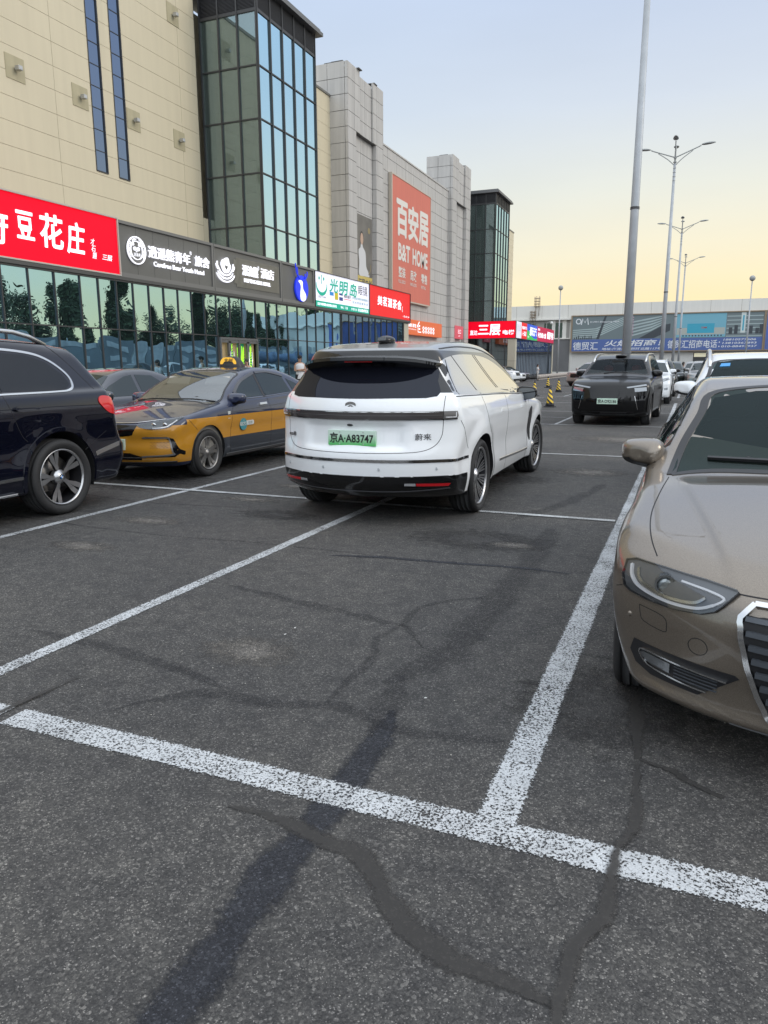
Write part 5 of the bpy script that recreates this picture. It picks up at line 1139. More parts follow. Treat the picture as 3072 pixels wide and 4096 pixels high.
def wheel(parent,s_loc,y,R,rr,wd,style,c,sgn,steer=0.,name='wheel',proto=None):
    e=bpy.data.objects.new(name,None); e.empty_display_size=.1; link(e,parent); e.location=(c.L/2-s_loc,y*sgn,R); e.rotation_euler=(0,0,(PI if sgn<0 else 0)+steer)
    if proto:
        for ch in proto.children: d=ch.copy(); COL.objects.link(d); d.parent=e
        return e
    h=wd/2; mb=MB()
    prof=[(rr-.02,-h*.7),(rr+.012,-h*.85),(rr+(R-rr)*.5,-h*1.0),(R-.022,-h*.93),(R-.006,-h*.78)]
    g=[-.55,-.2,.15,.5]
    for q in g: prof+=[(R,h*(q-.14)),(R,h*(q+.11)),(R-.009,h*(q+.13)),(R-.009,h*(q+.19)),(R,h*(q+.21))]
    prof+=[(R-.006,h*.82),(R-.020,h*.95),(rr+(R-rr)*.55,h*1.02),(rr+.018,h*.90),(rr+.008,h*.80),(rr-.012,h*.78)]
    mb.lathe(prof,56,axis='y'); 
    for i in range(56):
        a=2*PI*i/56
        for hh in (-.75,.68):
            p=[(math.sin(a)*(R-.001),h*hh,math.cos(a)*(R-.001)),(math.sin(a+.03)*(R-.001),h*(hh+.16),math.cos(a+.03)*(R-.001)),(math.sin(a+.045)*(R-.001),h*(hh+.16),math.cos(a+.045)*(R-.001)),(math.sin(a+.015)*(R-.001),h*hh,math.cos(a+.015)*(R-.001))]
    mb.build('tyre',RUB,e)
    mb=MB(); mb.lathe([(rr+.004,h*.80),(rr+.006,h*.86),(rr-.006,h*.86),(rr-.014,h*.74)],56,axis='y',mi=0)
    mb.lathe([(rr-.014,h*.74),(rr-.03,h*.3),(rr-.035,-h*.8)],48,axis='y',mi=1)
    yo=h*.72
    def spoke(pts_c,half,mi=0,dep=None,th=.03,a0=0.):
        v=[];f=[];k=len(pts_c)
        for i,(r,a) in enumerate(pts_c):
            d=(dep[i] if dep else 0); w2=half[i]
            for sd in (-1,1):
                x=r*math.sin(a+a0)+sd*w2*math.cos(a+a0); z=r*math.cos(a+a0)-sd*w2*math.sin(a+a0)
                v+=[(x,yo-d,z),(x+(-sd*.004)*math.cos(a+a0),yo-d-th,z+sd*.004*math.sin(a+a0))]
        for i in range(k-1):
            b=4*i; q=b+4; f+=[((b,b+2,q+2,q))]; mb.add([v[j] for j in (b,b+2,q+2,q)],[(0,1,2,3)],mi)
            mb.add([v[j] for j in (b,q,q+1,b+1)],[(0,1,2,3)],1); mb.add([v[j] for j in (b+2,b+3,q+3,q+2)],[(0,1,2,3)],1)
    rs=[.07,rr*.35,rr*.65,rr*.9,rr-.004]
    if style=='multi':
        for k in range(10):
            a0=2*PI*k/10
            for j,da in enumerate((-.19,-.065,.065,.19)):
                spoke([(.075,da*.5),(rr*.4,da*.85),(rr*.7,da),(rr-.004,da*1.02)],[.0045,.006,.0075,.009],0,[.03,.028,.018,.0],.03,a0)
    elif style=='double':
        for k in range(5):
            a0=2*PI*k/5+.3
            for sd in (-1,1):
                spoke([(.055,sd*.12),(rr*.45,sd*.10),(rr*.72,sd*.145),(rr-.006,sd*.16)],[.010,.013,.026,.026],0,[.02,.024,.014,.0],.03,a0)
            spoke([(.05,0),(rr*.5,0),(rr*.95,0)],[.02,.03,.045],1,[.035,.035,.03],.02,a0)
    elif style=='taxi':
        for k in range(5):
            a0=2*PI*k/5-.1
            for sd,wv in ((-1,.02),(1,.02)):
                spoke([(.045,sd*.28),(rr*.45,sd*.17),(rr*.75,sd*.17),(rr-.006,sd*.20)],[.018,.019,.022,.028],0,[.012,.02,.016,.0],.035,a0)
    else:
        for k in range(7 if style=='seven' else 5):
            n_=7 if style=='seven' else 5; spoke([(.05,0),(rr*.4,0),(rr*.75,0),(rr-.006,0)],[.02,.018,.022,.035],0,[.012,.02,.016,0],.035,2*PI*k/n_)
    mb.lathe([(.0001,yo-.002),(.028,yo-.002),(.034,yo-.008),(.07,yo-.02),(.078,yo-.04),(.078,yo-.07)],28,axis='y',mi=0)
    face={'multi':ALU,'double':ALU,'taxi':ALG}.get(style,ALG); mb.build('rim',[face,ALD if style!='taxi' else mat('taxi_alloy_dark',(.12,.115,.11),.5,metal=.5)],e)
    mb=MB(); mb.lathe([(.06,-h*.1),(rr*.78,-h*.1),(rr*.78,-h*.25)],36,axis='y'); mb.build('brake_disc',DISC,e)
    mb=MB(); mb.lathe([(.0001,yo+.001),(.026,yo+.001),(.027,yo-.01)],20,axis='y'); mb.build('hub_cap',GBL if style!='taxi' else ALG,e)
    return e
def wheels(c,root,R,rr,wd,style,track,steer=0.):
    p=wheel(root,c.wf,track,R,rr,wd,style,c,1,steer)
    for s,sg,st in ((c.wf,-1,steer),(c.wr,1,0),(c.wr,-1,0)): wheel(root,s,track,R,rr,wd,style,c,sg,st,proto=p)
def paint(name,col,metal=0.,rough=.28,flake=0.):
    if name in MATS: return MATS[name]
    m=mat(name,col,rough,metal=metal,coat=1.,spec=.12); b=m.node_tree.nodes['Principled BSDF']; b.inputs['Coat Roughness'].default_value=.02; b.inputs['Coat IOR'].default_value=1.55
    t=m.node_tree; tc=t.nodes.new('ShaderNodeTexCoord'); nz=t.nodes.new('ShaderNodeTexNoise'); nz.inputs['Scale'].default_value=2.5; nz.inputs['Detail'].default_value=7; nz.inputs['Roughness'].default_value=.7
    t.links.new(tc.outputs['Object'],nz.inputs['Vector']); mr=t.nodes.new('ShaderNodeMapRange'); mr.inputs['From Min'].default_value=.35; mr.inputs['From Max'].default_value=.75; mr.inputs['To Min'].default_value=.0; mr.inputs['To Max'].default_value=.035
    t.links.new(nz.outputs['Fac'],mr.inputs['Value']); t.links.new(mr.outputs[0],b.inputs['Coat Roughness'])
    if flake:
        vo=t.nodes.new('ShaderNodeTexVoronoi'); vo.inputs['Scale'].default_value=900; t.links.new(tc.outputs['Object'],vo.inputs['Vector']); r=ramp(t,[(0,tuple(x*(1-flake) for x in col)),(1,tuple(min(1,x*(1+flake)) for x in col))],'LINEAR')
        s=t.nodes.new('ShaderNodeSeparateColor'); t.links.new(vo.outputs['Color'],s.inputs[0]); t.links.new(s.outputs[0],r.inputs[0]); t.links.new(r.outputs[0],b.inputs['Base Color'])
    return m
def car_root(name,c,x,y_front,lab,cat,head=-1,rot=0.,group=None):
    """head -1: nose towards -Y at y_front; +1: nose towards +Y at y_front"""
    y=y_front-head*c.L/2; return empty(name,(x,y,0),(-PI/2 if head<0 else PI/2)+rot,lab,cat,group)
def seams(c,root,paths,wd=.007,views='LR',m=None,name='door_gap'):
    for v in views:
        for p in paths: band(c,v,p,wd,m or SEAM,root,name,lift=.0012,n=7)
def mirror(c,root,s,z,y0,sgn,m,size=1.,cap=None,base=BPL,glass=True):
    H=c.L/2; x=H-s; n=28; V=[];F=[]; y0=y0-.15*size
    # housing: rounded-rectangle sections swept from the glass forward, tapering to the nose
    secs=[(-.062,.96,.96),(-.055,1.,1.),(-.02,1.0,1.0),(.02,.93,.93),(.05,.78,.80),(.068,.55,.58),(.078,.25,.3)]
    for dx,ky,kz in secs:
        for i in range(n):
            a=2*PI*i/n; ca,sa=math.cos(a),math.sin(a); yy=.118*abs(ca)**.55*(1 if ca>0 else -1); zz=.078*abs(sa)**.62*(1 if sa>0 else -1)
            zz*=(1.06-.22*(yy/.118)) if zz>0 else (.9-.12*(yy/.118)); zz+=.010*(yy/.118)
            V.append((x+(dx-.02*(yy/.118))*size,sgn*(y0+.165*size+yy*ky*size-(.02*(1-ky))*size),z+zz*kz*size))
    for k in range(len(secs)-1):
        for i in range(n): F.append((k*n+i,k*n+(i+1)%n,(k+1)*n+(i+1)%n,(k+1)*n+i))
    F+=[tuple(range(n)),tuple((len(secs)-1)*n+i for i in range(n))]
    o=mk('mirror',V,F,m,root); bm=bmesh.new(); bm.from_mesh(o.data); bmesh.ops.recalc_face_normals(bm,faces=bm.faces); bm.to_mesh(o.data); bm.free(); o.data.polygons.foreach_set('use_smooth',[True]*len(o.data.polygons)); o.data.set_sharp_from_angle(angle=.9)
    mb=MB(); mb.tube([(x+.02,sgn*(y0-.09),z-.085*size),(x+.01,sgn*(y0),z-.082*size),(x-.0,sgn*(y0+.09*size),z-.062*size)],[.042,.030,.034],12); mb.build('mirror_arm',base,o)
    mb=MB(); mb.v=[(x+.0+.0*k,0,0) for k in ()]; v=[]
    for k,(dx,ky) in enumerate(((-.06,.97),(.03,.92),(.07,.6))):
        for i in range(n//2+1):
            a=PI+PI*i/(n//2); ca,sa=math.cos(a),math.sin(a); yy=.118*abs(ca)**.55*(1 if ca>0 else -1); zz=.078*abs(sa)**.62*-1*(.9-.12*(yy/.118))+.010*(yy/.118); zz=min(zz,-.038+.012*(yy/.118)); v.append((x+(dx-.02*(yy/.118))*size,sgn*(y0+.165*size+yy*ky*1.015*size),z+(zz*ky-.002)*size*1.02))
    kk=n//2+1; mb.add(v,[(a_*kk+i,a_*kk+i+1,(a_+1)*kk+i+1,(a_+1)*kk+i) for a_ in range(2) for i in range(n//2)],0,True); mb.build('mirror_base',base,o)
    if glass:
        mb=MB(); N_=24; pts=[]
        for i in range(N_):
            a=2*PI*i/N_; ca,sa=math.cos(a),math.sin(a); yy=.103*abs(ca)**.55*(1 if ca>0 else -1); zz=.064*abs(sa)**.62*(1 if sa>0 else -1); pts.append((x+(-.0655-.02*(yy/.118))*size,sgn*(y0+.165*size+yy*size),z+zz*size))
        mb.add(pts,[tuple(range(N_))]); mb.build('mirror_glass',mat('mirror_silver',(.10,.11,.12),.02,metal=1.),o)
    return o
def seat(c,root,s,y,m,z0=.55,h=.62,name='seat'):
    x=c.L/2-s; mb=MB(); pr=[]
    for k,(zz,w_,t_) in enumerate(((0,.25,.10),(.2,.26,.1),(.4,.25,.09),(h-.05,.20,.08),(h,.14,.05))):
        for a in [i*PI/6 for i in range(12)]: mb.v.append((x-.25*zz-.02+t_*math.cos(a),y+w_*math.sin(a)*(1 if abs(math.sin(a))<.8 else .97),z0+zz))
    for k in range(4):
        for i in range(12): mb.f.append((k*12+i,k*12+(i+1)%12,(k+1)*12+(i+1)%12,(k+1)*12+i)); mb.m.append(0); mb.sm.append(True)
    mb._ell((x-.25*h-.03,y,z0+h+.12),(.055,.13,.10),12,8,0); mb.box(x-.05,x+.5,y-.25,y+.25,z0-.08,z0+.06)
    return mb.build(name,m,root)
def cabin(c,root,hole,mi=None,seats=None,seat_m=None,dash_s=1.3,dash_z=.95,low=.5):
    """dark lining a few centimetres inside the shell, open at the windscreen"""
    P,F=c.grid(46,18,18,off=.045); V=c.loc(P); bm=bmesh.new(); vs=[bm.verts.new(p) for p in V]
    for f in F:
        try: bm.faces.new([vs[i] for i in f])
        except ValueError: pass
    bmesh.ops.recalc_face_normals(bm,faces=bm.faces); bm.normal_update(); H=c.L/2
    for view,poly,rng in hole:
        cx=sum(p[0] for p in poly)/len(poly); cz=sum(p[1] for p in poly)/len(poly); pl=[(cx+(a-cx)*1.08,cz+(b-cz)*1.22) for a,b in poly]
        fs=[f for f in bm.faces if rng[0]-.15<H-f.calc_center_median().x<rng[1]+.15 and f.normal.x>.1 and f.normal.z>-.3]; ins=cut(bm,fs,pl,(1,2)); bmesh.ops.delete(bm,geom=ins,context='FACES')
    me=bpy.data.meshes.new('lining'); bm.to_mesh(me); bm.free(); me.materials.append(mi or mat('cabin_lining',(.025,.025,.027),.8)); o=link(bpy.data.objects.new('lining',me),root)
    x=H-dash_s; mb=MB(); mb.tube([(x-.1,-.68,dash_z-.1),(x-.06,-.35,dash_z-.04),(x-.06,.35,dash_z-.04),(x-.1,.68,dash_z-.1)],[.12,.14,.14,.12],12); mb.box(x-.05,x+.6,-.66,.66,dash_z-.2,dash_z-.07); mb.build('dashboard',mat('dash_dark',(.035,.035,.036),.7),root)
    mb=MB(); R_=.18; mb.tube([(x-.36-.06*math.sin(a),.36+R_*math.cos(a),dash_z-.02+R_*math.sin(a)) for a in [i*PI/10 for i in range(21)]],.015,8,cap=False); mb.build('steering_wheel',BPL,root)
    for s in (seats or [dash_s+.95]):
        for y in (-.37,.37): seat(c,root,s,y,seat_m or mat('seat_dark',(.05,.05,.052),.7),z0=low)
def plate(c,root,view,u,z,txt,bg=(.45,.72,.5),m2=None,w=.48,h=.14,lift=.02,name='licence_plate'):
    P=c.proj(view,[(u,z)])[0]; x=c.L/2-P[0]; sg=1 if view=='F' else -1; m=mat('plate_%d'%int(bg[0]*100+bg[2]*10),bg,.45)
    if m2:
        t=m.node_tree
        if not any(n.type=='TEX_COORD' for n in t.nodes):
            tc=t.nodes.new('ShaderNodeTexCoord'); sp=t.nodes.new('ShaderNodeSeparateXYZ'); r=ramp(t,[(0,m2),(.75,bg)],'LINEAR'); t.links.new(tc.outputs['Generated'],sp.inputs[0]); t.links.new(sp.outputs[2],r.inputs[0]); t.links.new(r.outputs[0],t.nodes['Principled BSDF'].inputs['Base Color'])
    f=Face((x+sg*lift,0,0),(0,1 if sg>0 else -1,0),(0,0,1),(sg,0,0)); uu=u*(1 if sg>0 else -1)
    mb=MB(); f.rect(mb,uu-w/2,uu+w/2,z-h/2,z+h/2,-.03,0); o=mb.build(name,m,root,bevel=.003)
    k=mat('plate_ink',(.015,.015,.015),.5); text(f,txt,uu-w/2+.02,uu+w/2-.02,z-h/2+.022,z+h/2-.022,.0015,k,o,off=.025)
    mb=MB()
    for a in (-.12,.12):
        for b in (-.055,.055): mb._ell(tuple(f.p(uu+a,z+b,.002)),(.006,.006,.006),8,6,0)
    mb.build('plate_bolts',CHR,o)
    return o
def rails(c,root,s0,s1,y,m,h=.05,name='roof_rail'):
    for sg in (-1,1):
        pts=[(s0+(s1-s0)*t,y) for t in np.linspace(0,1,14)]; P=c.proj('T',[(a,b*sg) for a,b in pts]); N_=c.normal(P); q=[]
        for i,p in enumerate(P):
            t=i/13; hh=h*min(1,t*7,(1-t)*7)**.6; l=c.loc(p[None]+np.array([[0,0,hh-.005]]))[0]; q.append(tuple(l))
        mb=MB(); mb.tube(q,.023,10); mb.build(name,m,root)
def zone_paint(name,base,zones,metal=0.,flake=0.):
    """one coat of paint in several fields of colour; zones: (colour, x0, x1, z0, z1, slope, coat-less?)"""
    m=paint(name,base,metal,.28); t=m.node_tree; b=t.nodes['Principled BSDF']; L=t.links.new; tc=t.nodes.new('ShaderNodeTexCoord'); s=t.nodes.new('ShaderNodeSeparateXYZ'); L(tc.outputs['Object'],s.inputs[0])
    def cmp(sock,op,v):
        q=t.nodes.new('ShaderNodeMath'); q.operation=op; q.inputs[1].default_value=v; L(sock,q.inputs[0]); return q.outputs[0]
    def mul(a,c):
        q=t.nodes.new('ShaderNodeMath'); q.operation='MULTIPLY'; L(a,q.inputs[0]); L(c,q.inputs[1]); return q.outputs[0]
    rgb=t.nodes.new('ShaderNodeRGB'); rgb.outputs[0].default_value=(*base,1); cur=rgb.outputs[0]
    mt=t.nodes.new('ShaderNodeValue'); mt.outputs[0].default_value=metal; cm=mt.outputs[0]
    for col,x0,x1,z0,z1,sl,met in zones:
        zz=t.nodes.new('ShaderNodeMath'); zz.operation='MULTIPLY_ADD'; zz.inputs[1].default_value=sl; L(s.outputs[0],zz.inputs[0]); L(s.outputs[2],zz.inputs[2]); z=zz.outputs[0]
        k=mul(mul(cmp(s.outputs[0],'GREATER_THAN',x0),cmp(s.outputs[0],'LESS_THAN',x1)),mul(cmp(z,'GREATER_THAN',z0),cmp(z,'LESS_THAN',z1)))
        q=t.nodes.new('ShaderNodeMix'); q.data_type='RGBA'; q.inputs[7].default_value=(*col,1); L(k,q.inputs[0]); L(cur,q.inputs[6]); cur=q.outputs[2]
        q=t.nodes.new('ShaderNodeMix'); q.data_type='FLOAT'; q.inputs[3].default_value=met; L(k,q.inputs[0]); L(cm,q.inputs[2]); cm=q.outputs[0]
    L(cur,b.inputs['Base Color']); L(cm,b.inputs['Metallic']); return m
def rot2(pts,sg): return [(a,b*sg) for a,b in pts]
# ================================================================= white electric SUV (rear view)
H=5.28/2
def rec8(y,z):
    a=np.abs(y); w=.50+.25*(z<-9); return .035*(1-sstep(a,.40,.56))*sstep(z,.70,.76)*(1-sstep(z,.93,.985))-.012*(1-sstep(a,.90,.98))*sstep(z,.985,1.0)*(1-sstep(z,1.08,1.10))*0
E8=Car(5.28,[(0,.60),(.05,.78),(.25,.94),(.7,1.05),(1.2,1.11),(1.45,1.14),(1.75,1.31),(2.1,1.50),(2.45,1.645),(2.9,1.725),(3.5,1.745),(4.2,1.72),(4.7,1.66),(5.0,1.62),(5.28,1.60)],
 [(0,.93),(.5,.965),(1.2,.985),(2.6,.985),(4.0,1.0),(4.5,.972),(5.0,.935),(5.28,.925)],[(0,1.05),(1.4,1.12),(2.5,1.155),(4,1.18),(5.28,1.20)],
 [(.15,.10),(.3,.045),(.45,.02),(.62,.028),(.8,.008),(.95,.0),(1.08,.018),(1.2,.05),(1.3,.055)],
 [(.2,.10),(.35,.02),(.6,0),(.85,.04),(1.,.15)],[(.2,.30),(.27,.16),(.33,.06),(.42,.012),(.62,.0),(.8,.035),(.95,.05),(1.05,.035),(1.17,.07),(1.25,.14),(1.4,.29),(1.52,.38),(1.6,.41),(1.7,.44)],
 1.04,4.16,.375,tumble=.52,ledge=.025,bf=.55,br=.50,brp=2.3,bowR=.05,zb=.25,k=(.09,.07,.1,.05),flare=.022,rec=rec8)
W8=zone_paint('white_paint',(.86,.875,.89),[((.004,.004,.005),-3,.95,1.195,3,.018,0),((.30,.31,.32),-2.3,.95,1.625,3,.0,.3),((.003,.003,.0035),-3,-2.0,0,.475,0,0),((.02,.02,.022),-3,3,0,.285,0,0)])  # pale grey field paints the sky's reflection onto the black roof
r=car_root('electric_suv',E8,-2.90,11.37,'white electric SUV with black roof and green rear plate straddling the bay line','car',head=1,rot=math.radians(.7))
shell(E8,W8,r,150,84,88,archR=.425)
patch(E8,'B',spline([(-.74,1.205),(-.71,1.34),(-.67,1.455),(-.4,1.475),(0,1.48),(.4,1.475),(.67,1.455),(.71,1.34),(.74,1.205),(.4,1.19),(0,1.185),(-.4,1.19)],3,True),glassmat('rear_glass',(.008,.009,.014),(.42,.44,.50),.05),r,'rear_window',lift=.004,step=.05)
# roof spoiler: black underside, sky reflection painted grey on its top
sp=[(-.74,0),(-.5,0),(0,0),(.5,0),(.74,0)]
def spoiler():
    mb=MB(); V=[];n=25
    for i in range(n):
        u=-.74+1.48*i/(n-1); e_=(abs(u)/.74)**5; z=1.562-.02*(u/.74)**2-.05*e_; P=E8.proj('B',[(u,min(z,1.56))])[0]; x0=H-P[0]; bk=.19*(1-e_*.6)
        V+=[(x0+.16,u,z+.03-.01*e_),(x0-bk,u,z-.002),(x0-bk-.004,u,z-.03),(x0-.01,u,z-.10+.03*e_),(x0+.06,u,z-.06)]
    F=[]
    for i in range(n-1):
        for j in range(4): F.append((i*5+j,(i+1)*5+j,(i+1)*5+j+1,i*5+j+1))
    F+=[(0,1,2,3,4)[::-1],tuple((n-1)*5+j for j in range(5))]
    o=mk('spoiler',V,F,[GBL,paint('roof_sky_sheen',(.30,.31,.32),.3)],r,mi=[1 if (q<(n-1)*4 and q%4==0) else 0 for q in range(len(F))]); bm=bmesh.new(); bm.from_mesh(o.data); bmesh.ops.recalc_face_normals(bm,faces=bm.faces); bm.to_mesh(o.data); bm.free(); o.data.polygons.foreach_set('use_smooth',[True]*len(o.data.polygons)); o.data.set_sharp_from_angle(angle=.7)
    P=E8.proj('B',[(0,1.5)])[0]; mb=MB(); mb.box(H-P[0]-.135,H-P[0]-.13,-.14,.14,1.515,1.522); mb.build('brake_light',RED,o)
spoiler()
LB=mat('light_bar',(.10,.09,.09),.12,coat=1.,metal=.3)
patch(E8,'B',[(-.80,1.005),(-.80,1.072),(.80,1.072),(.80,1.005)],LB,r,'light_bar',lift=.010,step=.05)
for sg in (1,-1):
    o=patch(E8,'B',[(sg*.806,1.006),(sg*.806,1.071),(sg*.905,1.071),(sg*.912,1.03),(sg*.905,1.006)],mat('tail_lamp',(.30,.29,.29),.10,coat=1.,metal=.4),r,'tail_light',lift=.011,step=.02)
    band(E8,'B',[(sg*.82,1.018),(sg*.895,1.018)],.008,mat('lamp_white',(.85,.85,.87),.3),o,'light_guide',lift=.013); band(E8,'B',[(sg*.896,1.02),(sg*.896,1.06)],.008,MATS['lamp_white'],o,'light_guide',lift=.013)
band(E8,'B',[(-.8,1.066),(0,1.066),(.8,1.066)],.006,CHR,r,'lamp_trim',lift=.013); band(E8,'B',[(-.905,1.0),(-.5,1.0),(0,1.0),(.5,1.0),(.905,1.0)],.009,CHR,r,'lamp_trim',lift=.012)
band(E8,'B',[(-.89,1.037),(-.5,1.037),(0,1.037),(.5,1.037),(.89,1.037)],.005,mat('lamp_line',(.25,.24,.24),.2,metal=.5),r,'lamp_trim',lift=.013)
band(E8,'B',[(-.918,.617),(-.6,.62),(0,.622),(.6,.62),(.918,.617)],.034,CHR,r,'chrome_strip',lift=.006)
band(E8,'B',[(-.805,1.21),(-.805,1.1),(-.80,.95),(-.79,.84),(-.74,.755),(-.64,.71),(-.45,.697),(0,.692),(.45,.697),(.64,.71),(.74,.755),(.79,.84),(.80,.95),(.805,1.1),(.805,1.21)],.007,SEAM,r,'tailgate_gap',lift=.001,n=6)
for sg in (1,-1):
    o=patch(E8,'B',[(sg*.60,.388),(sg*.60,.412),(sg*.87,.402),(sg*.85,.378)],RED,r,'reflector',lift=.004,step=.03); patch(E8,'B',[(sg*.50,.392),(sg*.505,.413),(sg*.594,.412),(sg*.594,.389)],mat('clear_reflector',(.35,.35,.36),.15),r,'reverse_light',lift=.004,step=.03)
    for u in (.28,.76):
        P=E8.proj('B',[(sg*u,.545)])[0]; mb=MB(); ring_=[(H-P[0]-.001,sg*u+.014*math.cos(a),.545+.014*math.sin(a)) for a in [i*PI/8 for i in range(17)]]; mb.tube(ring_,.002,5,cap=False); mb._ell((H-P[0],sg*u,.545),(.004,.010,.010),10,6,0); mb.build('parking_sensor',mat('sensor_grey',(.42,.44,.46),.3),r)
band(E8,'B',[(-.90,.476),(0,.478),(.90,.476)],.006,SEAM,r,'bumper_gap',lift=.002); band(E8,'B',[(-.86,.355),(-.5,.335),(0,.33),(.5,.335),(.86,.355)],.012,mat('grey_trim',(.05,.05,.055),.3),r,'bumper_edge',lift=.006)
plate(E8,r,'B',0.,.825,'京A·A83747',bg=(.62,.78,.66),m2=(.06,.50,.10),lift=.012)
mb=MB(); P=E8.proj('B',[(0,.94)])[0]; mb._ell((H-P[0],0.02,.945),(.025,.032,.013),12,8,0); mb.build('rear_camera',BPL,r)
fB=Face((-H,0,0),(0,-1,0),(0,0,1),(-1,0,0))
def dB(u,z): return -( (E8.proj('B',[(-u,z)])[0][0])-5.28)
BADG=mat('badge_grey',(.25,.25,.26),.25,metal=.8)

def tangent(u0,u1,z):
    P=E8.loc(E8.proj('B',[(-u0,z),(-u1,z)])); a,b=Vector(P[0]),Vector(P[1]); d=(b-a); w_=d.length; d.normalize(); n_=d.cross(Vector((0,0,1))); 
    if n_.x>0: n_=-n_
    return Face(a+n_*.004-Vector((0,0,P[0][2])),d,(0,0,1),n_),w_
ft,w_=tangent(-.79,-.67,.83); text(ft,'es8',0,w_,.812,.852,.0,BADG,r,off=.012,thick=.004,name='badge')
ft,w_=tangent(.58,.71,.84); text(ft,'蔚来',0,w_,.81,.87,.0,BADG,r,off=.0,thick=.004,name='badge')
mb=MB(); dd=-dB(0,1.13)+.006; fB.poly(mb,spline([(-.052,1.122),(-.045,1.148),(0,1.16),(.045,1.148),(.052,1.122),(.03,1.134),(0,1.14),(-.03,1.134)],3,True),dd-.01,dd); fB.poly(mb,[(-.055,1.098),(-.01,1.128),(.01,1.128),(.055,1.098),(.018,1.108),(.0,1.118),(-.018,1.108)],dd-.01,dd); mb.build('emblem',CHR,r)
# side glass and pillars
win=spline([(1.80,1.135),(2.15,1.31),(2.5,1.455),(2.95,1.555),(3.5,1.59),(4.1,1.59),(4.45,1.565),(4.68,1.52),(4.76,1.38),(4.80,1.215)],4)+[(4.4,1.205),(3.4,1.185),(2.5,1.16)]
for v in ('L','R'):
    patch(E8,v,win,PRIVR,r,'side_window',lift=.003,step=.07)
    for p in ([(3.02,1.18),(3.30,1.38),(3.52,1.59)],[(3.10,1.18),(3.38,1.38),(3.60,1.59)],[(4.08,1.20),(4.25,1.4),(4.38,1.575)],[(4.70,1.215),(4.67,1.4),(4.60,1.535)]): band(E8,v,p,.012,BPL,r,'pillar_line',lift=.005)
    band(E8,v,[(1.76,1.125),(2.5,1.15),(3.4,1.175),(4.4,1.195),(4.8,1.20)],.012,BPL,r,'window_seal',lift=.004)
    band(E8,v,[(1.55,1.13),(2.1,1.40),(2.6,1.58),(3.2,1.66),(4.0,1.67),(4.55,1.64)],.016,BPL,r,'roof_seal',lift=.004)
    band(E8,v,[(4.60,.622),(4.74,.619),(4.885,.617)],.034,CHR,r,'chrome_strip',lift=.006)
    band(E8,v,[(1.68,.402),(2.4,.415),(3.35,.445)],.030,CHR,r,'chrome_strip',lift=.008)
    patch(E8,v,spline([(1.50,.93),(1.64,.93),(1.72,.85),(1.71,.70),(1.63,.56),(1.56,.50),(1.53,.64)],3,True),BPL,r,'air_vent',lift=.004,step=.03)
    patch(E8,v,[(2.10,.965),(2.10,.995),(2.24,.998),(2.24,.968)],W8,r,'door_handle',lift=.006,step=.04); patch(E8,v,[(3.22,.98),(3.22,1.01),(3.36,1.013),(3.36,.983)],W8,r,'door_handle',lift=.006,step=.04)
seams(E8,r,[[(3.05,1.17),(3.0,.9),(2.98,.6),(2.96,.3)],[(1.75,1.12),(1.72,.9),(1.70,.6),(1.72,.3)],[(4.12,1.19),(4.02,1.0),(3.92,.84),(3.80,.7),(3.66,.5),(3.62,.3)],[(4.80,.98),(4.70,.84),(4.60,.70)]],.006)
mirror(E8,r,1.95,1.13,.985,-1,GBL,1.1); mirror(E8,r,1.95,1.13,.985,1,GBL,1.1)
wheels(E8,r,.375,.290,.275,'multi',.845,steer=math.radians(-4))
mb=MB(); mb._ell((0,0,0),(.13,.085,.05),18,10,0); P=E8.proj('T',[(4.32,0)])[0]; mb.v=[(p[0]+H-4.32,p[1],p[2]+P[2]+.022) for p in mb.v]; mb.build('roof_sensor',GBL,r)
mb=MB(); fh=Face((H-4.32-.132,0,0),(0,-1,0),(0,0,1),(-1,0,0)); fh.rect(mb,-.035,.035,P[2]+.02,P[2]+.05,-.02,.004); mb.build('sensor_window',mat('sensor_face',(.16,.17,.18),.2),r)
# ================================================================= beige sedan (front, close)
H4=4.77/2
A4=Car(4.77,[(0,.56),(.04,.66),(.12,.715),(.35,.785),(.7,.855),(1.1,.915),(1.38,.945),(1.48,.975),(1.8,1.13),(2.1,1.255),(2.4,1.35),(2.75,1.405),(3.1,1.41),(3.5,1.355),(4.0,1.18),(4.25,1.08),(4.6,1.04),(4.77,.95)],
 [(0,.885),(.5,.90),(1.,.905),(2.4,.913),(4.0,.905),(4.77,.86)],[(0,.78),(.8,.86),(1.4,.905),(2.4,.945),(3.6,.98),(4.77,.97)],
 [(.15,.13),(.3,.06),(.45,.02),(.6,0),(.72,.0),(.82,.022),(.93,.05),(1.0,.055)],
 [(.18,.12),(.21,.04),(.235,.025),(.27,.035),(.33,.03),(.42,.012),(.55,.0),(.64,.02),(.70,.07),(.78,.19),(.9,.3)],[(.2,.12),(.4,.02),(.7,0),(.95,.1),(1.1,.2)],
 .88,3.69,.325,tumble=.57,ledge=.02,bowF=.30,bowR=.2,crown=.035,bf=.60,br=.4,zb=.19,k=(.06,.05,.05,.06),flare=.016,crease=lambda s:(.44+.24*np.clip(s/1.4,0,1),.015*(1-sstep(s,1.15,1.42))*sstep(s,.03,.2)))
BE=paint('beige_metal_paint',(.215,.182,.147),.65,.30,.25)
wsA=[(-.70,.935),(-.45,.965),(0,.975),(.45,.965),(.70,.935),(.65,1.06),(.575,1.20),(.525,1.285),(.3,1.325),(0,1.335),(-.3,1.325),(-.525,1.285),(-.575,1.20),(-.65,1.06)]
r=car_root('sedan',A4,.67,2.60,'bronze beige sedan nearest the camera with a chrome framed grille','car',head=-1)
shell(A4,BE,r,190,124,76,archR=.375,holes=[('F',wsA,(1.2,2.7))])
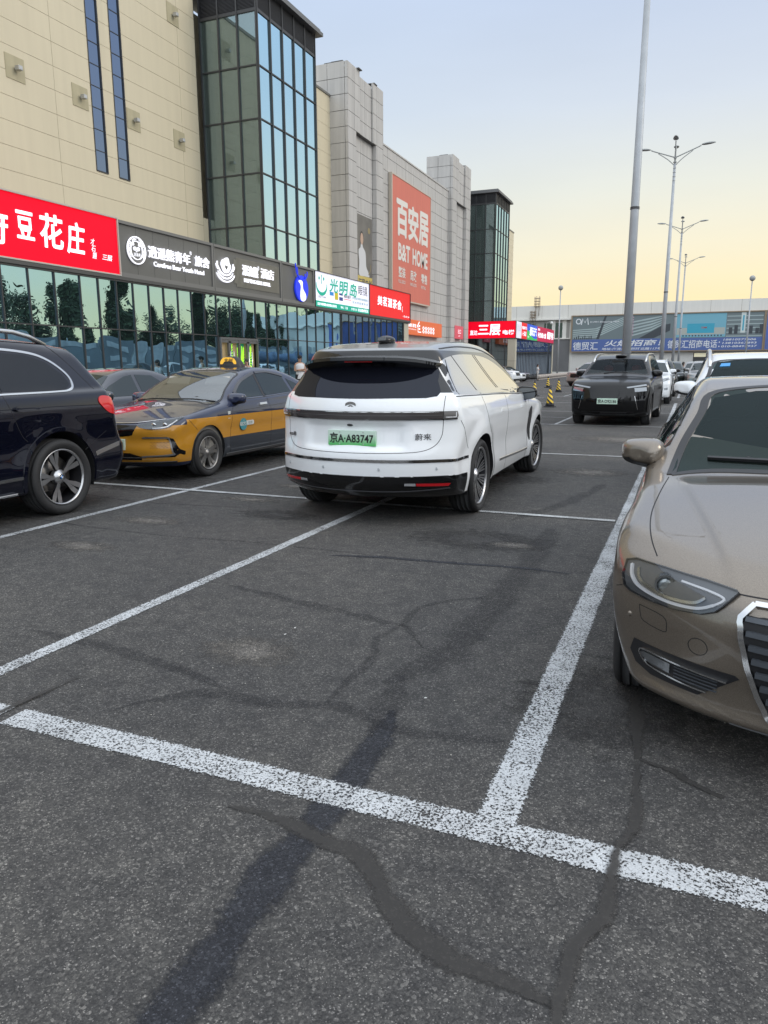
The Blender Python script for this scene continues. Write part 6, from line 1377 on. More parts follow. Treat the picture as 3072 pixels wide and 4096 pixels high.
cabin(A4,r,[('F',wsA,(1.2,2.7))],dash_s=1.62,dash_z=.93,low=.5)
big=[(u*1.035,z+(.02 if z>1.2 else -.018 if z<1 else 0)) for u,z in wsA]
patch(A4,'F',big,WSC,r,'windscreen',lift=.001,step=.06,thick=False)
def wsband(c,poly,root,wd=.05,m=BPL): band(c,'F',poly+[poly[0]],wd,m,root,'windscreen_seal',lift=.004,n=5)
wsband(A4,big,r,.055)
band(A4,'F',[(.1,.985),(-.25,.99),(-.55,.985)],.022,BPL,r,'wiper',lift=.02); band(A4,'F',[(-.02,.975),(.3,.985),(.6,.965)],.02,BPL,r,'wiper',lift=.02)
def dens(L,k=.03):
    o=[]
    for a,b in zip(L,L[1:]):
        m=max(1,int(math.dist(a,b)/k)); o+=[(a[0]+(b[0]-a[0])*i/m,a[1]+(b[1]-a[1])*i/m) for i in range(m)]
    return o+[L[-1]]
# grille
gr=[(-.405,.668),(-.445,.625),(-.44,.56),(-.41,.45),(-.37,.35),(-.33,.275),(-.28,.25),(.28,.25),(.33,.275),(.37,.35),(.41,.45),(.44,.56),(.445,.625),(.405,.668)]
patch(A4,'F',gr,mat('grille_dark',(.012,.012,.014),.5),r,'grille_backing',lift=.002,step=.05)
def dens(L,k=.03):
    o=[]
    for a,b in zip(L,L[1:]):
        m=max(1,int(math.dist(a,b)/k)); o+=[(a[0]+(b[0]-a[0])*i/m,a[1]+(b[1]-a[1])*i/m) for i in range(m)]
    return o+[L[-1]]
band(A4,'F',dens(gr+[gr[0]]),.024,CHR,r,'grille_frame',lift=.018,n=2)
GS=mat('grille_slat',(.09,.10,.115),.35,metal=.3)
for k in range(8):
    z=.29+k*.047; hw=np.interp(z,[.26,.35,.45,.56,.62,.668],[.29,.355,.395,.425,.43,.39]); band(A4,'F',[(-hw,z+.004),(-hw*.5,z),(0,z),(hw*.5,z),(hw,z+.004)],.022,GS,r,'grille_slat',lift=.016)
for j in range(4):
    mb=MB(); c=(-.165+.11*j,.60); P=A4.proj('F',[c])[0]; fA=Face((H4-P[0]+.022,0,0),(0,1,0),(0,0,1),(1,0,0)); ring(mb,fA,c,.050,.062,0,.012,28); mb.build('emblem_ring',CHR,r)
plate(A4,r,'F',0,.45,'京N·58J26',bg=(.03,.10,.45),lift=.03)
def audi_lamp(sg):
    f=lambda L:[(sg*u,z) for u,z in L]
    out=f(dens([(.850,.696),(.860,.645),(.850,.607),(.825,.595),(.76,.588),(.66,.588),(.57,.600),(.525,.620),(.455,.690),(.462,.696),(.56,.706),(.70,.711),(.81,.710),(.850,.696)],.025)[:-1])
    o=patch(A4,'F',out,mat('lamp_bowl',(.115,.12,.128),.3,spec=.6),r,'headlight',lift=.002,step=.03)
    P=A4.proj('F',[(sg*.70,.665)])[0]; fA=Face((H4-P[0]+.006,0,0),(0,1,0),(0,0,1),(1,0,0)); mb=MB(); ring(mb,fA,(sg*.70,.662),.031,.040,-.04,.010,28); mb.build('projector_ring',mat('lamp_chrome',(.45,.47,.48),.15,metal=1.),o)
    mb=MB(); mb._ell((H4-P[0]-.004,sg*.70,.662),(.018,.031,.031),16,10,0); mb.build('projector',mat('projector_glass',(.30,.33,.34),.04,coat=1.,metal=.5),o)
    band(A4,'F',f([(.828,.688),(.822,.65),(.785,.622),(.69,.607),(.59,.614),(.53,.640)]),.013,mat('lamp_white',(.85,.85,.87),.3),o,'daytime_light',lift=.012); band(A4,'F',f([(.53,.640),(.50,.664),(.55,.677),(.64,.685)]),.010,MATS['lamp_white'],o,'daytime_light',lift=.012)
    band(A4,'F',f([(.80,.685),(.795,.655),(.765,.638),(.69,.622),(.60,.630),(.56,.655)]),.014,MATS['lamp_chrome'],o,'reflector_edge',lift=.009)
    patch(A4,'F',out,LGR,r,'headlight_glass',lift=.016,step=.04,thick=False)
    band(A4,'F',out+[out[0]],.005,BPL,r,'headlight_seal',lift=.012,n=1)
    fog=f(dens([(.802,.405),(.815,.35),(.79,.305),(.73,.282),(.56,.282),(.435,.397),(.45,.407),(.62,.406),(.802,.405)],.03)[:-1])
    patch(A4,'F',fog,mat('grille_dark',(.012,.012,.014),.5),r,'lower_intake',lift=.003,step=.03)
    band(A4,'F',f([(.763,.345),(.773,.368),(.75,.383),(.62,.379),(.47,.374)]),.008,CHR,r,'fog_trim',lift=.012); band(A4,'F',f([(.763,.345),(.73,.322),(.62,.310),(.53,.308)]),.008,CHR,r,'fog_trim',lift=.012)
    patch(A4,'F',f([(.75,.335),(.757,.37),(.66,.367),(.66,.325)]),mat('fog_lamp',(.20,.21,.22),.1,coat=1.,metal=.6),r,'fog_light',lift=.008,step=.03)
    for k in range(4): band(A4,'F',f([(.645,.362-.014*k),(.5-.0*k,.362-.014*k)]),.004,GS,r,'intake_slat',lift=.007)
    band(A4,'F',f([(.79,.555),(.70,.545),(.685,.505),(.695,.485),(.77,.495),(.785,.52),(.79,.555)]),.003,SEAM,r,'washer_cover_gap',lift=.001,n=3)
    band(A4,'F',f([(.575+.032*math.cos(a),.475+.032*math.sin(a)) for a in [i*PI/8 for i in range(17)]]),.003,SEAM,r,'tow_cover_gap',lift=.001,n=1)
    band(A4,'F',f([(.865,.60),(.89,.585)]),.004,SEAM,r,'bumper_gap',lift=.001)
    P=A4.proj('F',[(sg*.825,.50)])[0]; mb=MB(); mb._ell((H4-P[0]+.002,sg*.825,.50),(.006,.011,.011),10,6,0); mb.build('parking_sensor',BE,r)
    band(A4,'T',[(1.42,sg*.735),(1.1,sg*.765),(.8,sg*.785),(.55,sg*.775),(.40,sg*.74)],.006,SEAM,r,'bonnet_gap',lift=.001)
audi_lamp(-1); audi_lamp(1)
band(A4,'F',[(-.46,.692),(-.40,.690),(0,.693),(.40,.690),(.46,.692)],.007,SEAM,r,'bonnet_gap',lift=.001)
band(A4,'F',[(-.45,.215),(-.3,.212),(0,.21),(.3,.212),(.45,.215)],.014,BPL,r,'lip_intake',lift=.004)
wA=[(1.86,1.0),(2.03,1.13),(2.35,1.27),(2.8,1.335),(3.3,1.32),(3.75,1.20),(3.95,1.05),(3.4,1.015),(2.6,.985)]
for v in 'LR':
    patch(A4,v,spline(wA,3,True),TINT,r,'side_window',lift=.003,step=.07); band(A4,v,dens(wA[1:7]),.014,MATS['black_plastic'],r,'window_trim',lift=.005); band(A4,v,[(2.75,.99),(2.77,1.33)],.05,BPL,r,'pillar',lift=.005)
    patch(A4,v,[(2.35,.83),(2.35,.86),(2.55,.865),(2.55,.835)],CHR,r,'door_handle',lift=.035,step=.03); patch(A4,v,[(3.35,.845),(3.35,.875),(3.55,.88),(3.55,.85)],CHR,r,'door_handle',lift=.035,step=.03)
seams(A4,r,[[(1.62,.93),(1.55,.7),(1.5,.3)],[(2.72,.97),(2.72,.3)]],.006)
mirror(A4,r,1.80,.985,.875,-1,BE,1.0); mirror(A4,r,1.80,.985,.875,1,BE,1.0)
wheels(A4,r,.325,.225,.225,'seven',.785)
# ================================================================= taxi
H5=4.65/2
TX=Car(4.65,[(0,.60),(.05,.74),(.15,.79),(.4,.86),(.8,.935),(1.15,.985),(1.27,1.01),(1.6,1.19),(1.95,1.345),(2.3,1.44),(2.7,1.475),(3.1,1.46),(3.5,1.39),(3.9,1.26),(4.2,1.14),(4.4,1.10),(4.65,1.02)],
 [(0,.87),(.5,.89),(1.2,.90),(2.4,.905),(4.,.895),(4.65,.84)],[(0,.82),(.8,.93),(1.3,.985),(2.4,1.0),(3.6,1.03),(4.65,1.02)],
 [(.15,.11),(.3,.05),(.45,.03),(.6,.025),(.72,.005),(.8,0),(.9,.02),(1.0,.05),(1.1,.055)],
 [(.2,.12),(.3,.03),(.42,.0),(.55,.02),(.66,.0),(.74,.015),(.78,.06),(.85,.15)],[(.2,.12),(.4,.02),(.8,0),(1.0,.08),(1.1,.2)],
 .92,3.59,.322,tumble=.50,ledge=.02,bowF=.22,bf=.46,br=.35,zb=.2,k=(.07,.06,.07,.07),flare=.018)
ORG=(.50,.235,.025); DBL=(.020,.027,.060)
TP=zone_paint('taxi_paint',DBL,[(ORG,-3,H5-.46,.50,.805,.0,0),(ORG,H5-.93,3,.27,.60,.0,0),(ORG,H5-.55,3,.26,.742,0,0),((.03,.035,.045),-3,H5-.93,0,.50,0,0)])
wsT=[(-.70,.985),(-.4,1.015),(0,1.025),(.4,1.015),(.70,.985),(.645,1.15),(.585,1.30),(.545,1.36),(.3,1.395),(0,1.405),(-.3,1.395),(-.545,1.36),(-.585,1.30),(-.645,1.15)]
r=car_root('taxi',TX,-6.90,7.38,'dark blue and orange taxi with a lit roof sign, nose to the camera','taxi',head=-1)
shell(TX,TP,r,140,48,52,archR=.372,holes=[('F',wsT,(1.0,2.5))])
cabin(TX,r,[('F',wsT,(1.0,2.5))],mat('cabin_grey',(.22,.21,.19),.8),dash_s=1.42,dash_z=.98,seat_m=mat('seat_grey',(.18,.17,.16),.8))
bigT=[(u*1.035,z+(.018 if z>1.3 else -.018 if z<1.03 else 0)) for u,z in wsT]
patch(TX,'F',bigT,glassmat('windscreen_glass_reflective',(.02,.03,.03),(.9,.92,.92),.22,.75),r,'windscreen',lift=.001,step=.06,thick=False); wsband(TX,bigT,r,.03)
for u in (-.35,.35):
    mb=MB(); mb.box(H5-1.98,H5-1.90,u-.2,u+.2,1.315,1.335); mb.v=[(x,y,z-(x-(H5-1.98))*1.2) for x,y,z in mb.v]; mb.build('sun_visor',mat('visor',(.5,.48,.44),.8),r)
mb=MB(); mb.box(H5-1.5,H5-1.34,.38,.56,1.0,1.01); mb.build('dashboard_card',mat('card',(.7,.7,.68),.6),r)
band(TX,'F',[(.7,.99),(.35,1.02),(0,1.02)],.02,BPL,r,'wiper',lift=.015); band(TX,'F',[(0,1.02),(-.35,1.02),(-.65,.99)],.02,BPL,r,'wiper',lift=.015)
for sg in (1,-1):
    f=lambda L:[(sg*u,z) for u,z in L]
    out=f(spline([(.39,.745),(.50,.775),(.66,.80),(.82,.835),(.835,.815),(.80,.745),(.75,.710),(.62,.695),(.50,.705)],4,True))
    o=patch(TX,'F',out,mat('lamp_bowl2',(.06,.065,.07),.2,metal=.3),r,'headlight',lift=.003,step=.03)
    band(TX,'F',f([(.60,.708),(.72,.718),(.78,.75),(.81,.80)]),.016,MATS['lamp_white'],o,'daytime_light',lift=.010); 
    for u in (.60,.72):
        P=TX.proj('F',[(sg*u,.75)])[0]; mb=MB(); mb._ell((H5-P[0]+.0,sg*u,.752),(.015,.036,.026),14,8,0); mb.build('projector',mat('lamp_chrome2',(.6,.62,.63),.12,metal=1.),o)
    patch(TX,'F',out,LGR,r,'headlight_glass',lift=.014,step=.05,thick=False)
    patch(TX,'F',f([(.46,.575),(.50,.60),(.74,.595),(.80,.57),(.86,.40),(.855,.355),(.80,.335),(.46,.335),(.44,.35),(.78,.36),(.80,.385),(.755,.55),(.72,.575)]),GBL,r,'lower_intake',lift=.004,step=.03)
    band(TX,'F',f([(.47,.588),(.73,.583),(.76,.56),(.795,.40),(.78,.365),(.45,.345)]),.020,mat('fog_trim_grey',(.22,.22,.22),.3,metal=.6),r,'fog_trim',lift=.010,n=5)
    for i in range(5):
        for j in range(6-(i%2)):
            u=.56+.034*j+(i%2)*.017; z=.455+.017*i; patch(TX,'F',f([(u,z),(u,z+.006),(u+.014+.002*j,z+.006),(u+.014+.002*j,z)]),BPL,r,'intake_hole',lift=.002,step=.02) if sg==1 else None
band(TX,'F',[(-.68,.812),(-.40,.775),(-.2,.765),(0,.765),(.2,.765),(.40,.775),(.68,.812)],.016,CHR,r,'chrome_strip',lift=.010)
patch(TX,'F',[(-.40,.745),(-.34,.62),(-.2,.60),(.2,.60),(.34,.62),(.40,.745)],GBL,r,'grille',lift=.004,step=.04)
text(Face((H5-TX.proj('F',[(0,.69)])[0][0]+.008,0,0),(0,1,0),(0,0,1),(1,0,0)),'BEIJING',-.17,.17,.675,.705,.002,CHR,r,off=.02,thick=.003,name='badge')
patch(TX,'F',[(-.44,.345),(-.44,.30),(.44,.30),(.44,.345),(.3,.39),(-.3,.39)],GBL,r,'lower_grille',lift=.003,step=.04); band(TX,'F',[(-.5,.335),(0,.335),(.5,.335)],.012,CHR,r,'chrome_strip',lift=.008)
plate(TX,r,'F',0,.50,'京B·T4071',bg=(.55,.68,.58),lift=.02)
band(TX,'F',[(-.8,.262),(-.4,.255),(0,.25),(.4,.255),(.8,.262)],.05,BPL,r,'front_lip',lift=.006)
w1=[(1.60,1.02),(1.85,1.175),(2.15,1.30),(2.42,1.36),(2.44,1.04)]; w2=[(2.52,1.04),(2.50,1.365),(2.85,1.375),(3.25,1.31),(3.33,1.075)]; w3=[(3.42,1.085),(3.35,1.285),(3.62,1.20),(3.82,1.10)]
for v in 'LR':
    for w_ in (w1,w2,w3): patch(TX,v,w_,TINT,r,'side_window',lift=.004,step=.06)
    band(TX,v,[(1.72,1.10),(2.02,1.265),(2.46,1.385)],.05,mat('rain_guard',(.05,.05,.055),.3,coat=.5),r,'rain_guard',lift=.012); band(TX,v,[(2.50,1.385),(2.85,1.395),(3.27,1.33)],.045,MATS['rain_guard'],r,'rain_guard',lift=.012)
    band(TX,v,[(1.62,1.005),(2.4,1.02),(3.4,1.06),(3.85,1.09)],.012,BPL,r,'window_seal',lift=.004); band(TX,v,[(1.77,1.02),(1.80,1.14)],.03,BPL,r,'pillar',lift=.006)
    band(TX,v,[(2.48,1.03),(2.46,1.37)],.06,BPL,r,'pillar',lift=.005)
    patch(TX,v,[(2.22,.905),(2.22,.935),(2.42,.94),(2.42,.91)],CHR,r,'door_handle',lift=.03,step=.03); patch(TX,v,[(3.2,.935),(3.2,.965),(3.4,.97),(3.4,.94)],CHR,r,'door_handle',lift=.03,step=.03)
    band(TX,v,[(1.35,.245),(2.4,.24),(3.15,.245)],.05,mat('sill_grey',(.06,.06,.062),.5),r,'sill',lift=.008)
seams(TX,r,[[(1.62,1.0),(1.50,.85),(1.45,.5),(1.47,.27)],[(2.50,1.03),(2.56,.7),(2.55,.27)],[(3.45,1.06),(3.42,.85),(3.24,.6)],[(.50,.80),(.62,.70),(.66,.66)]],.006); band(TX,'L',[(1.5,.845),(2.4,.88),(3.3,.915),(4.2,.93)],.006,SEAM,r,'body_crease',lift=.001)
f1=Face((0,TX.proj('L',[(1.85,.65)])[0][1]+.014,0),(-1,0,0),(0,0,1),(0,1,0)); mb=MB(); cx=-(H5-1.76); disc(mb,f1,(cx,.655),.088,-.03,.0); o=mb.build('taxi_roundel',mat('taxi_teal',(.05,.24,.28),.5),r)
mb=MB(); f1.rect(mb,cx+.07,cx+.24,.635,.70,-.03,-.001); disc(mb,f1,(cx+.25,.6675),.0325,-.03,-.0012); mb.build('name_panel',mat('panel_pale',(.55,.58,.56),.5),r)
mb=MB(); f1.rect(mb,cx-.088,cx+.088,.635,.685,0,.002); mb.build('roundel_band',MATS['panel_pale'],o); text(f1,'TAXI',cx-.075,cx+.075,.642,.679,.003,MATS['taxi_teal'],o,off=.02); text(f1,'北创',cx+.12,cx+.23,.648,.688,.0,mat('plate_ink',(.015,.015,.015),.5),o); text(f1,'北京',cx-.025,cx+.025,.70,.718,.002,MATS['panel_pale'],o)
mb=MB(); f1.rect(mb,-(H5-1.38),-(H5-1.44),.76,.86,-.03,0.0); mb.build('notice_sticker',MATS['panel_pale'],r)
# roof sign
mb=MB(); n=24; x0=H5-2.86; P=TX.proj('T',[(2.86,0)])[0][2]; V=[]
for k,(hz_,fx,fy) in enumerate(((.0,.12,.215),(.03,.12,.21),(.07,.105,.19),(.12,.085,.155),(.16,.06,.115),(.175,.03,.07))):
    for i in range(n):
        a=2*PI*i/n; V.append((x0+fx*abs(math.cos(a))**.6*(1 if math.cos(a)>0 else -1),fy*abs(math.sin(a))**.6*(1 if math.sin(a)>0 else -1),P-.005+hz_))
F=[(k*n+i,k*n+(i+1)%n,(k+1)*n+(i+1)%n,(k+1)*n+i) for k in range(5) for i in range(n)]+[tuple(5*n+i for i in range(n))]
o=mk('roof_sign',V,F,BPL,r,smooth=True); mb=MB(); mb.box(x0-.1,x0+.1,-.18,.18,P-.03,P); mb.build('sign_base',BPL,o)
fr_=Face((x0+.113,0,P),(0,1,0),(-.28,0,1),(1,0,.28)); mb=MB(); fr_.poly(mb,spline([(-.15,.045),(-.155,.09),(-.11,.145),(0,.152),(.09,.135),(.14,.075),(.145,.045)],3)+[],-.03,.006); mb.build('lit_panel',mat('taxi_lit',(.75,.42,.03),.4,emit=(1,.5,.03),es=.35),o); text(fr_,'北创',-.085,.075,.06,.135,.010,MATS['plate_ink'],o,off=.03)
mirror(TX,r,1.62,1.02,.865,1,TP if False else paint('dark_blue_paint',DBL),1.05); mirror(TX,r,1.62,1.02,.865,-1,MATS['dark_blue_paint'],1.05)
wheels(TX,r,.322,.222,.215,'taxi',.785)
# ================================================================= dark blue large SUV at the left
H7=5.32/2
X7=Car(5.32,[(0,.75),(.05,.95),(.2,1.06),(.7,1.16),(1.35,1.22),(1.5,1.25),(1.85,1.45),(2.2,1.63),(2.6,1.75),(3.1,1.785),(3.8,1.77),(4.3,1.74),(4.6,1.70),(5.32,1.66)],
 [(0,.93),(.5,.97),(1.2,.99),(2.6,.995),(4.2,.995),(4.7,.98),(5.32,.95)],[(0,1.1),(1.4,1.19),(2.6,1.205),(4.3,1.215),(5.32,1.23)],
 [(.15,.10),(.3,.04),(.5,.02),(.7,.03),(.9,.012),(1.05,.0),(1.15,.015),(1.25,.05)],
 [(.2,.1),(.4,.0),(.9,.03),(1.1,.15)],[(.25,.14),(.38,.06),(.52,.0),(.62,.0),(.75,.055),(.95,.10),(1.1,.13),(1.25,.20),(1.4,.33),(1.55,.46),(1.68,.58),(1.8,.74)],
 1.08,4.19,.385,tumble=.40,ledge=.02,bf=.4,br=.22,bowR=.04,zb=.26,k=(.09,.07,.1,.07),flare=.012)
NB=paint('midnight_paint',(.0045,.0055,.014),.3,.2)
r=car_root('large_suv',X7,-6.80,1.36,'very dark blue large SUV at the left edge with chrome window trim','car',head=-1)
shell(X7,NB,r,140,44,56,archR=.455)
q1=[(3.62,1.255),(3.60,1.62),(4.02,1.60),(4.25,1.53),(4.42,1.40),(4.46,1.31),(4.40,1.262),(4.2,1.25)]
for v in 'LR':
    patch(X7,v,[(2.62,1.235),(2.50,1.62),(2.9,1.64),(3.42,1.635),(3.54,1.25)],PRIV,r,'side_window',lift=.003,step=.06); patch(X7,v,q1,PRIV,r,'side_window',lift=.003,step=.05)
    patch(X7,v,[(1.75,1.225),(2.1,1.45),(2.42,1.615),(2.52,1.235)],PRIV,r,'side_window',lift=.003,step=.06)
    band(X7,v,[(1.6,1.20),(2.5,1.215),(3.5,1.228),(4.2,1.236),(4.43,1.25),(4.50,1.31),(4.46,1.42),(4.28,1.555),(4.03,1.625),(3.5,1.66),(2.8,1.665),(2.3,1.60),(1.7,1.27)],.030,mat('satin_chrome',(.62,.63,.64),.25,metal=1.),r,'window_trim',lift=.006,n=6)
    band(X7,v,[(3.58,1.24),(3.52,1.645)],.07,GBL,r,'pillar',lift=.005)
    patch(X7,v,spline([(3.66,1.09),(3.70,1.12),(3.82,1.125),(3.95,1.11),(3.95,1.085),(3.82,1.068),(3.70,1.07)],3,True),NB,r,'door_handle',lift=.028,step=.03)
    patch(X7,v,[(4.66,.595),(5.06,.672),(5.05,.622),(4.67,.55)],mat('brushed_chrome',(.5,.5,.5),.22,metal=1.),r,'bumper_trim',lift=.008,step=.04)
    band(X7,v,[(1.62,.415),(2.5,.42),(3.70,.44)],.035,MATS['brushed_chrome'],r,'sill_trim',lift=.008)
    P=X7.proj(v,[(4.19+.47*math.cos(a),.385+.47*math.sin(a)) for a in np.linspace(-.25,PI+.25,30)]); band(X7,v,[(4.19+.475*math.cos(a),.395+.475*math.sin(a)) for a in np.linspace(-.2,PI+.2,30)],.05,NB,r,'arch_lip',lift=.010,n=1); band(X7,v,[(1.08+.475*math.cos(a),.395+.475*math.sin(a)) for a in np.linspace(-.2,PI+.2,30)],.05,NB,r,'arch_lip',lift=.010,n=1)
seams(X7,r,[[(3.58,1.23),(3.66,1.0),(3.74,.84),(3.80,.78)],[(2.52,1.22),(2.56,.8),(2.56,.35)],[(4.52,.63),(4.7,.72),(4.86,.80)],[(4.30,1.74),(4.44,1.62),(4.60,1.46),(4.78,1.25)]],.006)
for sg in (1,-1):
    v='L' if sg>0 else 'R'; patch(X7,v,spline([(4.76,1.12),(4.80,1.175),(4.93,1.165),(5.06,1.10),(5.10,1.03),(5.06,.97),(4.92,.99),(4.82,1.05)],3,True),mat('red_lamp',(.55,.015,.02),.1,coat=1.,emit=(.8,.02,.02),es=.10),r,'tail_light',lift=.010,step=.03)
patch(X7,'B',[(-.9,1.02),(-.9,1.12),(.9,1.12),(.9,1.02)],MATS['red_lamp'],r,'tail_light',lift=.004,step=.08)
patch(X7,'B',[(-.70,1.24),(-.60,1.55),(.60,1.55),(.70,1.24)],PRIV,r,'rear_window',lift=.004,step=.08)
mirror(X7,r,1.95,1.20,.96,1,NB,1.15); mirror(X7,r,1.95,1.20,.96,-1,NB,1.15)
rails(X7,r,1.9,4.40,.66,MATS['satin_chrome'],.085)
wheels(X7,r,.385,.280,.295,'double',.845)
mb=MB(); P=X7.proj('L',[(2.0,.24)])[0]; mb.box(H7-3.62,H7-1.6,.86,.99,.285,.31); mb.build('running_board',MATS['satin_chrome'],r,bevel=.01)
# the roundel in the wheels' hubs
for ch in list(r.children):
    if ch.name.startswith('wheel') and ch.type=='EMPTY':
        yo=.295/2*.72+.0015; mb=MB(); f=Face((0,yo,0),(-1,0,0),(0,0,1),(0,1,0)); 
        for k in range(4):
            a0=k*PI/2; f.poly(mb,[(0,0)]+[(.017*math.cos(a0+i*PI/16),.017*math.sin(a0+i*PI/16)) for i in range(9)],-.001,.001,k%2)
        hub=mb.build('hub_emblem',[mat('roundel_blue',(.02,.2,.6),.3),mat('roundel_white',(.75,.75,.75),.3)],ch)
# ================================================================= generic makers for the cars farther off
def far_car(c,root,pm,ws,wins,lamps,style='five',res=(80,30,32),glassm=None,rr=.22,tail=None,grille=None,plate_=None,mir=None,cabin_=False,rail=None,track=None,ws_m=None,lampm=None):
    shell(c,pm,root,*res,holes=[('F',ws,(.9,3.0))] if cabin_ else ())
    if cabin_: cabin(c,root,[('F',ws,(.9,3.0))],seat_m=cabin_ if not isinstance(cabin_,bool) else None,dash_s=cabin_s,dash_z=cabin_z,low=.65)
    big=[(u*1.03,z) for u,z in ws]
    patch(c,'F',big,ws_m or (WSC if cabin_ else glassm or TINT),root,'windscreen',lift=.001 if cabin_ else .004,step=.08,thick=not cabin_)
    for v in 'LR':
        for w_ in wins: patch(c,v,w_,glassm or TINT,root,'side_window',lift=.004,step=.09)
    for sg in (1,-1):
        for L_ in lamps: patch(c,'F',[(sg*u,z) for u,z in L_],lampm or mat('far_lamp',(.28,.30,.32),.15,coat=1.,metal=.4),root,'headlight',lift=.005,step=.05)
    if grille: patch(c,'F',grille,GBL,root,'grille',lift=.004,step=.06)
    patch(c,'F',[(-.62,.36),(-.66,.24),(.66,.24),(.62,.36)],BPL,root,'lower_grille',lift=.003,step=.07)
    if plate_: plate(c,root,'F',0,plate_[0],plate_[1],bg=plate_[2],lift=.03)
    if mir: 
        for sg in (1,-1): mirror(c,root,mir[0],mir[1],mir[2],sg,mir[3] if len(mir)>3 else pm,1.1)
    if rail: rails(c,root,*rail)
    wheels(c,root,c.R,rr,.23,style,track or float(c.plan(2.))-.14)
def suv(L=4.7,hw=.93,h=1.68,hood=1.05,R=.35,zb=.24,wf=.93,wb=2.72):
    k=h-1.68
    return Car(L,[(0,.70),(.05,.86),(.2,hood-.08),(.7,hood),(1.15,hood+.04),(1.3,hood+.07),(1.7,hood+.30),(2.1,h-.12),(2.5,h-.02),(3.0,h),(3.7,h-.03),(4.2*L/4.7,h-.10),(L-.12,h-.2),(L,h-.3)],
      [(0,hw-.06),(.6,hw-.02),(1.5,hw),(L-1,hw),(L,hw-.06)],[(0,hood-.04),(1.3,hood+.02),(2.5,hood+.04),(L,hood+.08)],
      [(.15,.10),(.35,.03),(.6,.01),(.85,0),(1.0,.02),(hood+.08,.05)],[(.2,.1),(.4,.0),(.75,.02),(.9,.1)],[(.25,.12),(.5,0),(.95,.04),(1.1,.12),(1.4,.3),(1.7,.45)],
      wf,wf+wb,R,tumble=.42,ledge=.02,bf=.42,br=.3,zb=zb,k=(.08,.06,.08,.06),flare=.016)
def sedan_c(L=4.7,hw=.9,h=1.45):
    return Car(L,[(0,.58),(.05,.70),(.2,.77),(.6,.86),(1.1,.93),(1.35,.98),(1.8,1.2),(2.2,h-.07),(2.6,h-.01),(3.0,h),(3.4,h-.06),(3.9,1.2),(4.2,1.1),(L,1.0)],
      [(0,hw-.06),(.6,hw-.01),(1.5,hw),(L-.8,hw-.01),(L,hw-.08)],[(0,.80),(1.3,.94),(2.5,.97),(L,1.0)],[(.15,.1),(.35,.03),(.6,.0),(.8,0),(.92,.03),(1.0,.05)],[(.2,.1),(.4,.0),(.65,.02),(.8,.15)],[(.2,.12),(.5,0),(.9,.05),(1.1,.2)],
      .9,3.65,.33,tumble=.48,ledge=.02,bowF=.24,bf=.5,br=.35,zb=.2,k=(.07,.06,.07,.07),flare=.016)
def ws_suv(hw,b,t): return [(-hw*.80,b),(-hw*.4,b+.03),(0,b+.035),(hw*.4,b+.03),(hw*.80,b),(hw*.70,(b+t)/2),(hw*.62,t-.03),(hw*.3,t),(0,t+.005),(-hw*.3,t),(-hw*.62,t-.03),(-hw*.70,(b+t)/2)]
# --- black people carrier facing the camera
MV=Car(5.25,[(0,.80),(.05,.98),(.18,1.07),(.6,1.15),(1.1,1.20),(1.25,1.24),(1.6,1.44),(1.95,1.61),(2.3,1.71),(2.8,1.77),(3.5,1.78),(4.4,1.75),(5.0,1.68),(5.25,1.5)],
  [(0,.92),(.6,.95),(1.5,.965),(4.2,.965),(5.25,.90)],[(0,1.08),(1.3,1.18),(2.5,1.20),(5.25,1.24)],[(.15,.1),(.35,.03),(.6,.02),(.9,0),(1.08,.02),(1.2,.05)],
  [(.25,.12),(.36,.03),(.6,.0),(.85,.02),(.97,.05),(1.05,.12)],[(.25,.12),(.5,0),(1.0,.04),(1.2,.1),(1.7,.3)],1.0,4.1,.37,tumble=.42,ledge=.02,bowF=.18,bf=.36,br=.3,zb=.24,k=(.08,.07,.08,.06),flare=.014)
BK=paint('black_paint',(.003,.003,.0035),.0,.3); BK.node_tree.nodes['Principled BSDF'].inputs['Coat Weight'].default_value=.6
r=car_root('people_carrier',MV,-1.74,18.72,'large black people carrier with red seats facing the camera across the aisle','car',head=-1,rot=math.radians(-2))
wsM=[(-.75,1.245),(-.4,1.275),(0,1.285),(.4,1.275),(.75,1.245),(.69,1.42),(.60,1.60),(.3,1.635),(0,1.64),(-.3,1.635),(-.60,1.60),(-.69,1.42)]
cabin_s,cabin_z=1.55,1.12
far_car(MV,r,BK,wsM,[[(1.75,1.25),(2.1,1.44),(2.45,1.58),(2.75,1.62),(2.85,1.25)],[(2.93,1.25),(2.85,1.625),(3.8,1.63),(3.85,1.26)],[(3.93,1.265),(3.9,1.62),(4.6,1.57),(4.8,1.3)]],
  [[(.42,.955),(.85,1.02),(.87,.985),(.45,.925)]],style='five',res=(110,40,44),grille=[(-.44,.86),(-.36,.58),(.36,.58),(.44,.86)],plate_=(.615,'京A·D92186',(.55,.72,.60)),mir=(1.85,1.26,.955),cabin_=mat('red_leather',(.30,.05,.035),.6),rail=(1.95,4.6,.66,mat('satin_chrome',(.62,.63,.64),.25,metal=1.)),rr=.26,track=.83,ws_m=glassmat('clear_windscreen',(.02,.025,.025),(.30,.34,.38),.03,.97,tcol=(.80,.84,.82)))
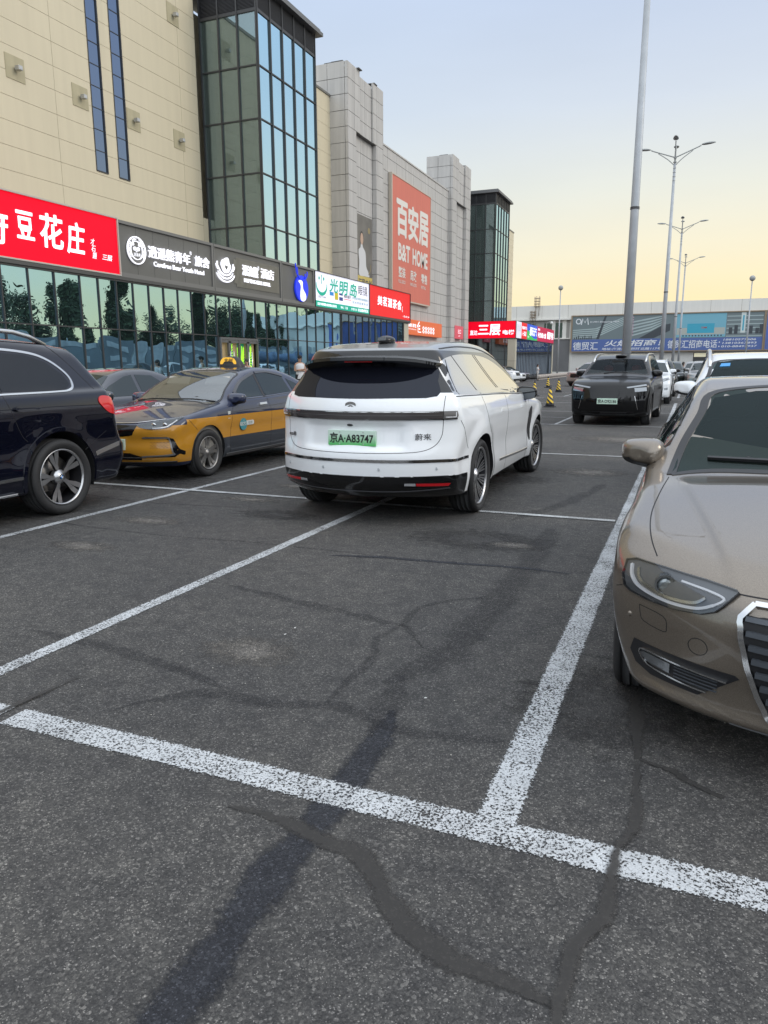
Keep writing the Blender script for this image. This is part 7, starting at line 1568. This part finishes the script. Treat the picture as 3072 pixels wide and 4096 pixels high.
for sg in (1,-1):
    patch(MV,'F',[(sg*.60,.93),(sg*.86,.95),(sg*.88,.86),(sg*.62,.84)],mat('far_lamp',(.28,.30,.32),.15,coat=1.,metal=.4),r,'lower_headlight',lift=.005,step=.05)
    patch(MV,'F',[(sg*.64,.72),(sg*.86,.75),(sg*.84,.45),(sg*.72,.40)],GBL,r,'side_intake',lift=.005,step=.05); band(MV,'F',[(sg*.62,.74),(sg*.70,.42)],.012,CHR,r,'intake_trim',lift=.008)
    band(MV,'T',[(1.3,sg*.62),(.8,sg*.56),(.3,sg*.44)],.008,SEAM,r,'bonnet_line',lift=.001)
wsband(MV,[(u*1.03,z) for u,z in wsM],r,.04)
mb=MB(); P=MV.proj('T',[(2.28,0)])[0]; mb._ell((5.25/2-2.28,0,P[2]+.015),(.16,.15,.045),16,8,0); mb.build('roof_sensor',GBL,r); mb=MB(); mb.box(5.25/2-2.0,5.25/2-1.85,-.17,.17,1.50,1.60); mb.build('mirror_housing',BPL,r); band(MV,'F',[(-.30,1.27),(0,1.30),(.3,1.29)],.016,BPL,r,'wiper',lift=.015)
# --- white SUV behind the beige sedan
WS=suv(4.72,.935,1.64,1.10,.36,.22); WP=paint('white_far_paint',(.72,.74,.76))
r=car_root('compact_suv',WS,.87,7.85,'white SUV with a roof rail standing behind the bronze beige sedan','car',head=-1)
wsw=ws_suv(.935,1.165,1.54); cabin_s,cabin_z=1.55,1.08
far_car(WS,r,WP,wsw,[[(1.72,1.15),(2.0,1.36),(2.35,1.50),(2.75,1.55),(2.8,1.16)],[(2.88,1.16),(2.83,1.55),(3.5,1.53),(3.8,1.18)]],[[(.5,.88),(.86,.95),(.86,.82),(.55,.78)]],res=(120,44,44),cabin_=True,mir=(1.72,1.20,.90),rail=(2.0,4.1,.66,mat('satin_chrome',(.62,.63,.64),.25,metal=1.),.07),rr=.25,grille=[(-.45,.86),(-.4,.6),(.4,.6),(.45,.86)],plate_=(.5,'京Q·3K518',(.03,.10,.45)))
wsband(WS,[(u*1.03,z) for u,z in wsw],r,.05); P=WS.proj('F',[(-.48,1.47)])[0]; patch(WS,'F',[(-.55,1.455),(-.53,1.49),(-.43,1.495),(-.44,1.46)],mat('blue_sticker',(.05,.30,.65),.5),r,'sticker',lift=.006,step=.03)
for sg in (1,-1): mirror_note=None
# --- dark grey saloon beyond it (only its mirror side shows)
SD=sedan_c(4.75,.9,1.46)
r=car_root('sedan',SD,1.55,19.2,'dark saloon with a chrome mirror cap behind the white SUV','car',head=-1)
wsd=ws_suv(.9,.99,1.36); wns=[[(1.65,1.0),(2.0,1.18),(2.4,1.32),(2.6,1.35),(2.62,1.01)],[(2.7,1.01),(2.68,1.35),(3.1,1.33),(3.6,1.05)]]
far_car(SD,r,paint('graphite_paint',(.05,.05,.055),.5),wsd,wns,[[(.45,.70),(.84,.76),(.84,.66),(.5,.62)]],mir=(1.68,1.02,.87,CHR))
# --- white SUV behind the black people carrier
K1=suv(4.6,.92,1.70,1.12,.36,.26); wsk=ws_suv(.92,1.19,1.58); wnk=[[(1.70,1.17),(2.0,1.40),(2.35,1.56),(2.75,1.60),(2.8,1.18)],[(2.88,1.18),(2.83,1.60),(3.5,1.58),(3.8,1.2)]]
lk=[[(.44,.92),(.80,1.02),(.84,.94),(.60,.84)],[(.66,.62),(.80,.64),(.80,.55),(.68,.54)]]
r=car_root('compact_suv',K1,-1.55,29.6,'white SUV with large headlights behind the black people carrier','car',head=-1)
far_car(K1,r,WP,wsk,wnk,lk,mir=(1.72,1.23,.89),rail=(2.0,4.,.64,MATS['satin_chrome'],.06),grille=[(-.36,.96),(-.30,.80),(.30,.80),(.36,.96)],plate_=(.52,'京P·7L320',(.03,.10,.45)))
# --- dark SUVs, silver SUVs in the row beyond
def dupcar(src,x,y,rz,lab,pm=None,name=None):
    c=src.copy(); COL.objects.link(c); c.location=(x,y,0); c.rotation_euler=(0,0,rz); c['label']=lab; old=None
    for ch in src.children:
        d=ch.copy(); COL.objects.link(d); d.parent=c
        if pm and ch.type=='MESH' and (ch.name.startswith('body') or ch.name.startswith('mirror')):
            d.data=ch.data.copy(); d.data.materials[0]=pm
        for g in ch.children: q=g.copy(); COL.objects.link(q); q.parent=d
    return c
K2=suv(4.65,.925,1.70,1.08,.36,.24)
ks=car_root('compact_suv',K2,-1.5,36.9,'black SUV in the row behind the white SUV beyond the people carrier','car',head=-1)
far_car(K2,ks,BK,ws_suv(.925,1.15,1.58),[[(1.70,1.13),(2.0,1.38),(2.35,1.55),(2.75,1.59),(2.8,1.14)],[(2.88,1.14),(2.83,1.59),(3.5,1.57),(3.8,1.16)]],[[(.5,.90),(.84,.96),(.84,.86),(.55,.82)]],mir=(1.72,1.20,.90),grille=[(-.42,.9),(-.36,.62),(.36,.62),(.42,.9)],res=(70,26,28))
hd=-PI/2
dupcar(ks,-1.2,49.,hd,'dark green black SUV farther along the same row as the black SUV',paint('dark_green_paint',(.012,.018,.016),.3))
dupcar(ks,.75,46.,hd,'silver grey SUV facing the camera beside the woman in white',paint('silver_paint',(.34,.33,.32),.7))
dupcar(ks,.35,53.,hd,'second silver SUV half hidden behind the silver grey one',paint('dusty_silver_paint',(.28,.27,.26),.6))
dupcar(ks,1.5,60.5,hd,'farthest pale SUV in the right hand bay row',WP)
dupcar(ks,-6.55,55.5,math.radians(-115),'pinkish silver SUV seen left of the black people carrier',paint('pinkish_paint',(.36,.29,.27),.6))
dupcar(ks,-15.85,63.6,math.radians(-12),'white SUV parked with its nose to the aisle before the pavilion',WP)
ss=car_root('sedan',SD,0,0,'white saloon between the white SUV and dark saloon by the pavilion','car',head=-1)
far_car(SD,ss,WP,wsd,wns,[[(.45,.70),(.84,.76),(.84,.66),(.5,.62)]],mir=(1.68,1.02,.87),res=(70,26,28),grille=[(-.32,.7),(-.28,.5),(.28,.5),(.32,.7)])
ss.location=(-16.0,66.6,0); ss.rotation_euler=(0,0,math.radians(-14))
dupcar(ss,-16.3,70.2,math.radians(-16),'dark saloon with its nose to the aisle nearest the pavilion',paint('graphite_paint',(.05,.05,.055),.5))
# --- grey saloon behind the dark blue SUV
r=dupcar(ss,-9.45,9.8,hd,'dark grey saloon roof between the dark blue SUV and the taxi',paint('slate_paint',(.06,.065,.08),.5))
dupcar(ks,-3.4,-5.6,-hd,'black SUV parked behind the camera')  # unseen cars, added for the white SUV's rear bumper to reflect
dupcar(ks,2.1,-6.,-hd,'pale SUV parked behind the camera on the right',WP)
# ================================================================= people
def skinbody(name,verts,edges,radii,m,parent,sub=2,root=0):
    me=bpy.data.meshes.new(name); me.from_pydata([tuple(v) for v in verts],edges,[]); o=bpy.data.objects.new(name,me); COL.objects.link(o)
    md=o.modifiers.new('skin','SKIN'); md.use_smooth_shade=True
    for i,sv in enumerate(me.skin_vertices[0].data): sv.radius=radii[i] if isinstance(radii[i],tuple) else (radii[i],radii[i]); sv.use_root=(i==root)
    sb=o.modifiers.new('sub','SUBSURF'); sb.levels=sub; sb.render_levels=sub
    bpy.context.view_layer.update(); me2=bpy.data.meshes.new_from_object(o.evaluated_get(bpy.context.evaluated_depsgraph_get())); bpy.data.objects.remove(o)
    me2.name=name; me2.materials.clear(); me2.materials.append(m); me2.polygons.foreach_set('use_smooth',[True]*len(me2.polygons)); return link(bpy.data.objects.new(name,me2),parent)
SKN=mat('skin',(.42,.25,.17),.6); HAIR=mat('hair',(.012,.010,.009),.5); CLW=mat('white_cloth',(.62,.62,.62),.85); CLB=mat('black_cloth',(.015,.015,.017),.85)
def person(x,y,z0,rz,h,lab,top=CLW,pants=CLB,pose='crossed',cap=None,hair='short',sleeve=False,bag=None):
    e=empty('person',(x,y,z0),rz,lab,'person'); s=h/1.75          # figure looks along +x
    V=[(0,0,.95),(0,0,1.12),(0,0,1.30),(0,0,1.43),(0,0,1.50),(.01,0,1.57),(.015,0,1.66),(0,0,1.73), # pelvis..head
       (0,.19,1.40),(0,-.19,1.40)]
    E=[(0,1),(1,2),(2,3),(3,4),(4,5),(5,6),(6,7),(3,8),(3,9)]; Rr=[(.125,.155),(.11,.14),(.12,.165),(.10,.14),(.055,.055),(.085,.07),(.098,.08),(.06,.055),(.06,.055),(.06,.055)]
    def add(p,r,par):
        V.append(p);Rr.append((r,r));E.append((par,len(V)-1)); return len(V)-1
    for sg in (1,-1):
        sh=8 if sg>0 else 9
        if pose=='crossed': ps=[(.02,.23,1.14),(.20,.02,1.16 if sg>0 else 1.19),(.215,-.10,1.17 if sg>0 else 1.20)]
        elif pose=='phone' and sg>0: ps=[(.08,.22,1.17),(.18,.10,1.42),(.15,.07,1.52)]
        else: ps=[(.0,.23,1.14),(.05,.24,.93),(.06,.235,.86)]
        ps=[(a,sg*b,c) for a,b,c in ps]; a=add(ps[0],.043,sh); b=add(ps[1],.034,a); hnd=add(ps[2],.03,b)
        base=Vector(ps[2]); d=(base-Vector(ps[1])).normalized(); sd=d.orthogonal().normalized()
        for k in range(4):
            q=base+d*.03+sd*(k-1.5)*.018; i1=add(tuple(q+d*(.04+.008*(1.5-abs(k-1.5)))),.008,hnd); add(tuple(q+d*.07+Vector((0,0,-.01))),.007,i1)
        add(tuple(base+sd*.045+d*.02),.009,hnd)
        hp=add((0,sg*.095,.88),.085,0); kn=add((.02,sg*.10,.50),.058,hp); an=add((-.01,sg*.10,.10),.042,kn); add((.10,sg*.115,.05),.04,an)
    V=[tuple(c*s for c in v) for v in V]; Rr=[(a*s,b*s) for a,b in Rr]
    skinbody('body',V,E,Rr,SKN,e,root=0)
    # clothes
    g=[(.0,0,.80,.15,.19),(0,0,.95,.15,.185),(0,0,1.12,.135,.17),(0,0,1.30,.145,.20),(0,0,1.40,.125,.205),(0,0,1.455,.09,.13)]
    mb=MB(); n=20
    for x_,y_,z_,a,b in g:
        for i in range(n): t=2*PI*i/n; mb.v.append(((x_+a*math.cos(t))*s,(y_+b*math.sin(t)*1.0)*s,z_*s))
    for k in range(len(g)-1):
        for i in range(n): mb.f.append((k*n+i,k*n+(i+1)%n,(k+1)*n+(i+1)%n,(k+1)*n+i)); mb.m.append(0); mb.sm.append(True)
    if sleeve:
        for sg in (1,-1): mb.tube([(0,sg*.16*s,1.41*s),(0,sg*.22*s,1.28*s),(.01,sg*.235*s,1.12*s)],[.075*s,.068*s,.062*s],12)
    mb.build('shirt',top,e)
    mb=MB()
    for sg in (1,-1): mb.tube([(0,sg*.08*s,.98*s),(0,sg*.095*s,.86*s),(.02,sg*.10*s,.50*s),(-.01,sg*.10*s,.12*s)],[.13*s,.115*s,.08*s,.065*s],14)
    mb.build('trousers',pants,e)
    mb=MB()
    for sg in (1,-1): mb._ell((.05*s,sg*.105*s,.045*s),(.14*s,.05*s,.05*s),12,8,0)
    mb.build('shoes',CLB,e)
    hx,hz=.015*s,1.66*s
    mb=MB(); mb._ell((hx-.012,0,hz+.03*s),(.108*s,.088*s,.10*s),16,10,0)
    if hair=='long': mb._ell((hx-.05*s,0,hz-.08*s),(.075*s,.095*s,.16*s),14,10,0)
    mb.build('hair',HAIR,e)
    mb=MB(); mb.tube([(hx+.09*s,0,hz+.01*s),(hx+.118*s,0,hz-.022*s)],[.010*s,.016*s],8)
    for sg in (1,-1): mb._ell((hx,sg*.086*s,hz-.012*s),(.018*s,.010*s,.03*s),8,6,0)
    mb.build('nose_and_ears',SKN,e); mb=MB()
    for sg in (1,-1): mb._ell((hx+.092*s,sg*.033*s,hz+.012*s),(.008*s,.013*s,.006*s),8,6,0)
    mb._ell((hx+.094*s,0,hz-.055*s),(.008*s,.024*s,.005*s),8,6,0); mb.build('eyes_and_mouth',mat('dark_feature',(.06,.025,.02),.5),e)
    if cap:
        mb=MB(); mb._ell((hx,0,hz+.065*s),(.112*s,.095*s,.075*s),16,10,0); mb._ell((hx+.12*s,0,hz+.05*s),(.075*s,.075*s,.012*s),14,6,0); mb.build('cap',cap,e)
    if bag:
        mb=MB(); mb._ell((-.05*s,.25*s,.92*s),(.14*s,.06*s,.12*s),14,8,0); mb.tube([(0,.22*s,1.0*s),(0,.2*s,1.42*s)],.012*s,6); mb.build('handbag',bag,e)
    return e
to_cam=lambda x,y: math.atan2(-y,-x)
person(-15.5,28.1,.15,to_cam(-15.5,28.1)+.2,1.75,'man in a black cap and white vest with crossed arms before the shop glass',cap=CLB)
person(-15.9,24.6,.15,to_cam(-16,24.6)-.3,1.60,'woman in a white top holding a phone behind the taxi',pose='phone',hair='long',sleeve=True,pants=mat('grey_cloth',(.12,.12,.13),.85))
person(-14.2,74.8,0,.2,1.58,'far off figure in pale clothes beside the dark saloon',top=CLW,pants=mat('pale_cloth',(.5,.47,.44),.85),sleeve=True,hair='long')
person(-.52,57.5,.0,to_cam(-.5,57)+2.2,1.66,'woman in a loose white shirt with a bag between parked cars',hair='long',sleeve=True,pants=mat('navy_cloth',(.02,.025,.05),.85),bag=mat('bag_beige',(.35,.28,.2),.7))
bpy.context.view_layer.update()
